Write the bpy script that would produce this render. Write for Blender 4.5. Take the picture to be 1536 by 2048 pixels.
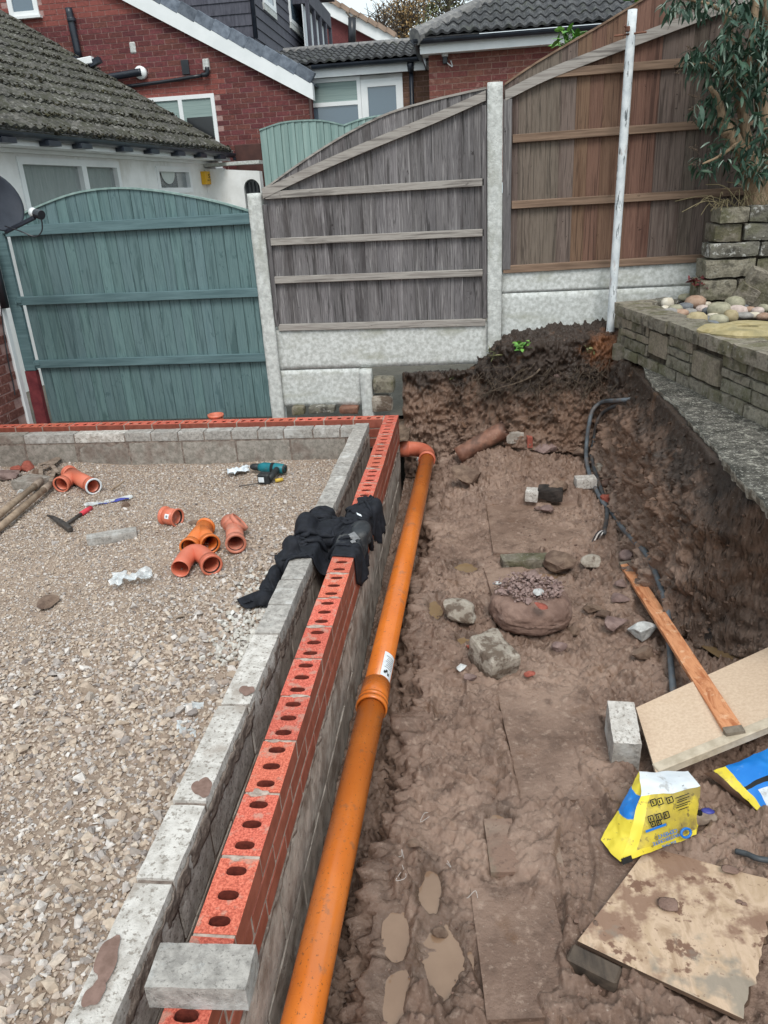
import bpy, bmesh, math, random
import numpy as np
from mathutils import Vector, Matrix, Quaternion

for o in list(bpy.data.objects):
    bpy.data.objects.remove(o, do_unlink=True)
scene = bpy.context.scene
COL = scene.collection
R = math.radians

# ------------------------------------------------------------------ camera
FPX = 1520.33
CAM = np.array([0.552324, -5.557044, 1.556389])
def cam_axes(yaw, pitch, roll):
    cy, sy, cp, sp = math.cos(yaw), math.sin(yaw), math.cos(pitch), math.sin(pitch)
    f = np.array([sy * cp, cy * cp, -sp]); r = np.array([cy, -sy, 0.0]); u = np.cross(r, f)
    c, s = math.cos(roll), math.sin(roll)
    return c * r + s * u, -s * r + c * u, f
AX, AU, AF = cam_axes(-0.126438578, 0.397472989, -0.0583047497)
cam_data = bpy.data.cameras.new('camera')
cam = bpy.data.objects.new('camera', cam_data)
COL.objects.link(cam)
cam_data.sensor_fit = 'VERTICAL'; cam_data.sensor_height = 24.0; cam_data.sensor_width = 18.0
cam_data.lens = 24.0 * FPX / 2048.0
cam_data.clip_start = 0.05; cam_data.clip_end = 2000
mw = Matrix.Identity(4)
for i in range(3):
    mw[i][0] = AX[i]; mw[i][1] = AU[i]; mw[i][2] = -AF[i]; mw[i][3] = CAM[i]
cam.matrix_world = mw
scene.camera = cam

# ------------------------------------------------------------------ sky, sun, exposure
SUN_EL, SUN_AZ = R(54), R(166)          # azimuth measured from +Y towards +X
world = bpy.data.worlds.new('World'); scene.world = world; world.use_nodes = True
wn = world.node_tree; wn.nodes.clear()
w_out = wn.nodes.new('ShaderNodeOutputWorld'); w_bg = wn.nodes.new('ShaderNodeBackground')
w_sky = wn.nodes.new('ShaderNodeTexSky'); w_sky.sky_type = 'NISHITA'; w_sky.sun_disc = False
w_sky.sun_elevation = SUN_EL; w_sky.sun_rotation = SUN_AZ
w_sky.air_density = 1.0; w_sky.dust_density = 4.0; w_sky.ozone_density = 1.0
w_hs = wn.nodes.new('ShaderNodeHueSaturation'); w_hs.inputs['Saturation'].default_value = 0.30
w_mix = wn.nodes.new('ShaderNodeMix'); w_mix.data_type = 'RGBA'
w_mix.inputs[0].default_value = 0.85
w_mix.inputs[7].default_value = (7.35, 8.45, 8.9, 1)     # an even sheet of high cloud
wn.links.new(w_sky.outputs[0], w_hs.inputs['Color'])
wn.links.new(w_hs.outputs[0], w_mix.inputs[6])
wn.links.new(w_mix.outputs[2], w_bg.inputs['Color'])
w_bg.inputs['Strength'].default_value = 0.10
wn.links.new(w_bg.outputs[0], w_out.inputs[0])
sun_d = bpy.data.lights.new('sun', 'SUN'); sun = bpy.data.objects.new('sun', sun_d); COL.objects.link(sun)
sun_d.energy = 1.5; sun_d.angle = R(24); sun_d.color = (1.0, 0.96, 0.90)
sd = Vector((math.sin(SUN_AZ) * math.cos(SUN_EL), math.cos(SUN_AZ) * math.cos(SUN_EL), math.sin(SUN_EL)))
sun.rotation_euler = sd.to_track_quat('Z', 'Y').to_euler()
sun.location = (0, -6, 12)
scene.view_settings.view_transform = 'Standard'; scene.view_settings.look = 'None'
scene.view_settings.exposure = 0.50; scene.view_settings.gamma = 1.0
scene.view_settings.use_curve_mapping = False
scene.render.engine = 'CYCLES'

# ------------------------------------------------------------------ pixel -> place (distance always comes from a real plane or the terrain)
def ray(px, py):
    return AX * (px - 768) / FPX + AU * (1024 - py) / FPX + AF
def atz(px, py, z):
    d = ray(px, py); return CAM + d * (z - CAM[2]) / d[2]
def aty(px, py, y):
    d = ray(px, py); return CAM + d * (y - CAM[1]) / d[1]
def atx(px, py, x):
    d = ray(px, py); return CAM + d * (x - CAM[0]) / d[0]

# ------------------------------------------------------------------ noise
def _hash(ix, iy, iz, seed):
    h = (ix * 374761393 + iy * 668265263 + iz * 2147483647 + seed * 974711) & 0xffffffff
    h = ((h ^ (h >> 13)) * 1274126177) & 0xffffffff
    h = ((h ^ (h >> 16)) * 2246822519) & 0xffffffff
    return ((h ^ (h >> 15)) & 0xffffff) / float(0xffffff) * 2 - 1
def vnoise(P, seed=0):
    P = np.asarray(P, float); i = np.floor(P).astype(np.int64); f = P - i
    f = f * f * f * (f * (f * 6 - 15) + 10)
    out = 0
    for dx in (0, 1):
        wx = f[:, 0] if dx else 1 - f[:, 0]
        for dy in (0, 1):
            wy = f[:, 1] if dy else 1 - f[:, 1]
            for dz in (0, 1):
                wz = f[:, 2] if dz else 1 - f[:, 2]
                out = out + wx * wy * wz * _hash(i[:, 0] + dx, i[:, 1] + dy, i[:, 2] + dz, seed)
    return out
def fbm(P, octaves=4, seed=0, gain=0.5, lac=2.03):
    P = np.asarray(P, float); s = 0; a = 1; n = 0
    for k in range(octaves):
        s = s + a * vnoise(P + k * 17.3, seed + k * 7); n += a; a *= gain; P = P * lac
    return s / n
def ridged(P, octaves=4, seed=0, gain=0.5):
    P = np.asarray(P, float); s = 0; a = 1; n = 0
    for k in range(octaves):
        s = s + a * (1 - 2 * np.abs(vnoise(P + k * 9.1, seed + k * 5))); n += a; a *= gain; P = P * 2.03
    return s / n
def sstep(a, b, x):
    t = np.clip((np.asarray(x, float) - a) / (b - a), 0, 1); return t * t * (3 - 2 * t)

# ------------------------------------------------------------------ objects
WM = {}
def new_obj(name, data, parent=None, M=None):
    o = bpy.data.objects.new(name, data); COL.objects.link(o)
    M = M if M is not None else Matrix.Identity(4)
    if parent is not None:
        o.parent = parent
        L = WM[parent.name].inverted() @ M
    else:
        L = M
    o.matrix_local = L
    WM[o.name] = M
    return o
def setm(me, mats):
    if mats is None: return
    if not isinstance(mats, (list, tuple)): mats = [mats]
    for m in mats: me.materials.append(m)
def mk_mesh(name, V, F, mats=None, smooth=False, mi=None):
    me = bpy.data.meshes.new(name)
    me.from_pydata([tuple(map(float, v)) for v in V], [], [tuple(int(i) for i in f) for f in F])
    setm(me, mats)
    if mi is not None: me.polygons.foreach_set('material_index', np.asarray(mi, np.int32))
    if smooth: me.polygons.foreach_set('use_smooth', np.ones(len(me.polygons), bool))
    me.update()
    return me
def fast_mesh(name, V, Q, mats=None, smooth=True):
    """large quad/tri meshes from numpy arrays"""
    V = np.asarray(V, np.float32); Q = np.asarray(Q, np.int32); k = Q.shape[1]
    me = bpy.data.meshes.new(name)
    me.vertices.add(len(V)); me.vertices.foreach_set('co', V.ravel())
    me.loops.add(Q.size); me.loops.foreach_set('vertex_index', Q.ravel())
    me.polygons.add(len(Q)); me.polygons.foreach_set('loop_start', np.arange(0, Q.size, k, dtype=np.int32))
    try: me.polygons.foreach_set('loop_total', np.full(len(Q), k, np.int32))
    except Exception: pass
    me.polygons.foreach_set('use_smooth', np.full(len(Q), smooth, bool))
    setm(me, mats); me.update(); me.validate()
    return me
def tag(o, label=None, cat=None, group=None, kind=None):
    if label: o['label'] = label
    if cat: o['category'] = cat
    if group: o['group'] = group
    if kind: o['kind'] = kind
    return o
def thing(name, loc, label, cat, group=None):
    o = new_obj(name, None, None, Matrix.Translation(Vector([float(a) for a in loc])))
    o.empty_display_size = 0.05
    return tag(o, label, cat, group)
def part(name, me, parent=None, M=None):
    return new_obj(name, me, parent, M)
def solo(name, me, label, cat, group=None, M=None):
    return tag(new_obj(name, me, None, M), label, cat, group)
def struct(name, me, parent=None):
    o = new_obj(name, me, parent)
    if parent is None: o['kind'] = 'structure'
    return o
def T(x, y, z): return Matrix.Translation(Vector((float(x), float(y), float(z))))
def RZ(a): return Matrix.Rotation(a, 4, 'Z')
def frame(o, x, y, z):
    """matrix from origin and three axes"""
    m = Matrix.Identity(4)
    for i in range(3):
        m[i][0] = float(x[i]); m[i][1] = float(y[i]); m[i][2] = float(z[i]); m[i][3] = float(o[i])
    return m
def nrm(v):
    v = np.asarray(v, float); return v / np.linalg.norm(v)

class MB:
    def __init__(s): s.V = []; s.F = []; s.MI = []
    def add(s, V, F, mi=0, M=None):
        b = len(s.V)
        if M is not None: V = [tuple(M @ Vector([float(c) for c in v])) for v in V]
        s.V += [tuple(map(float, v)) for v in V]
        s.F += [tuple(b + i for i in f) for f in F]; s.MI += [mi] * len(F)
        return s
    def box(s, c, d, M=None, mi=0, ch=0.0):
        V, F = cbox(d, ch); V = [(v[0] + c[0], v[1] + c[1], v[2] + c[2]) for v in V]
        return s.add(V, F, mi, M)
    def span(s, a, b, mi=0, ch=0.0, M=None):
        c = [(a[i] + b[i]) / 2 for i in range(3)]; d = [abs(b[i] - a[i]) for i in range(3)]
        return s.box(c, d, M, mi, ch)
    def bar(s, a, b, w, h, up=(0, 0, 1), mi=0, ch=0.0):
        a = np.asarray(a, float); b = np.asarray(b, float); x = nrm(b - a)
        y = np.cross(np.asarray(up, float), x)
        if np.linalg.norm(y) < 1e-5: y = np.cross((0, 1, 0), x)
        y = nrm(y); z = np.cross(x, y)
        return s.box((0, 0, 0), (np.linalg.norm(b - a), w, h), frame((a + b) / 2, x, y, z), mi, ch)
    def tube(s, pts, r, n=12, mi=0, cap=True):
        V, F = tube_geo(pts, r, n, cap); return s.add(V, F, mi)
    def mesh(s, name, mats=None, smooth=False): return mk_mesh(name, s.V, s.F, mats, smooth, s.MI)
    def part(s, name, mats, parent=None, smooth=False): return part(name, s.mesh(name, mats, smooth), parent)

def cbox(d, ch=0.0):
    x, y, z = d[0] / 2, d[1] / 2, d[2] / 2
    if ch <= 0:
        V = [(-x, -y, -z), (x, -y, -z), (x, y, -z), (-x, y, -z), (-x, -y, z), (x, -y, z), (x, y, z), (-x, y, z)]
        F = [(0, 3, 2, 1), (4, 5, 6, 7), (0, 1, 5, 4), (1, 2, 6, 5), (2, 3, 7, 6), (3, 0, 4, 7)]
        return V, F
    c = min(ch, x * .9, y * .9, z * .9)
    V = []; idx = {}
    for sx in (-1, 1):
        for sy in (-1, 1):
            for sz in (-1, 1):
                for a in range(3):
                    e = [x, y, z]; p = [sx * (e[0] - c), sy * (e[1] - c), sz * (e[2] - c)]
                    p[a] = (sx, sy, sz)[a] * e[a]
                    idx[(sx, sy, sz, a)] = len(V); V.append(tuple(p))
    F = []
    S = (-1, 1)
    for a in range(3):
        b, d2 = (a + 1) % 3, (a + 2) % 3
        for s in S:
            loop = []
            for (sb, sc) in ((-1, -1), (1, -1), (1, 1), (-1, 1)):
                k = [0, 0, 0]; k[a] = s; k[b] = sb; k[d2] = sc
                loop.append(idx[(k[0], k[1], k[2], a)])
            F.append(tuple(loop if s > 0 else loop[::-1]))
    for a in range(3):                        # edges running along axis a
        b, d2 = (a + 1) % 3, (a + 2) % 3
        for sb in S:
            for sc in S:
                k0 = [0, 0, 0]; k0[a] = -1; k0[b] = sb; k0[d2] = sc
                k1 = list(k0); k1[a] = 1
                q = [idx[(*k0, b)], idx[(*k1, b)], idx[(*k1, d2)], idx[(*k0, d2)]]
                F.append(tuple(q if sb * sc > 0 else q[::-1]))
    for sx in S:
        for sy in S:
            for sz in S:
                q = [idx[(sx, sy, sz, 0)], idx[(sx, sy, sz, 1)], idx[(sx, sy, sz, 2)]]
                F.append(tuple(q if sx * sy * sz > 0 else q[::-1]))
    return V, F

def tube_frames(pts):
    P = np.asarray(pts, float); n = len(P); Tn = np.zeros_like(P)
    Tn[1:-1] = P[2:] - P[:-2]; Tn[0] = P[1] - P[0]; Tn[-1] = P[-1] - P[-2]
    Tn /= np.linalg.norm(Tn, axis=1)[:, None]
    a = np.array([0, 0, 1.0]) if abs(Tn[0][2]) < .9 else np.array([1.0, 0, 0])
    u = nrm(np.cross(a, Tn[0])); U = [u]
    for i in range(1, n):
        u = u - Tn[i] * (u @ Tn[i]); u = nrm(u); U.append(u)
    U = np.array(U); W = np.cross(Tn, U)
    return P, Tn, U, W
def tube_geo(pts, r, n=12, cap=True):
    P, Tn, U, W = tube_frames(pts); m = len(P)
    r = np.full(m, r) if np.isscalar(r) else np.asarray(r, float)
    V = []; F = []
    for i in range(m):
        for k in range(n):
            a = 2 * math.pi * k / n
            V.append(tuple(P[i] + r[i] * (math.cos(a) * U[i] + math.sin(a) * W[i])))
    for i in range(m - 1):
        for k in range(n):
            k2 = (k + 1) % n
            F.append((i * n + k, i * n + k2, (i + 1) * n + k2, (i + 1) * n + k))
    if cap:
        F.append(tuple(range(n - 1, -1, -1))); F.append(tuple((m - 1) * n + k for k in range(n)))
    return V, F
def smooth_path(pts, k=6):
    P = np.asarray(pts, float); out = []
    Q = np.vstack([2 * P[0] - P[1], P, 2 * P[-1] - P[-2]])
    for i in range(1, len(Q) - 2):
        p0, p1, p2, p3 = Q[i - 1], Q[i], Q[i + 1], Q[i + 2]
        for t in np.linspace(0, 1, k, endpoint=False):
            out.append(.5 * ((2 * p1) + (-p0 + p2) * t + (2 * p0 - 5 * p1 + 4 * p2 - p3) * t ** 2 + (-p0 + 3 * p1 - 3 * p2 + p3) * t ** 3))
    out.append(P[-1]); return np.array(out)
def grid_quads(nu, nv):
    i = np.arange(nu - 1)[:, None]; j = np.arange(nv - 1)[None, :]
    a = (i * nv + j); return np.stack([a, a + nv, a + nv + 1, a + 1], -1).reshape(-1, 4)
def shade_by(o_me, on=True):
    o_me.polygons.foreach_set('use_smooth', np.full(len(o_me.polygons), on, bool))

_ico = {}
def ico(sub):
    if sub not in _ico:
        bm = bmesh.new(); bmesh.ops.create_icosphere(bm, subdivisions=sub, radius=1.0)
        bm.verts.ensure_lookup_table()
        _ico[sub] = (np.array([v.co[:] for v in bm.verts]), [tuple(v.index for v in f.verts) for f in bm.faces]); bm.free()
    return _ico[sub]
def rock_geo(seed, size, sub=2, cuts=9, rough=.07, fine=.05):
    cuts = int(cuts * 1.6)
    """angular stone: a sphere trimmed by random planes, then roughened"""
    rng = np.random.RandomState(seed); V, F = ico(sub); V = V.copy()
    for _ in range(cuts):
        n = nrm(rng.normal(size=3)); d = rng.uniform(.42, .8)
        s = V @ n; over = np.clip(s - d, 0, None); V -= over[:, None] * n * .92
    V *= (1 + rough * fbm(V * 1.6 + seed, 3, seed) + fine * fbm(V * 6 + seed, 2, seed + 3))[:, None]
    e = np.abs(V).max(0); V = V / e * (np.asarray(size, float) / 2)
    return V, F
def cobble_geo(seed, size, sub=2):
    rng = np.random.RandomState(seed); V, F = ico(sub); V = V.copy()
    V *= (1 + .16 * fbm(V * .9 + seed, 2, seed))[:, None]
    V = np.sign(V) * np.abs(V) ** rng.uniform(.8, 1.05)
    e = np.abs(V).max(0); return V / e * (np.asarray(size, float) / 2), F
def rough_box_geo(d, seed, n=(6, 3, 3), amp=.008, freq=9, rnd=.25):
    """subdivided box with worn edges and an uneven face"""
    bm = bmesh.new(); V = {}; L = []
    def vid(i, j, k):
        if (i, j, k) not in V:
            V[(i, j, k)] = len(L); L.append((i / n[0] - .5, j / n[1] - .5, k / n[2] - .5))
        return V[(i, j, k)]
    F = []
    for i in range(n[0]):
        for j in range(n[1]):
            F.append((vid(i, j, 0), vid(i, j + 1, 0), vid(i + 1, j + 1, 0), vid(i + 1, j, 0)))
            F.append((vid(i, j, n[2]), vid(i + 1, j, n[2]), vid(i + 1, j + 1, n[2]), vid(i, j + 1, n[2])))
    for i in range(n[0]):
        for k in range(n[2]):
            F.append((vid(i, 0, k), vid(i + 1, 0, k), vid(i + 1, 0, k + 1), vid(i, 0, k + 1)))
            F.append((vid(i, n[1], k), vid(i, n[1], k + 1), vid(i + 1, n[1], k + 1), vid(i + 1, n[1], k)))
    for j in range(n[1]):
        for k in range(n[2]):
            F.append((vid(0, j, k), vid(0, j, k + 1), vid(0, j + 1, k + 1), vid(0, j + 1, k)))
            F.append((vid(n[0], j, k), vid(n[0], j + 1, k), vid(n[0], j + 1, k + 1), vid(n[0], j, k + 1)))
    bm.free()
    P = np.array(L) * np.asarray(d, float)
    # round the edges a little
    h = np.asarray(d, float) / 2; c = min(h) * rnd
    inner = np.clip(P, -(h - c), h - c); dv = P - inner; ln = np.linalg.norm(dv, axis=1)
    m = ln > 1e-9; P[m] = inner[m] + dv[m] / ln[m][:, None] * np.minimum(ln[m], c)[:, None]
    nn = np.stack([fbm(P * freq + seed * 3.1 + q * 50, 3, seed + q) for q in range(3)], 1)
    return P + nn * amp, F

def text_mesh(body, size, mat, M, extr=0.0006, align='CENTER', sx=1.0):
    cu = bpy.data.curves.new('lettering', 'FONT'); cu.body = body; cu.size = size; cu.extrude = extr
    cu.align_x = align; cu.align_y = 'CENTER'; cu.resolution_u = 2
    ob = bpy.data.objects.new('lettering_tmp', cu); COL.objects.link(ob)
    dg = bpy.context.evaluated_depsgraph_get(); dg.update()
    me = bpy.data.meshes.new_from_object(ob.evaluated_get(dg))
    bpy.data.objects.remove(ob, do_unlink=True); bpy.data.curves.remove(cu)
    me.transform(M @ Matrix.Diagonal((sx, 1, 1, 1)))
    me.materials.clear(); me.materials.append(mat); me.name = 'lettering'
    return me
def remesh(V, F, voxel):
    me = mk_mesh('tmp', V, F); ob = bpy.data.objects.new('tmp', me); COL.objects.link(ob)
    md = ob.modifiers.new('r', 'REMESH'); md.mode = 'VOXEL'; md.voxel_size = voxel
    dg = bpy.context.evaluated_depsgraph_get(); dg.update()
    m2 = bpy.data.meshes.new_from_object(ob.evaluated_get(dg))
    bpy.data.objects.remove(ob, do_unlink=True); bpy.data.meshes.remove(me)
    return m2
def mesh_np(me):
    V = np.zeros(len(me.vertices) * 3); me.vertices.foreach_get('co', V); N = np.zeros(len(me.vertices) * 3)
    me.vertex_normals.foreach_get('vector', N)
    return V.reshape(-1, 3), N.reshape(-1, 3)

# ------------------------------------------------------------------ materials
def S(r, g, b):
    f = lambda c: (c / 12.92 if c <= .04045 else ((c + .055) / 1.055) ** 2.4)
    return (f(r / 255), f(g / 255), f(b / 255), 1.0)
def mat(name, ramp, scale=(8, 8, 8), detail=5, nrough=.6, rough=.8, rough2=None, bump=.25, bdist=.004, bscale=None,
        rand=0.0, hue=0.0, layers=(), spec=.35, lo=.37, hi=.63, coat=0, alpha=None, trans=0, objspace=False, dist=0.0, rnd_shift=0.0):
    m = bpy.data.materials.new(name); m.use_nodes = True; nt = m.node_tree; N = nt.nodes; L = nt.links
    b = N['Principled BSDF']; b.inputs['Specular IOR Level'].default_value = spec
    if coat: b.inputs['Coat Weight'].default_value = coat; b.inputs['Coat Roughness'].default_value = .1
    if trans: b.inputs['Transmission Weight'].default_value = trans
    geo = N.new('ShaderNodeNewGeometry'); tc = N.new('ShaderNodeTexCoord'); oi = N.new('ShaderNodeObjectInfo')
    base = tc.outputs['Object'] if objspace else geo.outputs['Position']
    if rnd_shift:
        vm = N.new('ShaderNodeVectorMath'); vm.operation = 'SCALE'; vm.inputs[0].default_value = (31, 17, 23)
        L.new(oi.outputs['Random'], vm.inputs['Scale'])
        va = N.new('ShaderNodeVectorMath'); va.operation = 'ADD'; L.new(base, va.inputs[0]); L.new(vm.outputs[0], va.inputs[1]); base = va.outputs[0]
    def noise(sc, det, rg, distort=0.0):
        mp = N.new('ShaderNodeMapping'); mp.inputs['Scale'].default_value = sc if not np.isscalar(sc) else (sc, sc, sc)
        L.new(base, mp.inputs[0]); t = N.new('ShaderNodeTexNoise'); t.inputs['Scale'].default_value = 1.0
        t.inputs['Detail'].default_value = det; t.inputs['Roughness'].default_value = rg; t.inputs['Distortion'].default_value = distort
        L.new(mp.outputs[0], t.inputs['Vector']); return t.outputs['Fac']
    n1 = noise(scale, detail, nrough, dist)
    mr = N.new('ShaderNodeMapRange'); mr.inputs[1].default_value = lo; mr.inputs[2].default_value = hi; L.new(n1, mr.inputs[0])
    cr = N.new('ShaderNodeValToRGB'); e = cr.color_ramp.elements
    cols = ramp if isinstance(ramp[0], (tuple, list)) else [ramp]
    if len(cols) == 1: cols = [cols[0], cols[0]]
    while len(e) < len(cols): e.new(.5)
    for i, c in enumerate(cols):
        e[i].position = i / (len(cols) - 1); e[i].color = c
    L.new(mr.outputs[0], cr.inputs[0]); col = cr.outputs[0]
    for ly in layers:          # (scale, lo, hi, colour, amount)
        t = noise(ly[0], 5, .62); r2 = N.new('ShaderNodeMapRange'); r2.inputs[1].default_value = ly[1] - .035; r2.inputs[2].default_value = ly[2] - .045
        r2.inputs[4].default_value = ly[4]; L.new(t, r2.inputs[0])
        mx = N.new('ShaderNodeMix'); mx.data_type = 'RGBA'; L.new(r2.outputs[0], mx.inputs[0]); L.new(col, mx.inputs[6]); mx.inputs[7].default_value = ly[3]; col = mx.outputs[2]
    if rand or hue:
        hs = N.new('ShaderNodeHueSaturation'); mv = N.new('ShaderNodeMapRange')
        mv.inputs[3].default_value = 1 - rand; mv.inputs[4].default_value = 1 + rand; L.new(oi.outputs['Random'], mv.inputs[0]); L.new(mv.outputs[0], hs.inputs['Value'])
        if hue:
            mm = N.new('ShaderNodeMath'); mm.operation = 'MULTIPLY'; mm.inputs[1].default_value = 7.31; L.new(oi.outputs['Random'], mm.inputs[0])
            fr = N.new('ShaderNodeMath'); fr.operation = 'FRACT'; L.new(mm.outputs[0], fr.inputs[0])
            mh = N.new('ShaderNodeMapRange'); mh.inputs[3].default_value = .5 - hue; mh.inputs[4].default_value = .5 + hue; L.new(fr.outputs[0], mh.inputs[0]); L.new(mh.outputs[0], hs.inputs['Hue'])
        L.new(col, hs.inputs['Color']); col = hs.outputs[0]
    L.new(col, b.inputs['Base Color'])
    if rough2 is not None:
        rr = N.new('ShaderNodeMapRange'); rr.inputs[1].default_value = .35; rr.inputs[2].default_value = .65
        rr.inputs[3].default_value = rough; rr.inputs[4].default_value = rough2
        L.new(noise([c * .6 for c in scale] if not np.isscalar(scale) else scale * .6, 4, .6), rr.inputs[0]); L.new(rr.outputs[0], b.inputs['Roughness'])
    else: b.inputs['Roughness'].default_value = rough
    if bump:
        t = noise(bscale if bscale is not None else scale, 8, .65) if bscale is not None else n1
        bp = N.new('ShaderNodeBump'); bp.inputs['Strength'].default_value = bump; bp.inputs['Distance'].default_value = bdist
        L.new(t, bp.inputs['Height']); L.new(bp.outputs[0], b.inputs['Normal'])
    if alpha is not None: b.inputs['Alpha'].default_value = alpha
    m.diffuse_color = cols[0]
    return m
# ------------------------------------------------------------------ material library
M = {}
M['brick_red'] = mat('red_brick', [S(170, 78, 62), S(206, 104, 84), S(222, 124, 102)], scale=170, bump=.9, bdist=.004, bscale=260, rough=.85, rand=.12, hue=.003,
                     layers=[(24, .58, .68, S(182, 150, 134), .6), (300, .66, .72, S(120, 58, 46), .7)], rnd_shift=1)
M['brick_hole'] = mat('brick_hole_shade', [S(98, 42, 34), S(126, 58, 46)], scale=60, bump=.5, bscale=120, rough=.9)  # darker than the brick: the shade inside the holes is put into the colour
M['brick_face'] = mat('smooth_brick_face', [S(136, 74, 60), S(158, 90, 74)], scale=20, bump=.15, bdist=.001, bscale=90, rough=.55, rand=.08, rnd_shift=1,
                      layers=[(14, .64, .74, S(140, 100, 85), .35)])
M['mortar'] = mat('grey_mortar', [S(150, 134, 124), S(186, 168, 156)], scale=50, bump=.5, bscale=120, rough=.95)
M['mortar_dark'] = mat('wet_mortar', [S(108, 94, 86), S(152, 138, 128)], scale=30, bump=1.0, bdist=.012, bscale=70, rough=.8)
M['block'] = mat('concrete_block', [S(128, 122, 114), S(160, 152, 144)], scale=30, bump=.9, bdist=.004, bscale=160, rough=.95, rand=.07, rnd_shift=1,
                 layers=[(5, .55, .68, S(112, 90, 80), .5), (90, .62, .7, S(92, 84, 76), .6)])
M['block_pale'] = mat('limed_block', [S(180, 173, 166), S(214, 208, 202)], scale=26, bump=1.0, bdist=.005, bscale=170, rough=.95, rand=.05, rnd_shift=1,
                      layers=[(80, .58, .66, S(128, 118, 108), .75), (7, .60, .70, S(160, 148, 138), .75)])
M['block_grey'] = mat('grey_concrete_brick', [S(144, 139, 134), S(180, 174, 168)], scale=40, bump=.9, bdist=.004, bscale=170, rough=.95, rand=.08, rnd_shift=1,
                      layers=[(90, .6, .68, S(100, 96, 92), .6), (9, .58, .7, S(205, 203, 200), .6)])
M['block_dark'] = mat('damp_block_face', [S(156, 147, 138), S(194, 184, 174)], scale=14, bump=1, bdist=.006, bscale=90, rough=.85, rand=.06, rnd_shift=1,
                      layers=[(6, .54, .68, S(116, 100, 88), .7), (30, .64, .72, S(90, 78, 68), .6)])
M['mortar_pat'] = mat('brown_mortar_smear', [S(112, 88, 78), S(134, 108, 98)], scale=40, bump=.3, bscale=90, rough=.7)
M['pipe'] = mat('orange_pvc', [S(208, 112, 42), S(220, 124, 50)], scale=4, bump=.05, bdist=.001, bscale=40, rough=.22, rough2=.32, spec=.5,
                layers=[((9, 2, 9), .58, .70, S(186, 112, 66), .45), (90, .66, .70, S(110, 74, 52), .7), (14, .64, .70, S(150, 104, 76), .5)])
M['fitting'] = mat('terracotta_pvc', [S(196, 104, 80), S(210, 120, 94)], scale=5, bump=.05, bscale=60, rough=.38, spec=.5, rand=.05, layers=[(16, .60, .74, S(190, 130, 110), .45)])
M['fitting_or'] = mat('bright_orange_pvc', [S(208, 110, 48), S(218, 122, 58)], scale=5, bump=.04, bscale=60, rough=.35, spec=.5, layers=[(16, .62, .76, S(190, 130, 90), .4)])
M['fitting_dull'] = mat('dusty_terracotta_pvc', [S(190, 112, 90), S(202, 128, 106)], scale=8, bump=.05, bscale=60, rough=.5, spec=.4, layers=[(20, .55, .72, S(190, 150, 132), .5)])
M['rubber'] = mat('black_rubber', [S(30, 28, 28)], bump=.05, rough=.6)
M['teal'] = mat('teal_paint', [S(76, 99, 101), S(101, 125, 127), S(88, 112, 115)], scale=(34, 34, 2.2), dist=.8, bump=.35, bdist=.003, bscale=(90, 90, 5), rough=.7, rand=.09, hue=.012, rnd_shift=1,
                layers=[((22, 22, 14), .66, .74, S(60, 86, 88), .6), ((60, 60, 3), .64, .74, S(112, 142, 142), .35)])
M['teal_rail'] = mat('teal_paint_rail', [S(78, 102, 106), S(98, 123, 127)], scale=(3, 40, 40), bump=.35, bdist=.003, bscale=(6, 120, 120), rough=.7, rnd_shift=1)
M['teal_pale'] = mat('faded_teal_paint', [S(122, 146, 142), S(146, 168, 163)], scale=(24, 24, 1.2), bump=.3, bscale=(60, 60, 3), rough=.75, rand=.08, rnd_shift=1)
M['wood_grey'] = mat('weathered_grey_timber', [S(74, 71, 71), S(122, 118, 119), S(98, 94, 95), S(142, 138, 138)], scale=(46, 46, 2.0), dist=1.2, bump=.6, bdist=.004, bscale=(120, 120, 5), rough=.9, rand=.24, hue=.02, rnd_shift=1,
                     layers=[((9, 9, 1.1), .56, .70, S(58, 52, 52), .65), ((26, 26, 18), .70, .76, S(48, 42, 42), .8)])
M['wood_brown'] = mat('brown_weathered_timber', [S(78, 68, 62), S(114, 101, 93), S(94, 82, 75)], scale=(46, 46, 1.8), dist=1.2, bump=.6, bdist=.004, bscale=(120, 120, 5), rough=.88, rand=.15, hue=.015, rnd_shift=1,
                      layers=[((9, 9, 1.0), .58, .72, S(66, 52, 45), .6), ((26, 26, 18), .70, .76, S(46, 36, 30), .8)])
M['wood_red'] = mat('rust_brown_timber', [S(84, 63, 52), S(122, 94, 78), S(102, 77, 63)], scale=(46, 46, 1.6), dist=1.0, bump=.55, bdist=.004, bscale=(120, 120, 5), rough=.85, rand=.10, hue=.012, rnd_shift=1,
                    layers=[((9, 9, 1.0), .60, .74, S(78, 50, 38), .6), ((26, 26, 18), .71, .76, S(46, 30, 24), .8)])
M['rail_grey'] = mat('grey_timber_rail', [S(116, 110, 106), S(164, 158, 152), S(138, 131, 126)], scale=(2.5, 50, 50), bump=.5, bdist=.003, bscale=(5, 140, 140), rough=.9, rnd_shift=1,
                     layers=[((18, 30, 30), .68, .76, S(74, 66, 62), .7)])
M['rail_brown'] = mat('brown_timber_rail', [S(106, 86, 72), S(142, 118, 100)], scale=(2.5, 50, 50), bump=.5, bdist=.003, bscale=(5, 140, 140), rough=.88, rnd_shift=1,
                      layers=[((18, 30, 30), .68, .76, S(66, 52, 44), .7)])
M['conc_post'] = mat('pale_cast_concrete', [S(180, 182, 179), S(212, 214, 211)], scale=30, bump=1.0, bdist=.006, bscale=70, rough=.95,
                     layers=[((5, 5, 2), .58, .74, S(150, 150, 138), .6), (120, .64, .7, S(130, 128, 122), .6)])
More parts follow.
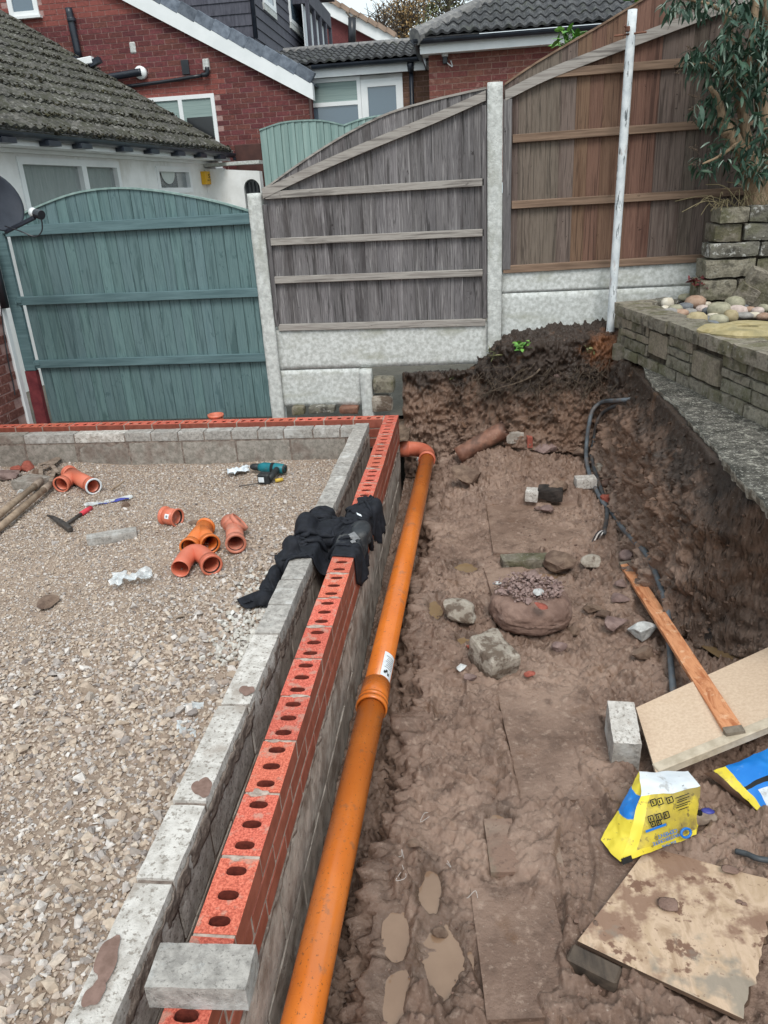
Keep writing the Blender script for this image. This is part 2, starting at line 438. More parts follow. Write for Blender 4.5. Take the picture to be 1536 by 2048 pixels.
M['conc_board'] = mat('cast_gravel_board', [S(176, 178, 174), S(212, 214, 212)], scale=36, bump=.6, bdist=.003, bscale=120, rough=.95,
                      layers=[((2, 2, 6), .56, .72, S(150, 150, 132), .6), (150, .63, .7, S(128, 126, 116), .5)])
M['soil_pale'] = mat('sandy_soil', [S(92, 76, 64), S(132, 112, 96)], scale=14, bump=1, bdist=.01, bscale=60, rough=.95)
M['white_wall'] = mat('white_render', [S(222, 222, 220), S(238, 238, 237)], scale=3, bump=.3, bdist=.004, bscale=60, rough=.9, layers=[((3, 3, 1.2), .60, .78, S(190, 186, 176), .5)])
M['upvc'] = mat('white_upvc', [S(226, 229, 230), S(236, 238, 239)], scale=3, bump=0, rough=.35, spec=.5)
M['black_plastic'] = mat('black_plastic', [S(28, 30, 36), S(38, 41, 48)], scale=6, bump=.03, rough=.35, spec=.5)
M['navy_gutter'] = mat('dark_gutter_plastic', [S(30, 35, 45), S(42, 48, 58)], scale=4, bump=.03, rough=.35, spec=.5, layers=[(7, .6, .75, S(70, 76, 84), .5)])
M['tile_moss'] = mat('mossy_concrete_tile', [S(58, 57, 54), S(100, 97, 92)], scale=22, bump=.8, bdist=.006, bscale=70, rough=.98, rand=.18, rnd_shift=1,
                     layers=[(9, .48, .62, S(60, 60, 48), .8), (26, .62, .70, S(150, 148, 142), .65)])
M['moss'] = mat('dark_moss', [S(40, 38, 33), S(72, 69, 58)], scale=60, bump=1, bdist=.01, bscale=120, rough=1, spec=.05, layers=[(9, .55, .7, S(92, 88, 66), .6)])
M['tile_dark'] = mat('dark_roof_tile', [S(52, 53, 56), S(82, 82, 84)], scale=18, bump=.5, bscale=60, rough=.9, rand=.18, rnd_shift=1, layers=[(14, .58, .70, S(120, 120, 118), .5), (6, .6, .7, S(70, 74, 60), .5)])
M['tile_ridge'] = mat('grey_ridge_tile', [S(104, 104, 106), S(136, 134, 132)], scale=18, bump=.5, bscale=60, rough=.95, rand=.10, rnd_shift=1)
M['slate'] = mat('grey_slate', [S(84, 92, 104), S(120, 128, 140)], scale=9, bump=.3, bscale=50, rough=.6, rand=.26, rnd_shift=1)
M['clad'] = mat('dark_slate_cladding', [S(66, 66, 76), S(88, 88, 98)], scale=(30, 30, 4), bump=.3, bscale=50, rough=.75, rand=.08, rnd_shift=1)
M['hbrick'] = mat('dark_red_house_brick', [S(90, 50, 50), S(114, 64, 62)], scale=40, bump=.4, bscale=90, rough=.9, rand=.22, hue=.012, rnd_shift=1, layers=[(25, .6, .72, S(138, 84, 78), .5)])
M['hmortar'] = mat('house_mortar', [S(148, 116, 112), S(172, 142, 136)], scale=20, bump=.3, bscale=60, rough=.95)
M['hbrick2'] = mat('brown_red_house_brick', [S(110, 66, 60), S(134, 83, 75)], scale=40, bump=.4, bscale=90, rough=.9, rand=.16, hue=.01, rnd_shift=1, layers=[(10, .60, .70, S(166, 128, 118), .6)])
M['hmortar2'] = mat('pale_house_mortar', [S(150, 120, 108), S(174, 146, 134)], scale=20, bump=.3, bscale=60, rough=.95)
M['nbrick'] = mat('plum_house_brick', [S(98, 58, 52), S(128, 84, 76)], scale=40, bump=.5, bscale=90, rough=.9, rand=.16, rnd_shift=1, layers=[(40, .66, .72, S(190, 180, 172), .6)])
def glass_mat(name, c, rough=.06):
    m = mat(name, [c], bump=0, rough=rough, spec=1.0); m.node_tree.nodes['Principled BSDF'].inputs['IOR'].default_value = 1.6; return m
M['glass'] = glass_mat('window_glass', S(86, 104, 118))
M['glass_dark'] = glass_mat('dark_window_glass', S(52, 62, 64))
M['glass_black'] = glass_mat('black_window_gap', S(14, 16, 20), .3)
M['blind'] = mat('grey_blind', [S(128, 146, 144), S(150, 168, 164)], scale=(1, 1, 60), bump=.2, rough=.6)
M['net'] = mat('net_curtain', [S(214, 218, 214), S(190, 198, 194)], scale=(60, 60, 4), bump=.2, rough=.9)
M['yellow'] = mat('yellow_alarm_plastic', [S(214, 160, 30), S(228, 176, 44)], scale=5, bump=0, rough=.4)
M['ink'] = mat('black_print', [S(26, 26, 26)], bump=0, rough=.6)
M['ink_blue'] = mat('blue_print', [S(30, 110, 190)], bump=0, rough=.5)
M['pole'] = mat('peeling_white_pole_paint', [S(196, 202, 206), S(222, 226, 228)], scale=14, bump=.5, bdist=.003, bscale=60, rough=.6,
                layers=[((50, 50, 9), .63, .68, S(70, 76, 80), .9), ((16, 16, 4), .62, .70, S(150, 128, 116), .6), ((6, 6, 1.5), .60, .72, S(150, 166, 176), .6)])
M['steel_rust'] = mat('rusty_steel', [S(92, 60, 48), S(130, 88, 70)], scale=30, bump=.4, rough=.8)
M['stone'] = mat('mossy_walling_stone', [S(96, 90, 80), S(142, 134, 120), S(118, 111, 98)], scale=16, bump=1.0, bdist=.01, bscale=70, rough=.95, rand=.13, hue=.01, rnd_shift=1,
                 layers=[(6, .50, .64, S(92, 90, 62), .7), (50, .64, .70, S(160, 156, 146), .6), (12, .62, .74, S(70, 65, 56), .65)])
M['stone_pale'] = mat('pinkish_walling_stone', [S(124, 114, 100), S(152, 140, 124)], scale=60, bump=.8, bdist=.006, bscale=160, rough=.95, rand=.08, rnd_shift=1,
                      layers=[(7, .54, .68, S(104, 100, 74), .6), (10, .62, .74, S(84, 76, 66), .6)])
M['stone_lichen'] = mat('lichen_walling_stone', [S(92, 88, 80), S(128, 124, 114)], scale=14, bump=1.0, bdist=.012, bscale=60, rough=.95, rand=.10, rnd_shift=1,
                        layers=[(20, .58, .64, S(196, 194, 188), .8), (7, .54, .66, S(92, 92, 68), .6), (11, .62, .72, S(60, 58, 52), .7)])
M['dark_joint'] = mat('dark_earthy_joint', [S(46, 40, 34), S(78, 70, 58)], scale=30, bump=.8, bscale=60, rough=1)
M['path'] = mat('weathered_concrete_path', [S(70, 67, 62), S(114, 110, 102)], scale=26, bump=1.2, bdist=.012, bscale=80, rough=.95,
                layers=[(34, .60, .65, S(176, 172, 160), .75), (7, .52, .64, S(54, 52, 46), .8), (90, .62, .68, S(204, 200, 190), .7)])
M['path_edge'] = mat('broken_concrete_edge', [S(130, 124, 112), S(190, 184, 172)], scale=30, bump=1.2, bdist=.02, bscale=50, rough=.95, layers=[(14, .5, .62, S(90, 80, 68), .8)])
M['plain_soil'] = mat('dark_soil', [S(50, 42, 36), S(84, 70, 60)], scale=14, bump=1, bdist=.02, bscale=60, rough=.95)
M['cob'] = [mat('cobble_%d' % i, [S(*a), S(*b)], scale=(24, 24, 24), bump=.2, bscale=90, rough=.7, rand=.12, rnd_shift=1, layers=[(50, .62, .72, S(*c), .5)]) for i, (a, b, c) in enumerate([
    ((188, 178, 160), (212, 204, 190), (160, 150, 132)), ((120, 116, 112), (150, 146, 142), (96, 92, 90)), ((146, 116, 98), (172, 144, 124), (190, 178, 166)),
    ((150, 136, 104), (172, 156, 124), (130, 112, 86)), ((92, 94, 98), (118, 120, 123), (146, 146, 148)), ((168, 150, 142), (196, 180, 172), (120, 100, 94)), ((136, 132, 112), (164, 158, 136), (108, 104, 88))])]
M['bark'] = mat('pale_flaky_bark', [S(104, 86, 68), S(150, 128, 104), S(124, 104, 84)], scale=(40, 40, 5), bump=.9, bdist=.008, bscale=(90, 90, 10), rough=.95)
M['bark_dark'] = mat('grey_bark', [S(70, 62, 54), S(104, 94, 84)], scale=(20, 20, 4), bump=.6, bscale=(50, 50, 8), rough=.95)
def leaf_mat(name, a, b, rand=.25, hue=.02):
    m = mat(name, [S(*a), S(*b)], scale=18, bump=.1, rough=.55, rand=rand, hue=hue, rnd_shift=1)
    m.node_tree.nodes['Principled BSDF'].inputs['Subsurface Weight'].default_value = 0
    return m
M['leaf'] = leaf_mat('dark_grey_green_leaf', (40, 66, 50), (66, 92, 74))
M['leaf_pale'] = leaf_mat('silvery_leaf', (98, 118, 106), (136, 150, 138))
M['leaf_bright'] = leaf_mat('bright_green_leaf', (78, 124, 50), (116, 160, 76))
M['leaf_olive'] = leaf_mat('olive_leaf', (84, 88, 56), (120, 122, 82))
M['leaf_tan'] = leaf_mat('autumn_leaf', (150, 122, 76), (180, 150, 100))
M['leaf_red'] = leaf_mat('dark_red_leaf', (84, 36, 40), (116, 56, 56))
M['seed'] = mat('dry_seed_head', [S(74, 62, 52), S(110, 94, 80)], scale=60, bump=.6, rough=.95)
M['straw'] = mat('dry_grass', [S(120, 110, 82), S(146, 132, 102)], scale=20, bump=0, rough=.9, rand=.2)
M['slab'] = mat('muddy_paving_slab', [S(122, 104, 92), S(144, 124, 110)], scale=9, bump=.8, bdist=.008, bscale=60, rough=.75, rand=.05, rnd_shift=1,
                layers=[(5, .46, .60, S(132, 106, 92), .9), (8, .60, .70, S(104, 98, 82), .5), (40, .62, .7, S(100, 80, 70), .6)])
M['water'] = mat('muddy_puddle_water', [S(130, 104, 84), S(142, 116, 95)], scale=5, bump=.02, bdist=.001, bscale=14, rough=.02, spec=.6)
M['water_y'] = mat('clayey_puddle_water', [S(126, 102, 74), S(138, 114, 84)], scale=5, bump=.02, bdist=.001, bscale=12, rough=.015, spec=1.0)
M['clay'] = mat('salt_glazed_clay', [S(112, 76, 62), S(146, 106, 88)], scale=12, bump=.4, bscale=60, rough=.55, rand=.05, layers=[(7, .5, .66, S(70, 56, 50), .7), (24, .64, .7, S(150, 120, 104), .6)])
M['rock_brown'] = mat('muddy_brown_rock', [S(104, 84, 72), S(140, 118, 102)], scale=20, bump=.9, bdist=.008, bscale=80, rough=.8, rand=.10, rnd_shift=1, layers=[(8, .52, .66, S(92, 72, 62), .7)])
M['rock_purple'] = mat('purplish_rock', [S(112, 92, 88), S(142, 120, 114)], scale=20, bump=.7, bdist=.006, bscale=80, rough=.75, rand=.10, rnd_shift=1, layers=[(9, .58, .7, S(104, 84, 74), .6)])
M['rock_white'] = mat('pale_limestone', [S(168, 168, 166), S(206, 206, 204)], scale=24, bump=.9, bdist=.006, bscale=80, rough=.85, rand=.06, rnd_shift=1, layers=[(16, .60, .70, S(128, 124, 118), .6)])
M['rock_mortar'] = mat('mortar_crusted_rubble', [S(150, 140, 128), S(190, 180, 168)], scale=24, bump=1, bdist=.01, bscale=70, rough=.9, rnd_shift=1, layers=[(12, .48, .58, S(92, 76, 64), .9)])
M['tarry'] = mat('tar_black_rubble', [S(38, 34, 32), S(66, 58, 54)], scale=24, bump=1, bdist=.01, bscale=70, rough=.8)
M['red_shard'] = mat('red_brick_shard', [S(134, 70, 58), S(164, 92, 78)], scale=30, bump=.6, bscale=90, rough=.9, rand=.12)
M['lump'] = mat('mud_caked_concrete', [S(116, 92, 82), S(142, 116, 104)], scale=12, bump=1, bdist=.01, bscale=50, rough=.85, layers=[(8, .54, .66, S(154, 130, 120), .6)])
M['crumb'] = mat('mauve_rubble_crumbs', [S(120, 98, 94), S(156, 134, 128)], scale=30, bump=.8, bscale=90, rough=.9)
M['conduit'] = mat('grey_ducting', [S(74, 80, 86), S(102, 108, 114)], scale=10, bump=.1, rough=.5, layers=[(12, .56, .68, S(110, 92, 80), .6)])
M['conduit_dark'] = mat('dark_ducting', [S(52, 56, 60), S(78, 82, 86)], scale=10, bump=.1, rough=.5, layers=[(12, .52, .66, S(96, 78, 66), .7)])
M['wire'] = mat('white_cable', [S(206, 200, 196)], bump=0, rough=.5)
M['batten'] = mat('orange_stained_batten', [S(172, 104, 66), S(214, 150, 108), S(194, 126, 86)], scale=(26, 5, 26), dist=.6, bump=.3, bscale=(60, 8, 60), rough=.75, objspace=True,
                  layers=[(22, .62, .70, S(230, 186, 150), .7), (12, .66, .74, S(110, 66, 44), .7)])
M['batten_mud'] = mat('muddy_batten_end', [S(110, 100, 88), S(136, 124, 110)], scale=40, bump=.5, rough=.8)
M['fibre'] = mat('beige_fibre_board', [S(200, 174, 150), S(214, 190, 166)], scale=90, bump=.5, bdist=.002, bscale=160, rough=.9, layers=[(5, .58, .74, S(196, 168, 140), .5)])
M['fibre_lip'] = mat('damp_board_lip', [S(176, 162, 142), S(202, 188, 168)], scale=20, bump=.4, bscale=120, rough=.85)
M['ply'] = mat('weathered_plywood', [S(166, 140, 116), S(198, 172, 148), S(182, 156, 130)], scale=(18, 7, 18), dist=.5, bump=.4, bdist=.003, bscale=60, rough=.85,
               layers=[(4.6, .53, .60, S(130, 100, 84), .85), (12.0, .62, .67, S(112, 82, 68), .9), (3.8, .60, .67, S(132, 126, 116), .75), (60, .66, .72, S(120, 92, 76), .7)])
M['ply_edge'] = mat('plywood_edge', [S(70, 54, 44), S(104, 82, 66)], scale=(8, 8, 120), bump=.5, rough=.9)
M['black_wood'] = mat('wet_black_timber', [S(58, 50, 44), S(88, 76, 66)], scale=(30, 6, 30), bump=.5, bscale=90, rough=.7)
M['bag_yellow'] = mat('yellow_bag_plastic', [S(220, 200, 62), S(236, 216, 80)], scale=6, bump=.1, bscale=30, rough=.4, layers=[(14, .60, .72, S(168, 150, 78), .6), (60, .66, .72, S(110, 96, 66), .7)])
M['bag_grime'] = mat('grimy_yellow_bag_plastic', [S(168, 148, 70), S(216, 194, 66)], scale=7, bump=.1, bscale=30, rough=.5, layers=[(9, .50, .64, S(126, 110, 74), .75), (50, .60, .68, S(96, 84, 64), .7)])
M['bag_white'] = mat('white_bag_plastic', [S(206, 212, 218), S(226, 230, 234)], scale=6, bump=.15, bscale=30, rough=.4, layers=[(16, .62, .70, S(150, 146, 142), .6), (60, .68, .73, S(100, 96, 92), .7)])
M['bag_blue'] = mat('blue_bag_plastic', [S(30, 120, 206), S(44, 136, 220)], scale=6, bump=.1, bscale=30, rough=.4, layers=[(20, .64, .74, S(120, 160, 196), .5)])
M['bag_inside'] = mat('brown_bag_lining', [S(78, 58, 48), S(110, 84, 70)], scale=12, bump=.2, rough=.7)
M['jacket'] = mat('black_jacket_cloth', [S(20, 22, 28), S(32, 34, 42)], scale=40, bump=.2, bdist=.001, bscale=240, rough=.75, spec=.3, layers=[(9, .62, .74, S(52, 52, 58), .5)])
M['jacket_lining'] = mat('jacket_lining', [S(34, 34, 40), S(46, 46, 54)], scale=10, bump=.05, rough=.5)
M['jacket_flap'] = mat('worn_black_waterproof', [S(40, 42, 46), S(58, 60, 64)], scale=16, bump=.2, rough=.55, layers=[(12, .58, .7, S(92, 90, 88), .5)])
M['grey_label'] = mat('grey_cloth_label', [S(128, 128, 130)], scale=60, bump=.1, rough=.6)
M['label_white'] = mat('white_paper_label', [S(214, 220, 226), S(230, 234, 238)], scale=30, bump=.05, rough=.6)
M['handle'] = mat('grey_wood_handle', [S(136, 116, 98), S(172, 152, 132)], scale=(20, 20, 20), bump=.4, bscale=60, rough=.85, layers=[(10, .58, .7, S(108, 90, 76), .6)])
M['iron'] = mat('rusty_iron', [S(120, 104, 92), S(156, 140, 126)], scale=24, bump=.4, bscale=70, rough=.75, layers=[(10, .55, .7, S(88, 70, 60), .6)])
M['dark_steel'] = mat('dark_steel', [S(52, 48, 46), S(78, 72, 68)], scale=24, bump=.2, rough=.5)
M['red_grip'] = mat('red_rubber_grip', [S(196, 52, 66), S(212, 72, 84)], scale=12, bump=.05, rough=.5)
M['drill_teal'] = mat('teal_tool_plastic', [S(20, 104, 116), S(32, 120, 130)], scale=12, bump=.05, rough=.4, layers=[(20, .6, .7, S(80, 100, 100), .5)])
M['drill_black'] = mat('black_tool_plastic', [S(34, 36, 38), S(50, 52, 54)], scale=12, bump=.1, rough=.5, layers=[(14, .6, .72, S(110, 106, 100), .4)])
M['yellow_grip'] = mat('yellow_plastic_grip', [S(206, 172, 70)], bump=.02, rough=.4)
M['clear'] = mat('clear_plastic_film', [S(205, 212, 216), S(228, 232, 234)], scale=30, bump=.3, rough=.2, spec=.6, alpha=.62)
M['white_plastic'] = mat('white_plastic', [S(214, 216, 218)], bump=.05, rough=.4)
M['blue_plastic'] = mat('printed_blue_film', [S(54, 58, 140), S(80, 84, 160)], scale=20, bump=.1, rough=.4)
M['dish'] = mat('dark_grey_dish', [S(38, 42, 52), S(50, 54, 64)], scale=6, bump=.05, rough=.5)
M['maroon'] = mat('maroon_render_paint', [S(96, 38, 44), S(118, 52, 56)], scale=16, bump=.5, bscale=60, rough=.85)
M['root'] = mat('fibrous_root', [S(70, 60, 51), S(112, 97, 83)], scale=30, bump=.5, rough=.95, rand=.2)

# mud and gravel: several scales of real colour, darker topsoil near the top of the cut
def ground_mat(name, c, topsoil=False, rough=(.42, .75), bdist=.02, stones=0.0):
    m = bpy.data.materials.new(name); m.use_nodes = True; nt = m.node_tree; N = nt.nodes; L = nt.links; b = N['Principled BSDF']
    geo = N.new('ShaderNodeNewGeometry')
    def noise(sc, det=6, rg=.62, mp=None):
        t = N.new('ShaderNodeTexNoise'); t.inputs['Scale'].default_value = sc; t.inputs['Detail'].default_value = det; t.inputs['Roughness'].default_value = rg
        L.new(geo.outputs['Position'], t.inputs['Vector']); return t.outputs['Fac']
    def mr(src, a, bb, lo=0., hi=1.):
        q = N.new('ShaderNodeMapRange'); q.inputs[1].default_value = a; q.inputs[2].default_value = bb; q.inputs[3].default_value = lo; q.inputs[4].default_value = hi
        L.new(src, q.inputs[0]); return q.outputs[0]
    def mix(f, a, bcol):
        x = N.new('ShaderNodeMix'); x.data_type = 'RGBA'
        L.new(f, x.inputs[0])
        if hasattr(a, 'is_linked') or hasattr(a, 'node'): L.new(a, x.inputs[6])
        else: x.inputs[6].default_value = a
        x.inputs[7].default_value = bcol; return x.outputs[2]
    col = mix(mr(noise(3.1), .38, .62), c[0], c[1])
    col = mix(mr(noise(11), .52, .66, 0, .75), col, c[2])
    col = mix(mr(noise(38), .56, .68, 0, .65), col, c[3])
    if topsoil:
        sp = N.new('ShaderNodeSeparateXYZ'); L.new(geo.outputs['Position'], sp.inputs[0])
        ad = N.new('ShaderNodeMath'); ad.operation = 'ADD'; L.new(sp.outputs['Z'], ad.inputs[0]); L.new(mr(noise(5), .3, .7, -.16, .16), ad.inputs[1])
        yb = N.new('ShaderNodeMath'); yb.operation = 'ADD'; L.new(ad.outputs[0], yb.inputs[0]); L.new(mr(sp.outputs['Y'], -.7, -.05, 0, .12), yb.inputs[1])
        col = mix(mr(ad.outputs[0], -.36, -.08, 0, .72), col, S(108, 81, 64))
        col = mix(mr(noise(6), .52, .62, 0, .5), col, S(118, 88, 66)) if False else col
        col = mix(mr(yb.outputs[0], .08, .28, 0, .88), col, S(42, 34, 29))
        col = mix(mr(noise(7.3), .60, .70, 0, .55), col, S(110, 80, 58))
        # rust stained pocket of builder's sand by the pole
        dv = N.new('ShaderNodeVectorMath'); dv.operation = 'DISTANCE'; L.new(geo.outputs['Position'], dv.inputs[0]); dv.inputs[1].default_value = (1.56, 0.16, .42)
        ad2 = N.new('ShaderNodeMath'); ad2.operation = 'ADD'; L.new(dv.outputs['Value'], ad2.inputs[0]); L.new(mr(noise(9), .3, .7, -.1, .1), ad2.inputs[1])
        col = mix(mr(ad2.outputs[0], .20, .08, 0, .9), col, S(128, 84, 56))
    col = mix(mr(noise(120, 3), .68, .72, 0, .6), col, c[4])
    rg_ = mr(noise(4.5), .36, .64, rough[0], rough[1])
    if topsoil:
        at = N.new('ShaderNodeAttribute'); at.attribute_name = 'wet'; hs = N.new('ShaderNodeHueSaturation'); L.new(col, hs.inputs['Color']); L.new(mr(at.outputs['Fac'], 0, 1, 1.0, .66), hs.inputs['Value']); col = hs.outputs[0]
        mm = N.new('ShaderNodeMath'); mm.operation = 'MULTIPLY'; L.new(rg_, mm.inputs[0]); L.new(mr(at.outputs['Fac'], 0, 1, 1.0, .45), mm.inputs[1]); rg_ = mm.outputs[0]
    L.new(col, b.inputs['Base Color'])
    L.new(rg_, b.inputs['Roughness'])
    b.inputs['Specular IOR Level'].default_value = .4
    bp = N.new('ShaderNodeBump'); bp.inputs['Strength'].default_value = .9; bp.inputs['Distance'].default_value = bdist; L.new(noise(46, 9, .68), bp.inputs['Height'])
    L.new(bp.outputs[0], b.inputs['Normal'])
    return m
M['mud'] = ground_mat('wet_clay_mud', [S(120, 97, 84), S(152, 127, 112), S(96, 76, 65), S(168, 145, 130), S(192, 178, 166)], topsoil=True, rough=(.22, .62), bdist=.012)
M['gravel_bed'] = ground_mat('crushed_stone_dust', [S(142, 124, 110), S(158, 139, 124), S(126, 106, 92), S(172, 154, 140), S(200, 186, 174)], rough=(.9, 1.0), bdist=.012)
M['ground'] = ground_mat('distant_ground', [S(96, 92, 84), S(112, 106, 96), S(84, 80, 72), S(122, 116, 106), S(140, 134, 124)], rough=(.9, 1.0))
def stone_mat(name, cols, rough=.9):
    """each loose stone gets its own tint (random per island)"""
    m = bpy.data.materials.new(name); m.use_nodes = True; N = m.node_tree.nodes; L = m.node_tree.links; b = N['Principled BSDF']
    g = N.new('ShaderNodeNewGeometry'); cr = N.new('ShaderNodeValToRGB'); e = cr.color_ramp.elements
    while len(e) < len(cols): e.new(.5)
    for i, c in enumerate(cols): e[i].position = i / (len(cols) - 1); e[i].color = c
    L.new(g.outputs['Random Per Island'], cr.inputs[0])
    t = N.new('ShaderNodeTexNoise'); t.inputs['Scale'].default_value = 70; t.inputs['Detail'].default_value = 5; L.new(g.outputs['Position'], t.inputs['Vector'])
    mr = N.new('ShaderNodeMapRange'); mr.inputs[1].default_value = .3; mr.inputs[2].default_value = .7; mr.inputs[3].default_value = .78; mr.inputs[4].default_value = 1.15; L.new(t.outputs['Fac'], mr.inputs[0])
    hs = N.new('ShaderNodeHueSaturation'); L.new(cr.outputs[0], hs.inputs['Color']); L.new(mr.outputs[0], hs.inputs['Value']); L.new(hs.outputs[0], b.inputs['Base Color'])
    bp = N.new('ShaderNodeBump'); bp.inputs['Strength'].default_value = .4; bp.inputs['Distance'].default_value = .003; L.new(t.outputs['Fac'], bp.inputs['Height']); L.new(bp.outputs[0], b.inputs['Normal'])
    b.inputs['Roughness'].default_value = rough; b.inputs['Specular IOR Level'].default_value = .3
    return m
M['stones'] = stone_mat('crushed_limestone', [S(156, 138, 122), S(178, 160, 144), S(190, 173, 156), S(166, 150, 140), S(198, 183, 168), S(150, 140, 134), S(212, 204, 198), S(126, 116, 112)])
M['stones_pale'] = stone_mat('pale_limestone_chips', [S(186, 182, 174), S(206, 202, 196), S(170, 162, 152), S(216, 212, 208)])
M['mud_crumbs'] = stone_mat('mud_crumbs', [S(98, 76, 66), S(120, 96, 84), S(134, 110, 98), S(88, 68, 60), S(150, 130, 118)], .7)
# ================================================================== THE GROUND
def base_h(x, y):
    x = np.asarray(x, float); y = np.asarray(y, float)
    f = -.45 + .15 * sstep(-1.3, .15, y) * sstep(.25, .7, x) + .02 * np.sin(2.1 * y + x * 3)* sstep(.3,.6,x)
    xs = .27 + .03 * np.sin(y * 3.7) + .018 * np.sin(y * 9.1 + 1)
    f = f - (.17 + .0 * y) * sstep(xs + .05, xs - .055, x)
    # right bank
    nr = sstep(-2.15, -2.75, y); xt = 1.43 + .05 * sstep(-2.6, -.6, y) + .02 * np.sin(y * 4.3) + .42 * nr; xe = 1.635 + .45 * nr
    t = np.clip((x - xt) / (xe - xt), 0, 1); g = .25 * t + .75 * t ** 1.25
    rb = f + (.375 - f) * g
    # bank under the fence
    a = sstep(.45, 1.0, x); yt = .30 - .36 * a - .03*np.sin(x*5); yp = .47 - .27 * a
    zt = .20 + .24 * sstep(.52, .86, x) + .05 * sstep(.9, 1.6, x)
    t2 = np.clip((y - yt) / (yp - yt), 0, 1); g2 = .2 * t2 + .8 * t2 ** 1.15
    zt = zt + .07 * np.clip((y - yp) / .3, 0, 1) * sstep(.6, .9, x)
    eb = f + (zt - f) * g2
    return np.maximum(rb, eb)
def hit(px, py, dz=0.0):
    """first point where the pixel's ray meets the dug ground"""
    d = ray(px, py); s = np.linspace(1.0, 9.0, 1600); P = CAM + d * s[:, None]
    below = P[:, 2] < base_h(P[:, 0], P[:, 1]) + dz
    i = int(np.argmax(below)) if below.any() else len(s) - 1
    return P[i]

PUD = []   # px, py, half width, half length (m), rotation
for (px, py, a, b, rot) in [(872, 1222, .045, .12, .2), (935, 1283, .05, .045, 0), (885, 1905, .060, .12, .05), (792, 1868, .030, .070, .1), (790, 2005, .034, .08, 0),
                            (858, 1785, .034, .085, .15), (1000, 1640, .05, .06, 0), (930, 1135, .07, .06, 0), (1430, 1290, .05, .11, .3),(1110,1150,.12,.05,0)]:
    PUD.append((hit(px, py), a, b, rot))
SLABS = []   # centre, size, rotation : lie flush in the mud
def slab_px(corners, z=-.446):
    P = [atz(*c, z) for c in corners]; c = sum(P) / len(P)
    ex = (P[1] - P[0] + P[2] - P[3]) / 2; ey = (P[0] - P[3] + P[1] - P[2]) / 2
    return c, np.linalg.norm(ex), np.linalg.norm(ey), math.atan2(ex[1], ex[0])
SL_PX = [[(978, 1014), (1166, 1010), (1184, 1108), (981, 1112)], [(1003, 1385), (1190, 1380), (1240, 1600), (1030, 1612)], [(975, 1645), (1110, 1640), (1122, 1750), (973, 1752)],
         [(961, 1785), (1120, 1778), (1140, 2040), (950, 2046)], [(985, 1140), (1060, 1140), (1068, 1230), (978, 1240)]]
for c in SL_PX: SLABS.append(slab_px(c))
FEET = [(1110, 1450, .5), (1160, 1590, .35), (940, 1530, .9), (1065, 1900, .2), (900, 1400, -.2), (1150, 1720, -.1), (1010, 1980, .5), (1085, 1860, -.3), (1120, 1510, .1)]
FEET = [(hit(px, py), r) for px, py, r in FEET]

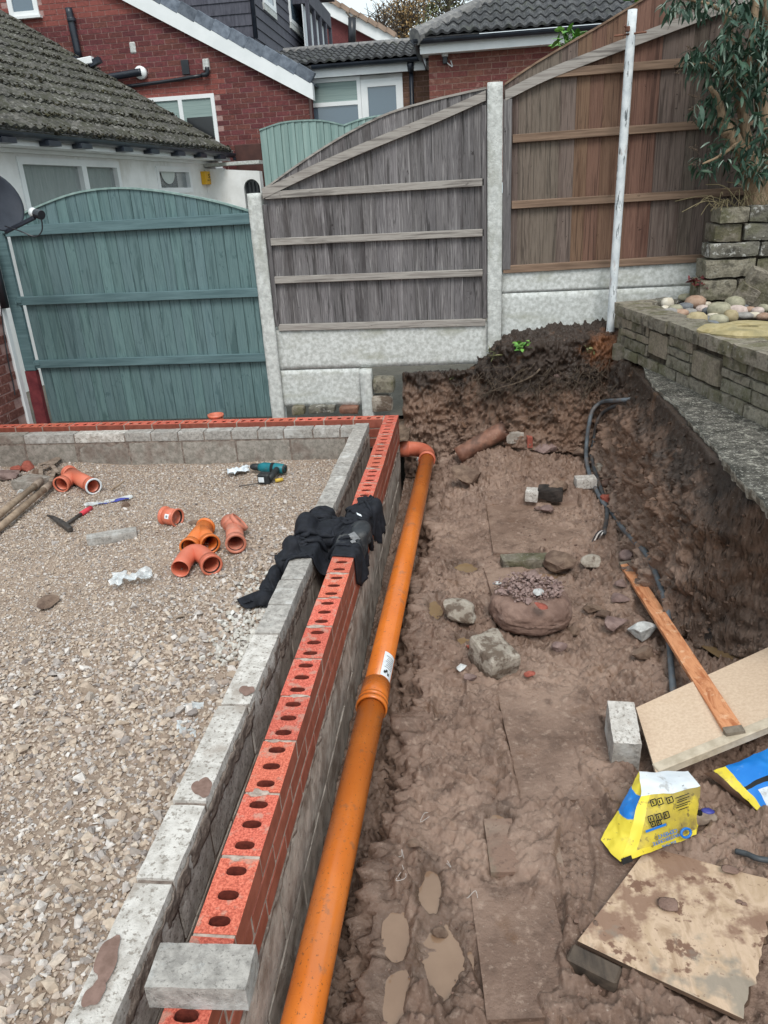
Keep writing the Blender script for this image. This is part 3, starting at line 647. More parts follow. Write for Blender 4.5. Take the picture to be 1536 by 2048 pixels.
def build_mud():
    xs = np.concatenate([np.linspace(.005, 1.40, 225), np.linspace(1.405, 1.66, 120), np.linspace(1.664, 1.82, 50), np.linspace(1.823, 2.12, 90), np.linspace(2.13, 2.6, 8)])
    ys = np.concatenate([np.linspace(-5.25, -1.6, 560, endpoint=False), np.linspace(-1.6, -.12, 170, endpoint=False), np.linspace(-.12, .53, 230)])
    X, Y = np.meshgrid(xs, ys, indexing='ij'); Z = base_h(X, Y)
    P = np.stack([X, Y, Z], -1)
    def normals(P):
        du = np.gradient(P, axis=0); dv = np.gradient(P, axis=1); n = np.cross(du, dv); return n / np.linalg.norm(n, axis=-1)[..., None]
    n = normals(P); flat = P.reshape(-1, 3); steep = 1 - np.clip(n[..., 2], 0, 1); st = sstep(.10, .5, steep)
    q = lambda f, s, o=4: fbm(flat * f, o, s).reshape(X.shape)
    rg = lambda f, s, o=3: ridged((flat @ np.array([[.62, -.70, -.35], [.55, .71, -.44], [.56, .08, .83]])) * f, o, s).reshape(X.shape)
    calm = .75 * sstep(-.05, .45, q(1.5, 3)) * (1 - st)
    wet = np.zeros_like(X); damp = np.zeros_like(X); dep = np.zeros_like(X)
    for c, a, b, rot in PUD:
        dx, dy = X - c[0], Y - c[1]; ca, sa = math.cos(rot), math.sin(rot)
        u, v = (dx * ca + dy * sa) / a, (-dx * sa + dy * ca) / b
        r2 = np.sqrt(u * u + v * v) + .6 * q(9, 21, 3)
        k = sstep(1.25, .75, r2); wet = np.maximum(wet, k); damp = np.maximum(damp, sstep(2.1, .9, r2)); dep = np.maximum(dep, k * .022)
    d = .016 * q(2.6, 5) + (1 - .6 * calm) * (.013 * q(9, 8) + .012 * rg(13, 9) + .015 * q(28, 11) + .012*rg(44,15,2)) * (1 - .8 * wet) + calm * .006 * q(34, 12)
    RM = np.array([[.62, .55, .56], [-.70, .71, .08], [-.35, -.44, .83]]); wp_ = np.stack([fbm(flat * 7 + k_ * 13, 2, 90 + k_) for k_ in range(3)], 1) * .055; turned = (flat + wp_) @ RM.T
    bl = lambda f, s: np.abs(vnoise(turned * f + 3.7, s)).reshape(X.shape)
    rough_m = (1 - .7 * calm) * (1 - .85 * wet) * (1 - st)
    d = d + rough_m * (.034 * bl(15, 61) + .024 * bl(29, 62) + .013 * bl(56, 63) - .02)
    d = d + st * (.03 * bl(18, 64) + .02 * bl(36, 65)) + st * (.050 * q(4.2, 31) + .040 * rg(8, 32) + .024 * q(19, 33) + .018 * rg(30, 34) + .012 * q(60, 35, 2))
    # clods
    cl = np.clip(q(22, 41, 2) - .25, 0, 1); cl2 = np.clip(q(55, 43, 2) - .2, 0, 1); d = d + cl2 * .026 * (1 - wet) * (1 - .5 * calm); d = d + cl * .040 * (1 - wet) * (1 - .75 * calm)
    for (fx_, fy_, fr_) in [(*hit(1250, 1712)[:2], .16), (*hit(1330, 1800)[:2], .26), (*hit(1430, 1880)[:2], .26), (*hit(1255, 1135)[:2], .10), (*hit(1300, 1215)[:2], .09), (*hit(1235, 1500)[:2], .12)]:
        e = sstep(1.0, .75, np.hypot(X - fx_, Y - fy_) / fr_); d = d * (1 - .75 * e) - .012 * e
    for c, r in FEET:
        dx, dy = X - c[0], Y - c[1]; ca, sa = math.cos(r), math.sin(r); u = dx * ca + dy * sa; v = -dx * sa + dy * ca
        w = .048 + .012 * np.cos(v * 16); e = sstep(1.15, .85, np.maximum(np.abs(u) / w, np.abs(v) / .145))
        tread = np.where((np.mod(v * 38 + np.abs(u) * 12, 1) < .5) ^ (np.mod(u * 45, 1) < .25), .0, .006)
        d = d * (1 - .6 * e) - e * (.016 + tread * 1.4); rim = sstep(1.5, 1.15, np.maximum(np.abs(u) / w, np.abs(v) / .15)) - e; d = d + np.clip(rim, 0, 1) * .010
    for c, w, l, rot in SLABS:
        dx, dy = X - c[0], Y - c[1]; ca, sa = math.cos(rot), math.sin(rot); u = dx * ca + dy * sa; v = -dx * sa + dy * ca
        e = sstep(.012, -.012, np.maximum(np.abs(u) - w / 2, np.abs(v) - l / 2))
        cover = sstep(-.25, .45, q(4, 51) + 1.0 * (u / w) + .05)
        Zt = c[2] - .012 + cover * .034 + .008 * q(16, 52)
        P[..., 2] = P[..., 2] * (1 - e) + Zt * e; d = d * (1 - .35 * e)
    d = d * (1 - .85 * sstep(.12, .33, P[..., 2]) * (X > 1.42) * sstep(.0, -.25, Y))
    keep = np.where(Y < -2.2, sstep(2.4, 2.1, X), sstep(2.0, 1.66, X))
    P = P + n * (d * keep)[..., None]; P[..., 2] -= dep
    me = fast_mesh('mud', P.reshape(-1, 3), grid_quads(len(xs), len(ys)), M['mud'])
    damp = np.maximum(damp, .8 * sstep(.36, .24, X) * (Y < .2)); at = me.attributes.new('wet', 'FLOAT', 'POINT'); at.data.foreach_set('value', damp.reshape(-1).astype(np.float32))
    return struct('mud_ground', me), xs, ys, P, st
mud, GX, GY, GP, GS = build_mud()
GZ = GP[..., 2]
from mathutils.bvhtree import BVHTree
def _bvh():
    me = mud.data; n = len(me.vertices); V = np.zeros(n * 3, np.float32); me.vertices.foreach_get('co', V); V = V.reshape(-1, 3)
    Q = np.zeros(len(me.loops), np.int32); me.loops.foreach_get('vertex_index', Q); return BVHTree.FromPolygons(V.tolist(), Q.reshape(-1, 4).tolist())
MUD_BVH = _bvh()
def hit(px, py, dz=0.0):
    """where the pixel's ray meets the finished mud surface"""
    h = MUD_BVH.ray_cast(Vector(CAM), Vector(ray(px, py)).normalized())
    return np.array(h[0]) if h[0] is not None else atz(px, py, -.45)
def mud_z(x, y):
    i = int(np.clip(np.searchsorted(GX, x), 0, len(GX) - 1)); j = int(np.clip(np.searchsorted(GY, y), 0, len(GY) - 1)); return float(GZ[i, j])

def flat_patch(c, a, b, rot, z, seed, n=40, wob=.18):
    rng = np.random.RandomState(seed); ph = rng.uniform(0, 6.28, 4); V = [(c[0], c[1], z)]
    for k in range(n):
        t = 2 * math.pi * k / n; r = 1 + wob * (math.sin(2 * t + ph[0]) * .6 + math.sin(3 * t + ph[1]) * .5 + math.sin(5 * t + ph[2]) * .3)
        u, v = a * r * math.cos(t), b * r * math.sin(t)
        V.append((c[0] + u * math.cos(rot) - v * math.sin(rot), c[1] + u * math.sin(rot) + v * math.cos(rot), z))
    return V, [(0, k + 1, (k + 1) % n + 1) for k in range(n)]
for i, (c, a, b, rot) in enumerate(PUD):
    zc = base_h(c[0], c[1]); V, F = flat_patch(c, a * 1.45, b * 1.35, rot, float(zc) - .0105, i, wob=.08)
    struct('puddle', mk_mesh('puddle', V, F, M['water_y'] if i in (0, 1, 7, 8) else M['water']))

# gravel inside the footings
def in_view(P, m=90):
    d = P - CAM; z = d @ AF; x = 768 + FPX * (d @ AX) / z; y = 1024 - FPX * (d @ AU) / z
    return (z > .2) & (x > -m) & (x < 1536 + m) & (y > -m) & (y < 2048 + m)
def gravel_h(x, y):
    P = np.stack([x, y, 0 * x], -1).reshape(-1, 3)
    return (-.238 + .022 * fbm(P * 1.6, 3, 71) + .010 * fbm(P * 7, 3, 72)).reshape(np.shape(x)) + .045 * sstep(-2.6, -4.4, y) * sstep(-1.2, -.35, x)
xs = np.linspace(-3.35, -.285, 240); ys = np.linspace(-5.25, -.315, 380); X, Y = np.meshgrid(xs, ys, indexing='ij')
Z = gravel_h(X, Y)
struct('gravel_bed', fast_mesh('gravel_bed', np.stack([X, Y, Z], -1).reshape(-1, 3), grid_quads(len(xs), len(ys)), M['gravel_bed']))
def hull_stones(k, seed):
    rng = np.random.RandomState(seed); out = []
    for _ in range(k):
        bm = bmesh.new(); pts = rng.normal(size=(11, 3)); pts /= np.linalg.norm(pts, axis=1)[:, None]; pts *= rng.uniform(.75, 1.05, (11, 1)); pts *= np.array([.5, rng.uniform(.34, .46), rng.uniform(.22, .36)])
        for p in pts: bm.verts.new(p)
        bmesh.ops.convex_hull(bm, input=bm.verts[:]); bmesh.ops.triangulate(bm, faces=bm.faces[:])
        loose = [v for v in bm.verts if not v.link_faces]
        for v in loose: bm.verts.remove(v)
        bm.verts.index_update(); bm.verts.ensure_lookup_table()
        out.append((np.array([v.co[:] for v in bm.verts]), np.array([[v.index for v in f.verts] for f in bm.faces]))); bm.free()
    return out
def scatter(name, pos, size, base, seed, m, parent=None):
    rng = np.random.RandomState(seed); n = len(pos); which = rng.randint(0, len(base), n); Vs = []; Fs = []; off = 0
    for b, (bv, bf) in enumerate(base):
        idx = np.where(which == b)[0]; k = len(idx)
        if not k: continue
        az = rng.uniform(0, 6.283, k); tl = rng.normal(0, .45, k); rl = rng.normal(0, .45, k)
        ca, sa, ct, s_t, cr, sr = np.cos(az), np.sin(az), np.cos(tl), np.sin(tl), np.cos(rl), np.sin(rl)
        Rm = np.zeros((k, 3, 3))
        Rm[:, 0, 0] = ca * ct; Rm[:, 0, 1] = ca * s_t * sr - sa * cr; Rm[:, 0, 2] = ca * s_t * cr + sa * sr
        Rm[:, 1, 0] = sa * ct; Rm[:, 1, 1] = sa * s_t * sr + ca * cr; Rm[:, 1, 2] = sa * s_t * cr - ca * sr
        Rm[:, 2, 0] = -s_t; Rm[:, 2, 1] = ct * sr; Rm[:, 2, 2] = ct * cr
        V = np.einsum('nij,vj->nvi', Rm, bv) * size[idx][:, None, None] + pos[idx][:, None, :]
        Fq = bf[None] + (np.arange(k) * len(bv))[:, None, None] + off
        Vs.append(V.reshape(-1, 3)); Fs.append(Fq.reshape(-1, 3)); off += k * len(bv)
    me = fast_mesh(name, np.vstack(Vs), np.vstack(Fs), m, smooth=False)
    o = new_obj(name, me, parent); o['kind'] = 'stuff'; return o
HS = hull_stones(10, 5)
rng = np.random.RandomState(11)
n = 150000
gx = rng.uniform(-3.3, -.31, n); gy = rng.uniform(-5.2, -.34, n)
coarse = fbm(np.stack([gx, gy, 0 * gx], -1) * 1.3, 3, 81) + .9 * sstep(-1.0, -.32, gx) * sstep(-1.0, -2.2, gy) + .8 * sstep(-2.2, -3.4, gy) - .25
sz = np.exp(rng.normal(0, .42, n)) * (.0096 + .0085 * sstep(-.1, 1.0, coarse))
keep = in_view(np.stack([gx, gy, np.full(n, -.23)], -1)) & (rng.rand(n) < np.clip((.012 / sz) ** 1.2, .28, 1))
gx, gy, sz = gx[keep], gy[keep], sz[keep]
gz = gravel_h(gx, gy) + sz * rng.uniform(.0, .30, len(gx))
tag(scatter('gravel', np.stack([gx, gy, gz], -1), sz * 1.25, HS, 3, M['stones']), 'buff crushed stone gravel spread inside the new footings', 'gravel')
# pale chips fallen along the block wall
k = 900; cx = -.32 - np.abs(rng.normal(0, .13, k)); cy = rng.uniform(-3.0, -2.1, k); s2 = rng.uniform(.014, .042, k)
tag(scatter('limestone_chips', np.stack([cx, cy, gravel_h(cx, cy) + s2 * .4], -1), s2, HS, 9, M['stones_pale']), 'drift of pale limestone chips against the block wall below the jacket', 'gravel')
# crumbs and grit on the mud
k = 9000; cx = rng.uniform(.3, 1.6, k); cy = rng.uniform(-4.9, .3, k); s2 = np.exp(rng.normal(0, .5, k)) * .0085
kp = fbm(np.stack([cx, cy, 0 * cx], -1) * 2.2, 3, 91) + rng.normal(0, .18, k) > .02; cx, cy, s2 = cx[kp], cy[kp], s2[kp]
cz = np.array([mud_z(a, b) for a, b in zip(cx, cy)])
tag(scatter('mud_crumbs', np.stack([cx, cy, cz + s2 * .2], -1), s2, HS, 17, M['mud_crumbs']), 'brown mud crumbs and grit strewn over the trench floor', 'mud')

# crumbling clods on the cut faces
ii = np.argwhere((GS > .5) & (GP[..., 2] > -.42) & (GP[..., 2] < .36) & (GP[..., 0] > .3)); ii = ii[rng.choice(len(ii), 6000)]; P_ = GP[ii[:, 0], ii[:, 1]] + rng.normal(0, .006, (len(ii), 3)); s2 = np.exp(rng.normal(0, .55, len(ii))) * .0135
clod = scatter('bank_clods', P_, s2, HS, 23, M['mud']); tag(clod, 'crumbly clods of dark soil clinging to the cut banks', 'soil')
# wide ground, neighbour's drive, soil strip behind the footings, soil behind the walls
def sheet(name, x0, x1, y0, y1, z, m, nx=2, ny=2, amp=0, f=3, seed=0):
    xs = np.linspace(x0, x1, nx); ys = np.linspace(y0, y1, ny); X, Y = np.meshgrid(xs, ys, indexing='ij'); P = np.stack([X, Y, np.full_like(X, z)], -1).reshape(-1, 3)
    if amp: P[:, 2] += amp * fbm(P * f, 4, seed)
    return struct(name, fast_mesh(name, P, grid_quads(nx, ny), m))
sheet('ground', -300, 300, -300, 300, -1.0, M['ground'])
sheet('drive', -40, 40, .56, 60, -.16, M['ground'])
sheet('soil_strip', -3.4, .06, -.02, .6, -.20, M['soil_pale'], 160, 40, .05, 9, 4)
sheet('garden_soil', 2.1, 6.5, -3.6, .7, .60, M['plain_soil'], 60, 60, .03, 4, 6)

# concrete path along the bank edge
def path():
    ys = np.linspace(-4.2, -.02, 240); t = []
    for y in ys:
        e = 1.648 + .008 * math.sin(y * 3.1) + .006 * math.sin(y * 8.7 + 1) + .004 * math.sin(y * 23) + .003 * math.sin(y * 61)
        if y > -.75: e += .10 * sstep(-.75, -.05, y)
        e += .45 * float(sstep(-3.0, -3.4, y)); t.append(e)
    xs = np.linspace(0, 1, 40); P = []
    for i, y in enumerate(ys):
        for s in xs: P.append((t[i] + s * (2.75 - t[i]), y, .400))
    P = np.array(P); P[:, 2] += .006 * fbm(P * 6, 4, 3); nu, nv = len(ys), len(xs)
    V = [tuple(p) for p in P]; Q = [tuple(q[::-1]) for q in grid_quads(nu, nv)]; mi = [0] * len(Q)
    b = len(V)
    for i in range(nu):
        e = P[i * nv]; j = .012 * math.sin(i * 1.7) + .01 * math.sin(i * .6)
        V.append((e[0] + .004 + .004 * math.sin(i * 2.3), e[1], e[2] - .02)); V.append((e[0] + .012 + j * .3, e[1], e[2] - .045 - abs(j) * .2))
    for i in range(nu - 1):
        Q += [(i * nv, (i + 1) * nv, b + 2 * (i + 1), b + 2 * i), (b + 2 * i, b + 2 * (i + 1), b + 2 * (i + 1) + 1, b + 2 * i + 1)]; mi += [1, 1]
    return struct('path', mk_mesh('path', V, Q, [M['path'], M['path_edge']], True, mi))
path()

# ================================================================== NEW FOOTING WALLS
def holed_brick(L=.215, W=.1025, H=.065):
    """perforated brick, length along Y, top at z=0, outer (right) face at x=0"""
    mb = MB(); cell = L / 3; a, b = .0275, .0160; dep = H - .001
    for c in range(3):
        cy = -L + cell * (c + .5); cx = -W / 2
        rect = []; hx, hy = W / 2, cell / 2
        for s in range(4): rect.append((-hx + W * s / 4, -hy))
        for s in range(3): rect.append((hx, -hy + cell * s / 3))
        for s in range(4): rect.append((hx - W * s / 4, hy))
        for s in range(3): rect.append((-hx, hy - cell * s / 3))
        n = len(rect); V = []; F = []
        for (x, y) in rect: V.append((cx + x, cy + y, 0))
        for lv in (0, 1, 2):
            for (x, y) in rect:
                th = math.atan2(y / hy, x / hx); ct, s_t = math.cos(th), math.sin(th)
                hx2 = a * math.copysign(abs(ct) ** .75, ct); hy2 = b * math.copysign(abs(s_t) ** .9, s_t)
                k = 1.06 if lv == 0 else .97
                V.append((cx + hx2 * k, cy + hy2 * k, (0, -.004, -dep)[lv]))
        G_ = []
        for i in range(n):
            j = (i + 1) % n
            F += [(i, j, n + j, n + i), (n + i, n + j, 2 * n + j, 2 * n + i)]; G_.append((2 * n + i, 2 * n + j, 3 * n + j, 3 * n + i))
        G_.append(tuple(3 * n + i for i in range(n)))
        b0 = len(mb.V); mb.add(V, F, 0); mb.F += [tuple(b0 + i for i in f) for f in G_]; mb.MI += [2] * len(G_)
    V = [(-W, -L, 0), (0, -L, 0), (0, 0, 0), (-W, 0, 0), (-W, -L, -H), (0, -L, -H), (0, 0, -H), (-W, 0, -H)]
    mb.add(V, [(0, 4, 5, 1), (1, 5, 6, 2), (2, 6, 7, 3), (3, 7, 4, 0)], 1)
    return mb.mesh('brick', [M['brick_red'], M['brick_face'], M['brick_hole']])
def solid_brick(L=.215, W=.1025, H=.065, m=('brick_red', 'brick_face')):
    V, F = cbox((W, L, H), .0025); V = [(v[0] - W / 2, v[1] - L / 2, v[2] - H / 2) for v in V]
    return mk_mesh('brick', V, F, [M[m[1]]])
HB, SB, SBH = holed_brick(), solid_brick(), solid_brick(L=.1025)
rnd = random.Random(3)
def jit(a): return rnd.uniform(-a, a)
bw = thing('brick_wall', (0, -2.2, -.66), 'new red brick outer wall with hollow-topped bricks running beside the long orange pipe', 'brick wall')
yj = [-4.376 + .225 * k for k in range(-3, 13)]; p2 = (0 - yj[-1]) / 7; yj += [yj[-1] + p2 * k for k in range(1, 8)]
def near_m(loc, sy=1.0, rz=0.0, back=False):
    m = T(*loc) @ RZ(rz) @ Matrix.Rotation(jit(.004), 4, 'X') @ Matrix.Rotation(jit(.008), 4, 'Y') @ Matrix.Diagonal((1, sy, 1, 1))
    return m
for i in range(len(yj) - 1):
    L = yj[i + 1] - yj[i] - .010
    part('brick', HB, bw, near_m((jit(.0015), yj[i + 1] - .005, jit(.0012)), L / .215, jit(.004)))
    mid = (yj[i] + yj[i + 1]) / 2
    for c, (z, off) in enumerate(((-.075, True), (-.150, False))):
        y1 = (mid if off else yj[i + 1]) - .005
        if y1 > 0: continue
        part('brick', SB, bw, near_m((jit(.0012), y1, z), L / .215))
part('brick', SBH, bw, T(0, -.001, -.075))
xj = [-.1075 - .2254 * k for k in range(0, 15)]
for i in range(len(xj) - 1):
    L = .2154
    m = T(xj[i] - .005, -.1025 + jit(.001), jit(.001)) @ RZ(-math.pi / 2)      # local Y -> world X
    part('brick', HB, bw, T(xj[i] - .005, jit(.001), jit(.001)) @ RZ(math.pi / 2) @ T(0, L, 0))
    for z in (-.075, -.150):
        part('brick', SB, bw, T(xj[i] - .005, 0, z) @ RZ(math.pi / 2) @ T(0, L, 0))
mb = MB()
mb.span((-.099, -5.05, -.222), (-.0018, 0 - .004, -.0655)); mb.span((-3.25, -.099, -.222), (-.1, -.0018, -.0655))
for y in yj[1:-1]: mb.span((-.1000, y - .0052, -.066), (-.0010, y + .0052, -.0008 - abs(jit(.002))))
for x in xj: mb.span((x - .0052, -.1000, -.066), (x + .0052, -.0010, -.0008 - abs(jit(.002))))
mb.part('mortar', M['mortar'], bw)
# block courses under the bricks on the trench side
BLK = {}
def block_mesh(L, W, H, m, seed=0, ch=.004):
    key = (round(L, 3), W, H, m, seed)
    if key not in BLK:
        V, F = rough_box_geo((L, W, H), seed + 5, (8, 3, 5), .0022, 30, .10); BLK[key] = mk_mesh('block', V, F, M[m], True)
        BLK[key].polygons.foreach_set('use_smooth', np.zeros(len(F), bool))
    return BLK[key]
for c, zt in enumerate((-.228, -.453)):
    y = 0 - (.22 if c else 0)
    while y > -5.1:
        part('block', block_mesh(.44, .100, .215, 'block_dark', rnd.randint(0, 2)), bw, T(-.049 + jit(.003), y - .22, zt - .1075) @ RZ(math.pi / 2) )
        y -= .45
mb = MB(); mb.span((-.095, -5.05, -.66), (-.006, -.003, -.224)); mb.part('mortar', M['mortar_dark'], bw)
# squeezed mortar along the joint under the bricks
V, F = rough_box_geo((.010, 4.9, .018), 9, (2, 500, 3), .007, 24, .3); part('mortar_bead', mk_mesh('mortar_bead', V + np.array([-.001, -2.5, -.226]), F, M['mortar_dark'], True), bw)

kw = thing('block_wall', (-.25, -2.2, -.3), 'grey concrete block inner wall with pale lime-dusted near blocks, round the gravel', 'block wall')
x0, x1 = -.302, -.200; xc = (x0 + x1) / 2; Wd = x1 - x0
nearj = [-5.12, -4.68, -4.235, -3.971, -3.528, -3.08]
for i in range(len(nearj) - 1):
    L = nearj[i + 1] - nearj[i] - .012
    part('block', block_mesh(L, Wd, .212, 'block_pale', i), kw, T(xc + jit(.004), (nearj[i] + nearj[i + 1]) / 2, -.106 + jit(.003)) @ RZ(math.pi / 2 + jit(.01)))
y = -3.08
k = 0
while y < -.36:
    L = .2225; part('concrete_brick', block_mesh(L - .007, Wd, .066, 'block_grey', k % 3), kw, T(xc + jit(.003), y + L / 2, -.033 + jit(.0015)) @ RZ(math.pi / 2)); y += L; k += 1
xs_ = [-3.22, -2.84, -2.435, -2.037, -1.831, -1.621, -1.42, -1.212, -1.013, -.818, -.60, -.40, -.198]
for i in range(len(xs_) - 1):
    L = xs_[i + 1] - xs_[i]
    part('concrete_brick', block_mesh(L - .008, .100, .066, 'block_pale' if i == 2 else ('block' if i in (0,) else 'block_grey'), i % 3), kw, T((xs_[i] + xs_[i + 1]) / 2, -.28, -.031 + jit(.0015)))
xb = [-3.26, -2.848, -2.44, -2.02, -1.602, -1.187, -.774, -.36, -.198]
for i in range(len(xb) - 1):
    L = xb[i + 1] - xb[i]; part('block', block_mesh(L - .011, .100, .215, 'block', i % 4), kw, T((xb[i] + xb[i + 1]) / 2, -.28 + jit(.003), -.183))
y = -.22
while y > -5.1:
    part('block', block_mesh(.438, Wd, .215, 'block_dark', 1), kw, T(xc, y - .22, -.183 if y > -3.2 else -.330) @ RZ(math.pi / 2)); y -= .449
mb = MB(); mb.span((x0 + .006, -5.1, -.42), (x1 - .006, -.24, -.010)); mb.span((-3.24, -.326, -.42), (-.21, -.235, -.010)); mb.part('mortar', M['mortar_dark'], kw)
# ragged mortar left in the cavity and pale smears on top
for (ya, yb, zc, s) in ((-4.9, -3.0, -.055, 3), (-3.1, -1.4, -.085, 4), (-1.5, -.35, -.08, 6)):
    V, F = rough_box_geo((.005, yb - ya, .060), s, (2, int((yb - ya) / .008), 9), .010, 30, .3)
    part('mortar_bead', mk_mesh('mortar_bead', V + np.array([x1 - .001, (ya + yb) / 2, zc]), F, M['mortar_dark'], True), kw)
for (px, py, a, b, s) in ((405, 1575, .028, .040, 1), (494, 1382, .026, .028, 2), (215, 1920, .026, .055, 3), (190, 1990, .022, .03, 4)):
    c = atz(px, py, .001); V, F = flat_patch(c, a, b, .1, .0018 + .0012 * s, s, 40, .22); part('mortar_smear', mk_mesh('mortar_smear', V, F, M['mortar_pat']), kw)
for q_ in range(34):
    rr_ = random.Random(q_ + 50); yy = rr_.choice(yj[3:-2]) + rr_.uniform(-.008, .008)
    V, F = rock_geo(200 + q_, (rr_.uniform(.02, .07), rr_.uniform(.010, .020), .004), 3, 3, .3); part('mortar_smear', mk_mesh('mortar_smear', V + np.array([rr_.uniform(-.080, -.03), yy, .0006]), F, M['mortar'], True), bw)
for (px, py, a, b, s) in ((548, 1482, .034, .016, 11), (512, 1590, .036, .014, 12)):
    c = atz(px, py, .001); 
    V, F = rock_geo(s, (a * 1.2, b * 1.1, .006), 2, 4); part('mortar_smear', mk_mesh('mortar_smear', V + np.array([c[0], c[1] , .001]), F, M['mortar'], True), bw)
solo('concrete_brick', mk_mesh('concrete_brick', *rough_box_geo((.215, .1025, .066), 77, (12, 6, 4), .0018, 40, .06), M['block_grey']),
     'loose grey concrete brick laid across the cavity near the bottom of the picture', 'brick', None, T(-.029, -4.497, .0345) @ RZ(.035))
# ================================================================== FENCES AND GATE
FY = .5
def curve_fn(pts, y):
    P = [aty(a, b, y) for a, b in pts]; X = [p[0] for p in P]; Z = [p[2] for p in P]; return lambda x: float(np.interp(x, X, Z))
def spline_fn(pts, y):
    P = np.array([aty(a, b, y)[[0, 2]] for a, b in pts]); D = smooth_path(np.c_[P[:, 0], 0 * P[:, 0], P[:, 1]], 8); return lambda x: float(np.interp(x, D[:, 0], D[:, 2]))
def board(parent, xa, xb, z0, ztop, y, m, feather=.008, th=.014, lean=0.0):
    za, zb = ztop(xa), ztop(xb); c = .0015
    g = .0035; yf = lambda t: y - feather * t
    V = []
    for z_, zz in ((z0, z0), (za, zb)):
        za_, zb_2 = (z_, zz); V += [(xa, y + .007, za_), (xa + g, yf(0), za_), (xb - g, yf(1), zb_2), (xb, yf(1) + .007, zb_2), (xb, y + th, zb_2), (xa, y + th, za_)]
    F = [(k, (k + 1) % 6, 6 + (k + 1) % 6, 6 + k) for k in range(6)] + [(5, 4, 3, 2, 1, 0), (6, 7, 8, 9, 10, 11)]
    return part('board', mk_mesh('board', V, F, m), parent)
def strip_along(parent, name, fn, x0, x1, dz, y0, y1, h, m, n=14):
    X = np.linspace(x0, x1, n); V = []; F = []
    for x in X:
        z = fn(x) + dz; V += [(x, y0, z), (x, y1, z), (x, y1, z + h), (x, y0, z + h)]
    for i in range(n - 1):
        for k in range(4): F.append((4 * i + k, 4 * i + 4 + k, 4 * i + 4 + (k + 1) % 4, 4 * i + (k + 1) % 4)[::-1])
    F += [(0, 1, 2, 3), tuple(4 * (n - 1) + k for k in (3, 2, 1, 0))]
    return part(name, mk_mesh(name, V, F, m), parent)
def rail_px(parent, a, b, h, m, y=FY, th=.032, name='rail', xmin=None, xmax=None):
    A, B = aty(*a, y - .02), aty(*b, y - .02)
    mb = MB(); mb.bar((A[0], y - .008 - th / 2, A[2]), (B[0], y - .008 - th / 2, B[2]), th, h, ch=.003)
    return mb.part(name, m, parent)

# middle grey panel
pf = thing('fence_panel', (-.16, FY, .60), 'weathered grey slatted panel with curved top between the two concrete posts', 'fence panel')
top_l = spline_fn([(528, 381), (600, 329), (680, 278), (768, 233), (850, 207), (920, 190), (975, 178)], FY)
x = -.990; k = 0
while x < .665:
    w = min(.088 + rnd.uniform(-.006, .012), .668 - x + .012); board(pf, x - .006, x + w, .618, top_l, FY + jit(.002), M['wood_grey']); x += w
strip_along(pf, 'capping', top_l, -.995, .672, .0, FY - .016, FY + .024, .014, M['rail_grey'], 30)
low_l = spline_fn([(528, 388), (610, 348), (690, 312), (768, 279), (870, 237), (975, 190)], FY)
strip_along(pf, 'curved_rail', low_l, -.985, .666, -.032, FY - .044, FY - .0095, .062, M['rail_grey'], 30)
for a, b in (((531, 391), (968, 364)), ((542, 484), (968, 465)), ((550, 560), (967, 545)), ((558, 655), (971, 644))):
    rail_px(pf, a, b, .052, M['rail_grey'])
for x in (-.978, .655):
    mb = MB(); mb.span((x - .017, FY - .040, .62), (x + .017, FY - .010, (top_l(x) - .10)), ch=.003); mb.part('end_batten', M['wood_grey'], pf)
# tall right panel
pr = thing('fence_panel', (1.8, FY, .98), 'tall brown and rust-stained fence panel behind the white pole and the shrub', 'fence panel')
top_r = spline_fn([(1008, 172), (1060, 136), (1130, 94), (1200, 54), (1265, 14), (1340, -30), (1440, -75), (1600, -120), (1760, -150)], FY)
x = .794; k = 0
while x < 2.95:
    w = .094 + rnd.uniform(-.008, .014)
    m = M['wood_red'] if 1.12 < x + rnd.uniform(-.08, .08) < 1.76 else M['wood_brown']
    board(pr, x - .006, x + w, .995, top_r, FY + jit(.002), m); x += w
strip_along(pr, 'capping', top_r, .797, 2.95, .0, FY - .016, FY + .024, .014, M['rail_brown'], 30)
low_r = spline_fn([(1010, 192), (1090, 152), (1200, 108), (1300, 70), (1433, 20), (1560, -25), (1700, -60)], FY)
strip_along(pr, 'curved_rail', low_r, .80, 2.9, -.034, FY - .044, FY - .0095, .066, M['rail_grey'], 30)
rail_px(pr, (1098, 148), (1560, 110), .054, M['rail_brown'])
for a, b in (((1025, 278), (1560, 238)), ((1023, 410), (1560, 378)), ((1006, 539), (1560, 507))): rail_px(pr, a, b, .054, M['rail_brown'])
mb = MB(); mb.span((.7865, FY - .042, .972), (.848, FY - .010, top_r(.82) - .10), ch=.003); mb.part('end_batten', M['wood_grey'], pr)
mb = MB(); mb.bar(aty(1437, 480, FY - .02), aty(1452, 452, FY - .02), .006, .016, mi=0); mb.part('splinter', M['rail_grey'], pr)

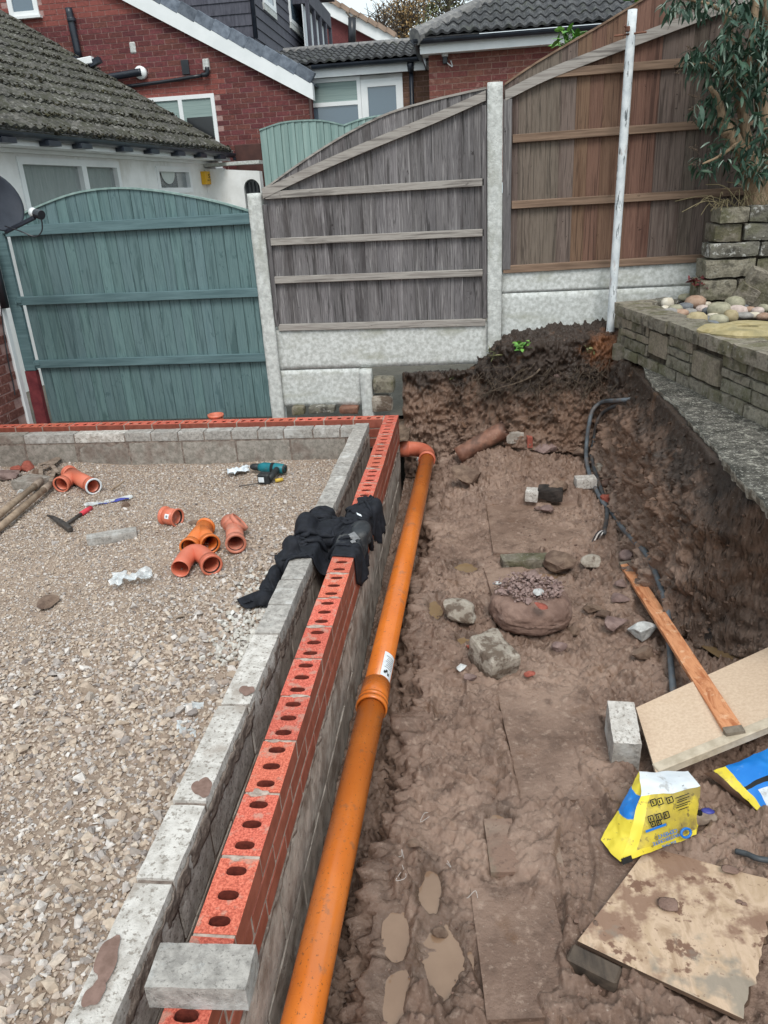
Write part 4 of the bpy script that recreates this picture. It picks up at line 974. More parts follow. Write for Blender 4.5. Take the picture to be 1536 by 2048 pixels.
# concrete posts and gravel boards
def cpost(xc, w, z0, z1, label, seed):
    V, F = rough_box_geo((w, .11, z1 - z0), seed, (5, 5, 60), .0028, 22, .10)
    return solo('concrete_post', mk_mesh('concrete_post', V, F, M['conc_post'], True), label, 'fence post', 'concrete fence posts', T(xc, FY, (z0 + z1) / 2))
cpost(-1.052, .104, -.30, 1.603, 'pale concrete post between the teal gate and the grey fence panel', 3)
cpost(.730, .107, .30, 2.215, 'tall pale concrete post between the grey and the rust-stained panels', 5)
def gboard(x0, x1, z0, z1, label, seed, ridge=True):
    mb = MB(); V, F = rough_box_geo((x1 - x0, .05, z1 - z0), seed, (30, 2, 8), .0022, 14, .12)
    return solo('gravel_board', mk_mesh('gravel_board', V, F, M['conc_board'], True), label, 'gravel board', 'concrete gravel boards', T((x0 + x1) / 2, FY + .005, (z0 + z1) / 2))
gboard(-.998, .676, .268, .590, 'long concrete gravel board directly under the grey fence panel', 1)
gboard(-.998, -.345, -.040, .262, 'short lower concrete gravel board left of the stub post', 2)
gboard(.786, 2.5, .802, .968, 'rough upper concrete gravel board under the tall right fence panel', 3)
gboard(.786, 2.5, .455, .797, 'smooth lower concrete gravel board touching the soil behind the white pole', 4)
V, F = rough_box_geo((.095, .10, .60), 8, (3, 3, 16), .003, 22, .12)
solo('concrete_stub', mk_mesh('concrete_stub', V, F, M['conc_post'], True), 'short concrete stub post below the grey fence, beside the brick corner', 'fence post', None, T(-.292, FY - .035, -.04))
# old masonry under the boards
for i, (px, py, sx, sz, m, lb) in enumerate([(768, 768, .17, .13, 'stone', 'mossy stone lump tucked under the gravel board beside the stub post'), (765, 805, .17, .13, 'rock_mortar', 'mortar crusted rubble under the mossy stone by the stub post'),
        (598, 818, .10, .07, 'stone', 'dark stone in the gap under the gravel board, next to the gate post'), (645, 816, .22, .06, 'stone_lichen', 'flat pale stone in the gap below the lower gravel board'), (700, 817, .15, .06, 'clay', 'brown stone in the gap beside the stub post')]):
    c = aty(px, py, FY - .03); V, F = rough_box_geo((sx, .14, sz), 40 + i, (6, 4, 4), .012, 9, .4)
    solo('stone', mk_mesh('stone', V, F, M[m]), lb, 'stone', None, T(*c))

# gate
gt = thing('gate', (-2.1, FY, -.1), 'teal painted timber gate with arched top in front of the white bungalow', 'gate')
top_g = spline_fn([(-30, 470), (23, 441), (86, 411), (156, 387), (234, 378), (312, 383), (390, 396), (445, 408), (500, 424)], FY)
x = -3.075
while x < -1.112:
    w = min(.086 + rnd.uniform(-.004, .006), -1.106 - x); board(gt, x, x + w, -.125, top_g, FY + jit(.0015), M['teal'], .0015, .018); x += w
strip_along(gt, 'capping', top_g, -3.08, -1.108, .0, FY - .014, FY + .028, .014, M['teal_pale'], 34)
for a, b, h in (((12, 463), (500, 437), .078), ((38, 602), (521, 584), .068), ((72, 728), (538, 714), .066)):
    o = rail_px(gt, a, b, h, M['teal_rail'], th=.034)
for (px, py) in ((8, 463), (36, 603), (73, 728)):
    c = aty(px, py, FY - .05); mb = MB(); mb.box((c[0], FY - .047, c[2]), (.05, .006, .03), ch=.002); mb.tube([(c[0] - .02, FY - .052, c[2] - .02), (c[0] - .02, FY - .052, c[2] + .02)], .006, 8); mb.part('hinge', M['teal_rail'], gt)
gp = thing('gate_post', (-3.18, FY, -.1), 'teal gate post with maroon foot against the brick house on the left', 'post')
mb = MB(); mb.span((-3.195, FY - .035, .33), (-3.098, FY + .004, 1.62), ch=.004); mb.part('timber', M['teal_rail'], gp)
V, F = rough_box_geo((.100, .050, .62), 4, (4, 4, 14), .006, 9, .1); part('painted_foot', mk_mesh('painted_foot', V + np.array([-3.150, FY - .012, .02]), F, M['maroon']), gp)

# near house corner on the left
HX = -3.215
nh = thing('house', (HX, -.8, -.2), 'plum brick house corner with white corner trim at the left edge', 'house')
nb = MB(); V, F = cbox((.095, .215, .065), .003); NBM = mk_mesh('brick', V, F, M['nbrick'])
for r in range(22):
    z = -.16 + r * .075; y = .36 - (.1125 if r % 2 else 0)
    while y > -1.3: part('brick', NBM, nh, T(HX - .05 + jit(.0015), y - .1075, z + .0325)); y -= .225
mb = MB(); mb.span((HX - .11, -1.4, -.3), (HX - .008, .36, 1.52)); mb.part('mortar', M['hmortar'], nh)
mb = MB(); mb.span((HX - .09, .364, -.17), (HX + .012, .425, 1.56), ch=.004); mb.part('corner_trim', M['upvc'], nh)
P_ = [atx(px, py, HX + .006) for px, py in ((-4, 560), (6, 650), (16, 720), (26, 765), (30, 790))]
mb = MB(); mb.tube(smooth_path(P_, 5), .005, 6); mb.part('wall_cable', M['black_plastic'], nh)
mb = MB(); c = atx(2, 580, HX + .04); mb.tube([c + (0, 0, -.14), c + (0, 0, .35)], .034, 12); mb.part('downpipe', M['black_plastic'], nh, True)
# white loop bracket lying by the wall foot
c = aty(8, 818, .2); mb = MB(); ring = [(c[0] + .05 * math.cos(t), .2 + .03 * math.sin(t), c[2] + .012 * math.sin(t * 2)) for t in np.linspace(0, 5.6, 20)]
mb.tube(ring, .007, 8); mb.tube([ring[-1], (c[0] + .03, .18, c[2] - .06), (c[0] + .01, .17, c[2] - .15)], .007, 8)
solo('cable_loop', mb.mesh('cable_loop', M['white_plastic'], True), 'loop of white cable on the brick wall foot at the left edge', 'cable')

# satellite dish
dc = aty(-10, 402, -.25)
ds = thing('satellite_dish', (HX, -.25, dc[2] - .2), 'dark satellite dish cut by the left edge above the gate', 'satellite dish')
nd = nrm((.80, -.30, .28)); ud = nrm(np.cross((0, 0, 1), nd)); vd = np.cross(nd, ud)
def dish_geo():
    V = []; F = []; n = 32; rr = [0, .35, .7, .93, 1.0, 1.0]; dd = [-.06, -.052, -.028, -.004, .004, -.006]
    for r, d in zip(rr, dd):
        for k in range(n):
            a = 2 * math.pi * k / n; V.append(dc + ud * (.215 * r * math.cos(a)) + vd * (.205 * r * math.sin(a)) + nd * d)
    for i in range(len(rr) - 1):
        for k in range(n): F.append((i * n + k, i * n + (k + 1) % n, (i + 1) * n + (k + 1) % n, (i + 1) * n + k))
    return V, F
part('reflector', mk_mesh('reflector', *dish_geo(), M['dish'], True), ds)
lnb = aty(76, 428, -.42); lo = dc - vd * .20 - nd * .03
mb = MB(); mb.bar(lo, lnb + np.array([-.03, 0, -.02]), .022, .026, ch=.003); mb.part('arm', M['dish'], ds)
mb = MB(); a = nrm(dc - lnb); mb.tube([lnb - a * .035, lnb + a * .02], .030, 14); mb.part('receiver', M['black_plastic'], ds)
mb = MB(); mb.tube([lnb + a * .02, lnb + a * .055], [.026, .032], 14); mb.part('feed_horn', M['white_plastic'], ds, True)
mb = MB(); mb.tube(smooth_path([lnb - a * .03, aty(84, 460, -.42), aty(70, 473, -.42), aty(40, 462, -.42), aty(10, 452, -.36)], 6), .0045, 6); mb.part('cable', M['black_plastic'], ds)
mb = MB(); mb.bar(dc - nd * .05, (HX + .02, -.2, dc[2] - .05), .03, .03); mb.box((HX + .005, -.2, dc[2] - .05), (.03, .12, .14)); mb.part('bracket', M['dish'], ds)

# teal fence further back
for (pxs, x0, x1, lb) in (([(519, 262), (560, 248), (600, 243), (645, 243), (688, 252)], None, None, 'faded teal arched fence panel by the red brick house, left one of two'),
                          ([(688, 252), (720, 241), (760, 233), (800, 231), (845, 240)], None, None, 'faded teal arched fence panel behind the grey fence, right one of two')):
    fn = spline_fn(pxs, 6.5); xa = aty(*pxs[0], 6.5)[0]; xb = aty(*pxs[-1], 6.5)[0]
    pt = thing('garden_fence_panel', ((xa + xb) / 2, 6.5, -.16), lb, 'fence panel', 'faded teal fence panels')
    x = xa
    while x < xb - .01:
        w = min(.105, xb - x); board(pt, x, x + w - .002, -.16, fn, 6.5 + jit(.003), M['teal_pale'], .012, .016); x += w
    strip_along(pt, 'capping', fn, xa, xb, 0, 6.48, 6.53, .02, M['teal_pale'], 16)

# ================================================================== HOUSES BEHIND
def in_poly(x, z, poly):
    c = False; n = len(poly)
    for i in range(n):
        x1, z1 = poly[i]; x2, z2 = poly[(i + 1) % n]
        if (z1 > z) != (z2 > z) and x < (x2 - x1) * (z - z1) / (z2 - z1) + x1: c = not c
    return c
def brick_face_wall(parent, y, poly, holes, m, mort, seen, light=None, thick=.10, mlight=None):
    """stretcher bond facing -Y inside polygon (x,z); nearest 300 in sight are single bricks, the rest one mesh"""
    X = [p[0] for p in poly]; Zs = [p[1] for p in poly]; cells = []
    z = min(Zs); r = 0
    while z < max(Zs):
        x = min(X) - (.1125 if r % 2 else 0)
        while x < max(X):
            cx, cz = x + .1125, z + .0375
            xa, xb = max(x, min(X)), min(x + .215, max(X))
            if xb - xa > .04 and in_poly((xa + xb) / 2, cz, poly) and not any(h[0] - .02 < (xa + xb) / 2 < h[1] + .02 and h[2] < cz < h[3] for h in holes): cells.append(((xa + xb) / 2, cz, xb - xa))
            x += .225
        z += .075; r += 1
    P = np.array([(c[0], y, c[1]) for c in cells]); d = P - CAM; zz = d @ AF; px = 768 + FPX * (d @ AX) / zz; py = 1024 - FPX * (d @ AU) / zz
    vis = [i for i in range(len(cells)) if seen(px[i], py[i])]
    vis = set(sorted(vis, key=lambda i: abs(px[i] - 480) + abs(py[i] - 170))[:300])
    V, F = cbox((.215, .05, .065)); BM = mk_mesh('brick', V, F, m); BL = mk_mesh('brick', V, F, mlight) if mlight else BM
    rest = MB(); rest2 = MB()
    for i, (cx, cz, w) in enumerate(cells):
        Mx = T(cx, y + .025 + jit(.0015), cz) @ Matrix.Diagonal((w / .215, 1, 1, 1)); lt = light is not None and light(cx, cz)
        if i in vis: part('brick', BL if lt else BM, parent, Mx)
        else: (rest2 if lt else rest).add(V, F, 0, Mx)
    if rest.V: tag(rest.part('brickwork', m, parent), kind='stuff')
    if rest2.V: tag(rest2.part('brickwork', mlight or m, parent), kind='stuff')
    n = len(poly); V = [(p[0], y + .006, p[1]) for p in poly] + [(p[0], y + thick + .15, p[1]) for p in poly]
    F = [tuple(range(n)), tuple(range(2 * n - 1, n - 1, -1))] + [(i, n + i, n + (i + 1) % n, (i + 1) % n) for i in range(n)]
    part('mortar', mk_mesh('mortar', V, F, mort), parent)
def tile_mesh(w, l, th, waves, amp, m, name='tile', nseg=10):
    V = []; F = []
    for j, (yy, zz) in enumerate(((0, th), (l * 1.06, .004))):
        for i in range(nseg + 1):
            s = i / nseg; V.append((s * w, yy, zz + amp * (.5 - .5 * math.cos(2 * math.pi * waves * s))))
    for i in range(nseg + 1):
        s = i / nseg; V.append((s * w, 0, zz * 0 + amp * .6 * (.5 - .5 * math.cos(2 * math.pi * waves * s)) - .002))
    a = nseg + 1
    for i in range(nseg): F += [(i, i + 1, a + i + 1, a + i), (2 * a + i, 2 * a + i + 1, i + 1, i)]
    F += [(0, a, 2 * a), (a - 1, 3 * a - 1, 2 * a - 1)]
    me = mk_mesh(name, V, F, m)
    return me
def tiled(parent, O, u, v, cols, rows, w, l, mesh, keep=None, seen=None, stagger=0.0, lift=.0):
    u = nrm(u); v = nrm(v - np.dot(v, u) * u); nn = np.cross(u, v); n = 0; rest = []
    for r in range(rows):
        for c in range(cols):
            p = np.asarray(O) + u * (c * w + (stagger * w if r % 2 else 0)) + v * (r * l) + nn * lift
            mid = p + u * w / 2 + v * l / 2
            if keep is not None and not keep(mid): continue
            tw = jit(.006); Mx = frame(p, u, v, nn) @ Matrix.Rotation(tw, 4, 'Z') @ T(0, jit(.004), jit(.002))
            part('tile', mesh, parent, Mx); n += 1
    return n
def roofbox(parent, pts, th, m, name='roof'):
    """slab under a roof plane given by 4 corner points"""
    P = [np.asarray(p, float) for p in pts]; nn = nrm(np.cross(P[1] - P[0], P[3] - P[0]))
    if nn[2] < 0: nn = -nn
    V = P + [p - nn * th for p in P]; F = [(0, 1, 2, 3), (7, 6, 5, 4), (0, 4, 5, 1), (1, 5, 6, 2), (2, 6, 7, 3), (3, 7, 4, 0)]
    return part(name, mk_mesh(name, V, F, m), parent)
def gutter(parent, a, b, r, m, name='gutter', cap=True, out=None):
    a = np.asarray(a, float); b = np.asarray(b, float); x = nrm(b - a); y = nrm(np.cross((0, 0, 1), x)); V = []; F = []; n = 9
    for p in (a, b):
        for k in range(n): t = math.pi * k / (n - 1); V.append(p + y * (r * math.cos(t)) - np.array([0, 0, r * math.sin(t)]))
        for k in range(n): t = math.pi * (n - 1 - k) / (n - 1); V.append(p + y * ((r - .006) * math.cos(t)) - np.array([0, 0, (r - .006) * math.sin(t)]))
    m2 = 2 * n
    for k in range(m2): F.append((k, (k + 1) % m2, m2 + (k + 1) % m2, m2 + k))
    F += [tuple(range(n)), tuple(m2 + k for k in range(n - 1, -1, -1))]
    return part(name, mk_mesh(name, V, F, m, False), parent)
def win_y(parent, y, x0, x1, z0, z1, fr=.055, mull=(), trans=(), gl='glass', depth=.05, extra=None, sill=True, name='window'):
    """window facing -Y: frame, mullions and panes"""
    mb = MB(); ya, yb = y - .012, y + depth
    mb.span((x0, ya, z0), (x0 + fr, yb, z1)); mb.span((x1 - fr, ya, z0), (x1, yb, z1)); mb.span((x0 + fr, ya + .0005, z1 - fr), (x1 - fr, yb, z1)); mb.span((x0 + fr, ya + .0005, z0), (x1 - fr, yb, z0 + fr))
    for mx in mull: mb.span((mx - fr * .55, ya + .001, z0 + fr), (mx + fr * .55, yb, z1 - fr))
    o = mb.part(name, M['upvc'], parent)
    xs = [x0 + fr] + sorted(mull) + [x1 - fr]
    for i in range(len(xs) - 1):
        a = xs[i] + (fr * .55 if i else 0); b = xs[i + 1] - (fr * .55 if i < len(xs) - 2 else 0); cells = [(z0 + fr, z1 - fr)]
        if i < len(trans) and trans[i]:
            t = trans[i]; mb = MB(); mb.span((a, ya + .0015, t - fr * .5), (b, yb, t + fr * .5)); mb.part('transom', M['upvc'], o); cells = [(z0 + fr, t - fr * .5), (t + fr * .5, z1 - fr)]
        for k, (za, zb) in enumerate(cells):
            g = gl if isinstance(gl, str) else gl[i][min(k, len(gl[i]) - 1)]
            mb = MB(); mb.span((a, y + .012, za), (b, y + .020, zb)); mb.part('pane', M[g], o)
    if sill: mb = MB(); mb.span((x0 - .04, y - .07, z0 - .035), (x1 + .04, y + .02, z0 - .0005)); mb.part('sill', M['upvc'], o)
    return o

# ---- white bungalow on the left
EA, EB = np.array([-3.865, .55, 2.225]), np.array([-3.255, 7.62, 2.215])
eu = nrm(EB - EA); eout = nrm(np.array([eu[1], -eu[0], 0])); ein = -eout
bg = thing('bungalow', (-4.2, 4, -.16), 'white rendered bungalow with mossy tiled roof behind the teal gate', 'bungalow')
WA, WB = EA + ein * .30, EB + ein * .30
def wpl(px, py, off=0.0):
    d = ray(px, py); n = eout; s = ((WA + eout * off - CAM) @ n) / (d @ n); return CAM + d * s
L_ = np.linalg.norm(EB - EA)
def wp(s, z, off=0.0): p = WA + eu * s + eout * off; return np.array([p[0], p[1], z])
def sof(px, py): return float((wpl(px, py) - WA) @ eu)
def wbox(mb, s0, s1, z0, z1, o0, o1, mi=0):
    c = wp((s0 + s1) / 2, (z0 + z1) / 2, (o0 + o1) / 2); mb.box((0, 0, 0), (s1 - s0, abs(o1 - o0), z1 - z0), frame(c, eu, -eout, (0, 0, 1)), mi); return mb
w1a, w1b, w2a, w2b = sof(34, 330), sof(236, 330), sof(312, 345), sof(380, 345)
w1z = wpl(34, 313)[2]; w1z = min(w1z, 2.10); w2z1, w2z0 = wpl(345, 333)[2], wpl(345, 386)[2]
mb = MB()
for (a, b, z0, z1) in ((0, w1a, -.16, 2.2), (w1a, w1b, -.16, .95), (w1a, w1b, w1z, 2.2), (w1b, w2a, -.16, 2.2), (w2a, w2b, -.16, w2z0), (w2a, w2b, w2z1, 2.2), (w2b, L_, -.16, 2.2)): wbox(mb, a, b, z0, z1, -.25, 0)
mb.part('wall', M['white_wall'], bg)
M['glass_clear'] = mat('clear_window_glass', [S(120, 132, 136)], bump=0, rough=.05, spec=.9, alpha=.25)
def bwin(s0, s1, z0, z1, mulls, scallop, roundel=False):
    mb = MB(); fr = .07
    wbox(mb, s0, s0 + fr, z0, z1, -.10, .015); wbox(mb, s1 - fr, s1, z0, z1, -.10, .015); wbox(mb, s0 + fr, s1 - fr, z1 - fr, z1, -.10, .0145); wbox(mb, s0 + fr, s1 - fr, z0, z0 + fr, -.10, .0145)
    for q in mulls: wbox(mb, q - .05, q + .05, z0 + fr, z1 - fr, -.10, .014)
    w = mb.part('window', M['upvc'], bg); e = [s0 + fr] + list(mulls) + [s1 - fr]
    for i in range(len(e) - 1):
        a, b = e[i] + (.05 if i else 0), e[i + 1] - (.05 if i < len(e) - 2 else 0)
        mb = MB(); wbox(mb, a, b, z0 + fr, z1 - fr, -.05, -.044); mb.part('pane', M['glass_clear'], w)
        n = 26; V = []; F = []; up = z1 - fr
        for k in range(n + 1):
            s = a + (b - a) * k / n; d = .50 + .09 * abs(math.sin(math.pi * k / n * scallop)) if not roundel else .0
            V += [wp(s, up, -.075 + .006 * math.sin(k * 1.9)), wp(s, up - d, -.075 + .006 * math.sin(k * 1.9))]
        for k in range(n): F.append((2 * k, 2 * k + 1, 2 * k + 3, 2 * k + 2))
        if not roundel: part('net_curtain', mk_mesh('net_curtain', V, F, M['net']), w)
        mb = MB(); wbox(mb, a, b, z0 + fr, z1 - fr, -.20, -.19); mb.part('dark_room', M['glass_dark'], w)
    if roundel:
        c = wp((s0 + s1) / 2 - .12, z1 - fr, -.035); V = [c]; n = 16
        for k in range(n + 1): t = math.pi * k / n; V.append(c + eu * (.22 * math.cos(t)) - np.array([0, 0, .16 * math.sin(t)]))
        part('wall_plate', mk_mesh('wall_plate', V, [(0, k + 1, k + 2) for k in range(n)], M['net']), w)
bwin(w1a, w1b, .95, w1z, [w1a + (w1b - w1a) * .60], 3.0)
bwin(w2a, w2b, w2z0, w2z1, [], 0, True)
mb = MB(); wbox(mb, 0, L_, 2.16, 2.19, 0, .27); wbox(mb, 0, L_, 2.1905, 2.31, .245, .27); wbox(mb, -.02, L_, 2.12, 2.158, .004, .05); mb.part('soffit', M['upvc'], bg)
gutter(bg, EA + eout * .02 + (0, 0, .045), EB + eout * .02 + (0, 0, .045), .062, M['navy_gutter'])
mb = MB()
for px in (9, 100, 163, 246, 300, 353, 397, 436, 473):
    s = float((wpl(px, 300) - WA) @ eu); s = None
    d = ray(px, 292); n = eout; q = CAM + d * (((EA + eout * .02 - CAM) @ n) / (d @ n)); s = float((q - EA) @ eu)
    mb = MB(); wbox(mb, s - .11, s + .11, 2.165, 2.215, .275, .385); mb.part('gutter_bracket', M['navy_gutter'], bg)
sl = R(32); ev = ein * math.cos(sl) + np.array([0, 0, math.sin(sl)])
RO = EA + (0, 0, .075) + ein * .0
roofbox(bg, [RO - (0, 0, .02), EB + (0, 0, .055), EB + (0, 0, .055) + ev * 5.2, RO - (0, 0, .02) + ev * 5.2], .10, M['tile_moss'])
MT = tile_mesh(.30, .345, .026, 2, .028, M['tile_moss'], nseg=12)
tiled(bg, RO, eu, ev, 24, 12, .2955, .345, MT, keep=lambda p: True)
mb = MB(); mb.bar(EB + (0, 0, .055) + eu * .03, EB + (0, 0, .055) + eu * .03 + ev * 5.2, .06, .07); mb.part('verge', M['tile_ridge'], bg)
# moss cushions along the lower tile edges
rng = np.random.RandomState(5); pos = []; sz = []
for r in range(12):
    k = 620; s = rng.uniform(0, L_, k); t = r * .345 + rng.normal(.015, .035, k) + .012
    dens = fbm(np.stack([s * 1.4, t * 2, 0 * s], -1), 3, 6); kp = rng.rand(k) < np.clip(.55 + dens, .12, 1)
    nn = np.cross(eu, ev); P = RO + eu * s[:, None] + ev * t[:, None] + nn * (.036 + .012 * np.cos(s / .2955 * 4 * math.pi))[:, None]
    pos.append(P[kp]); sz.append(np.exp(rng.normal(0, .35, kp.sum())) * .034)
scatter('moss', np.vstack(pos), np.hstack(sz), HS, 4, M['moss'], bg)
# alarm box
c = wpl(413, 356, .04); al = thing('alarm_box', c, 'yellow burglar alarm box on the white bungalow wall', 'alarm box')
zt, zb = wpl(413, 343, .04)[2], wpl(413, 369, .04)[2]; sa, sb = sof(402, 355), sof(425, 357)
mb = MB(); wbox(mb, sa, sb, zb, zt, .002, .075); o = mb.part('cover', M['yellow'], al)
mm = frame(wp((sa + sb) / 2, (zt * .62 + zb * .38), .0765), eu, (0, 0, 1), eout)
part('lettering', text_mesh('SJS', (zt - zb) * .46, M['ink'], mm, sx=2.6), al)
mm = frame(wp((sa + sb) / 2, (zt * .3 + zb * .7), .0765), eu, (0, 0, 1), eout); part('lettering', text_mesh('SECURITY', (zt - zb) * .17, M['ink'], mm, sx=2.4), al)
# white garden wall with the arched opening
gw = thing('garden_wall', (-3.1, 7.3, -.16), 'white garden wall with small arched opening at the end of the bungalow', 'wall')
A_, B_ = aty(432, 333, 7.25), aty(520, 342, 7.25); ax = aty(505, 372, 7.25)[0]; zt = A_[2]; az = aty(505, 358, 7.25)[2] - .0
V = []; n = 12; arc = [(ax + .13 * math.cos(math.pi - math.pi * k / n), az - .14 + .14 * math.sin(math.pi * k / n)) for k in range(n + 1)]
out = [(A_[0] - .4, -.16), (A_[0] - .4, zt), (B_[0], B_[2])] + [(B_[0], -.16), (ax + .13, -.16)] + arc[::-1] + [(ax - .13, -.16)]
n = len(out); V = [(x, 7.2, z) for x, z in out] + [(x, 7.38, z) for x, z in out]
part('wall', mk_mesh('wall', V, [tuple(range(n))[::-1], tuple(range(n, 2 * n))] + [(i, (i + 1) % n, n + (i + 1) % n, n + i) for i in range(n)], M['white_wall']), gw)
mb = MB(); mb.span((ax - .14, 7.30, -.16), (ax + .14, 7.33, az + .01)); mb.part('gate_panel', M['glass_black'], gw)
mb = MB()
for k in range(4): mb.tube([(ax - .09 + .06 * k, 7.27, az - .5), (ax - .09 + .06 * k, 7.27, az - .04)], .008, 6)
mb.part('iron_bars', M['black_plastic'], gw)
mb = MB(); mb.span((A_[0] - .4, 7.17, zt + .0005), (B_[0] + .02, 7.41, zt + .05)); mb.part('coping', M['conc_board'], gw)
c0, c1 = aty(470, 290, 7.75), aty(527, 332, 7.75); mb = MB(); mb.span((c0[0], 7.7, c1[2] - 1.5), (c1[0], 7.95, c0[2]), ch=.01)
solo('brown_board', mb.mesh('brown_board', mat('brown_paint', [S(70, 44, 40), S(84, 54, 48)], scale=6, rough=.6)), 'dark brown timber box at the foot of the red brick house', 'timber box')

# ---- red brick gable house
rh = thing('brick_house', (-4.5, 8, -.16), 'red brick gable house with white bargeboard and dark clad dormer', 'house')
vz = lambda x: 3.255 + .5405 * (-1.95 - x)
lw = [aty(300, 188, 8)[0] - .25, aty(428, 190, 8)[0], aty(432, 270, 8)[2], aty(420, 187, 8)[2]]
uw = [aty(18, 20, 8)[0], aty(78, 20, 8)[0], aty(50, 34, 8)[2], aty(50, 34, 8)[2] + 1.0]
poly = [(-7.6, 1.2), (-2.0, 1.2), (-2.0, vz(-2.0) - .17), (-6.6, vz(-6.6) - .17), (-7.6, vz(-6.6) - .17)]
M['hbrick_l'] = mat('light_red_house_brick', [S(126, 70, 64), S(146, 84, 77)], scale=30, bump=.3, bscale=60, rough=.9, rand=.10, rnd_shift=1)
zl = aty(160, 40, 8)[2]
def seen_r(px, py):
    return -10 < px < 620 and -10 < py < (45 + .70 * px if px < 240 else 210 + .40 * (px - 240)) - 2
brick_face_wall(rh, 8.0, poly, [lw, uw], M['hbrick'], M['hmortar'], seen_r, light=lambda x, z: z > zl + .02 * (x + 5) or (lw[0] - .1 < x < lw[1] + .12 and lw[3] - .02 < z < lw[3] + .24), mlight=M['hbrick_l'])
mb = MB(); mb.span((-2.25, 8.0 + .26, 1.2), (-2.0, 12.5, 3.3)); mb.part('side_wall', M['hbrick'], rh)
win_y(rh, 7.99, lw[0], lw[1], lw[2] - .5, lw[3], .06, mull=[lw[0] + (lw[1] - lw[0]) * .56], gl=[['blind'], ['blind']])
mb = MB(); mb.span((lw[0] + (lw[1] - lw[0]) * .62, 7.985, lw[2] - .4), (lw[1] - .075, 7.995, aty(415, 233, 8)[2])); mb.part('open_pane', M['glass_black'], rh)
win_y(rh, 7.99, uw[0], uw[1], uw[2], uw[3], .075, gl='glass')
# bargeboard and verge slates
A_, B_ = (-1.90, vz(-1.90)), (-6.6, vz(-6.6)); th = .235
V = [(A_[0], 7.90, A_[1] - .03), (B_[0], 7.90, B_[1] - .03), (B_[0], 7.90, B_[1] - .03 - th), (A_[0], 7.90, A_[1] - .03 - th)]; V += [(x, 8.06, z) for x, y, z in V]
part('bargeboard', mk_mesh('bargeboard', V, [(0, 1, 2, 3), (7, 6, 5, 4), (0, 4, 5, 1), (1, 5, 6, 2), (2, 6, 7, 3), (3, 7, 4, 0)], M['upvc']), rh)
dv = nrm((-1, 0, .5405)); n_ = nrm((.5405, 0, 1))
STM = mk_mesh('verge_slate', *cbox((.292, .10, .17), .006), M['slate'])
for k in range(17):
    p = np.array([-1.90, 7.945, vz(-1.90)]) + dv * (.15 + .285 * k) + n_ * (.050); m_ = frame(p, dv, (0, 1, 0), np.cross(dv, (0, 1, 0))) 
    part('verge_slate', STM, rh, m_ @ Matrix.Rotation(.06, 4, 'Y'))
roofbox(rh, [(-1.88, 8.02, vz(-1.88) - .01), (-1.88, 12.5, vz(-1.88) - .01), (-6.6, 12.5, vz(-6.6) - .01), (-6.6, 8.02, vz(-6.6) - .01)], .03, M['slate'])
# slates rising in front of the dormer: a second strip behind the bargeboard, tilted towards us
# clad dormer
DX = aty(507, 70, 8.35)[0]
def clad_rows(parent, p0, u, length, z0, z1, h, name='cladding_row'):
    u = nrm(u); nn = np.cross(u, (0, 0, 1)); r = 0; z = z0
    while z < z1:
        V = [p0 + nn * .022 + (0, 0, z - p0[2]), p0 + u * length + nn * .022 + (0, 0, z - p0[2]), p0 + u * length + nn * .006 + (0, 0, z + h * 1.05 - p0[2]), p0 + nn * .006 + (0, 0, z + h * 1.05 - p0[2])]
        V += [V[0] - nn * .02, V[1] - nn * .02]
        part(name, mk_mesh(name, V, [(0, 1, 2, 3), (4, 5, 1, 0)], M['clad']), parent); z += h
zd = 3.2
clad_rows(rh, np.array([-5.4, 8.35, zd]), (1, 0, 0), DX + 5.4, 3.3, 5.6, .165)
clad_rows(rh, np.array([DX, 8.35, zd]), (0, 1, 0), 6.2, 3.3, 5.6, .165)
mb = MB(); mb.span((-5.4, 8.36, 3.2), (DX - .008, 14.5, 5.6)); mb.part('dormer', M['clad'], rh)
mb = MB(); p = aty(507, 70, 8.33); mb.tube([(DX + .05, 8.30, p[2] - .05), (DX + .05, 8.30, 5.6)], .035, 10); mb.part('dormer_downpipe', M['navy_gutter'], rh, True)
def win_x(parent, x, y0, y1, z0, z1, fr=.07, gl='glass', name='window'):
    mb = MB(); mb.span((x - .02, y0, z0), (x + .03, y0 + fr, z1)); mb.span((x - .02, y1 - fr, z0), (x + .03, y1, z1)); mb.span((x - .02, y0 + fr, z0), (x + .0295, y1 - fr, z0 + fr)); mb.span((x - .02, y0 + fr, z1 - fr), (x + .0295, y1 - fr, z1))
    o = mb.part(name, M['upvc'], parent); mb = MB(); mb.span((x - .01, y0 + fr, z0 + fr), (x + .006, y1 - fr, z1 - fr)); mb.part('pane', M[gl], o)
    mb = MB(); mb.span((x - .01, y0 - .03, z0 - .10), (x + .024, y1 + .03, z0 - .0005)); mb.part('sill', M['conc_board'], o)
for (a, b) in (((524, 8), (548, 25)), ((578, 45), (612, 75))):
    pa, pb = atx(a[0], a[1], DX), atx(b[0], b[1], DX); win_x(rh, DX + .02, pa[1], pb[1], (pa[2] + pb[2]) / 2, 5.5)
# brown glazed balcony further back on the same house
pa, pb = atx(622, 60, DX + .35), atx(664, 70, DX + .35)
mb = MB(); mb.span((DX - .3, pa[1], 5.02), (DX + .35, pb[1], 5.30)); mb.span((DX - .3, pa[1] - .1, 5.55), (DX + .45, pb[1] + .1, 5.66)); mb.part('balcony_fascia', M['clad'], rh)
mb = MB()
for k in range(5):
    y_ = pa[1] + (pb[1] - pa[1]) * k / 4; mb.span((DX + .28, y_ - .05, 3.6), (DX + .345, y_ + .05, 5.019))
mb.part('balcony_post', M['clad'], rh); mb = MB(); mb.span((DX + .20, pa[1], 3.6), (DX + .22, pb[1], 5.01)); mb.part('balcony_glazing', M['label_white'], rh)
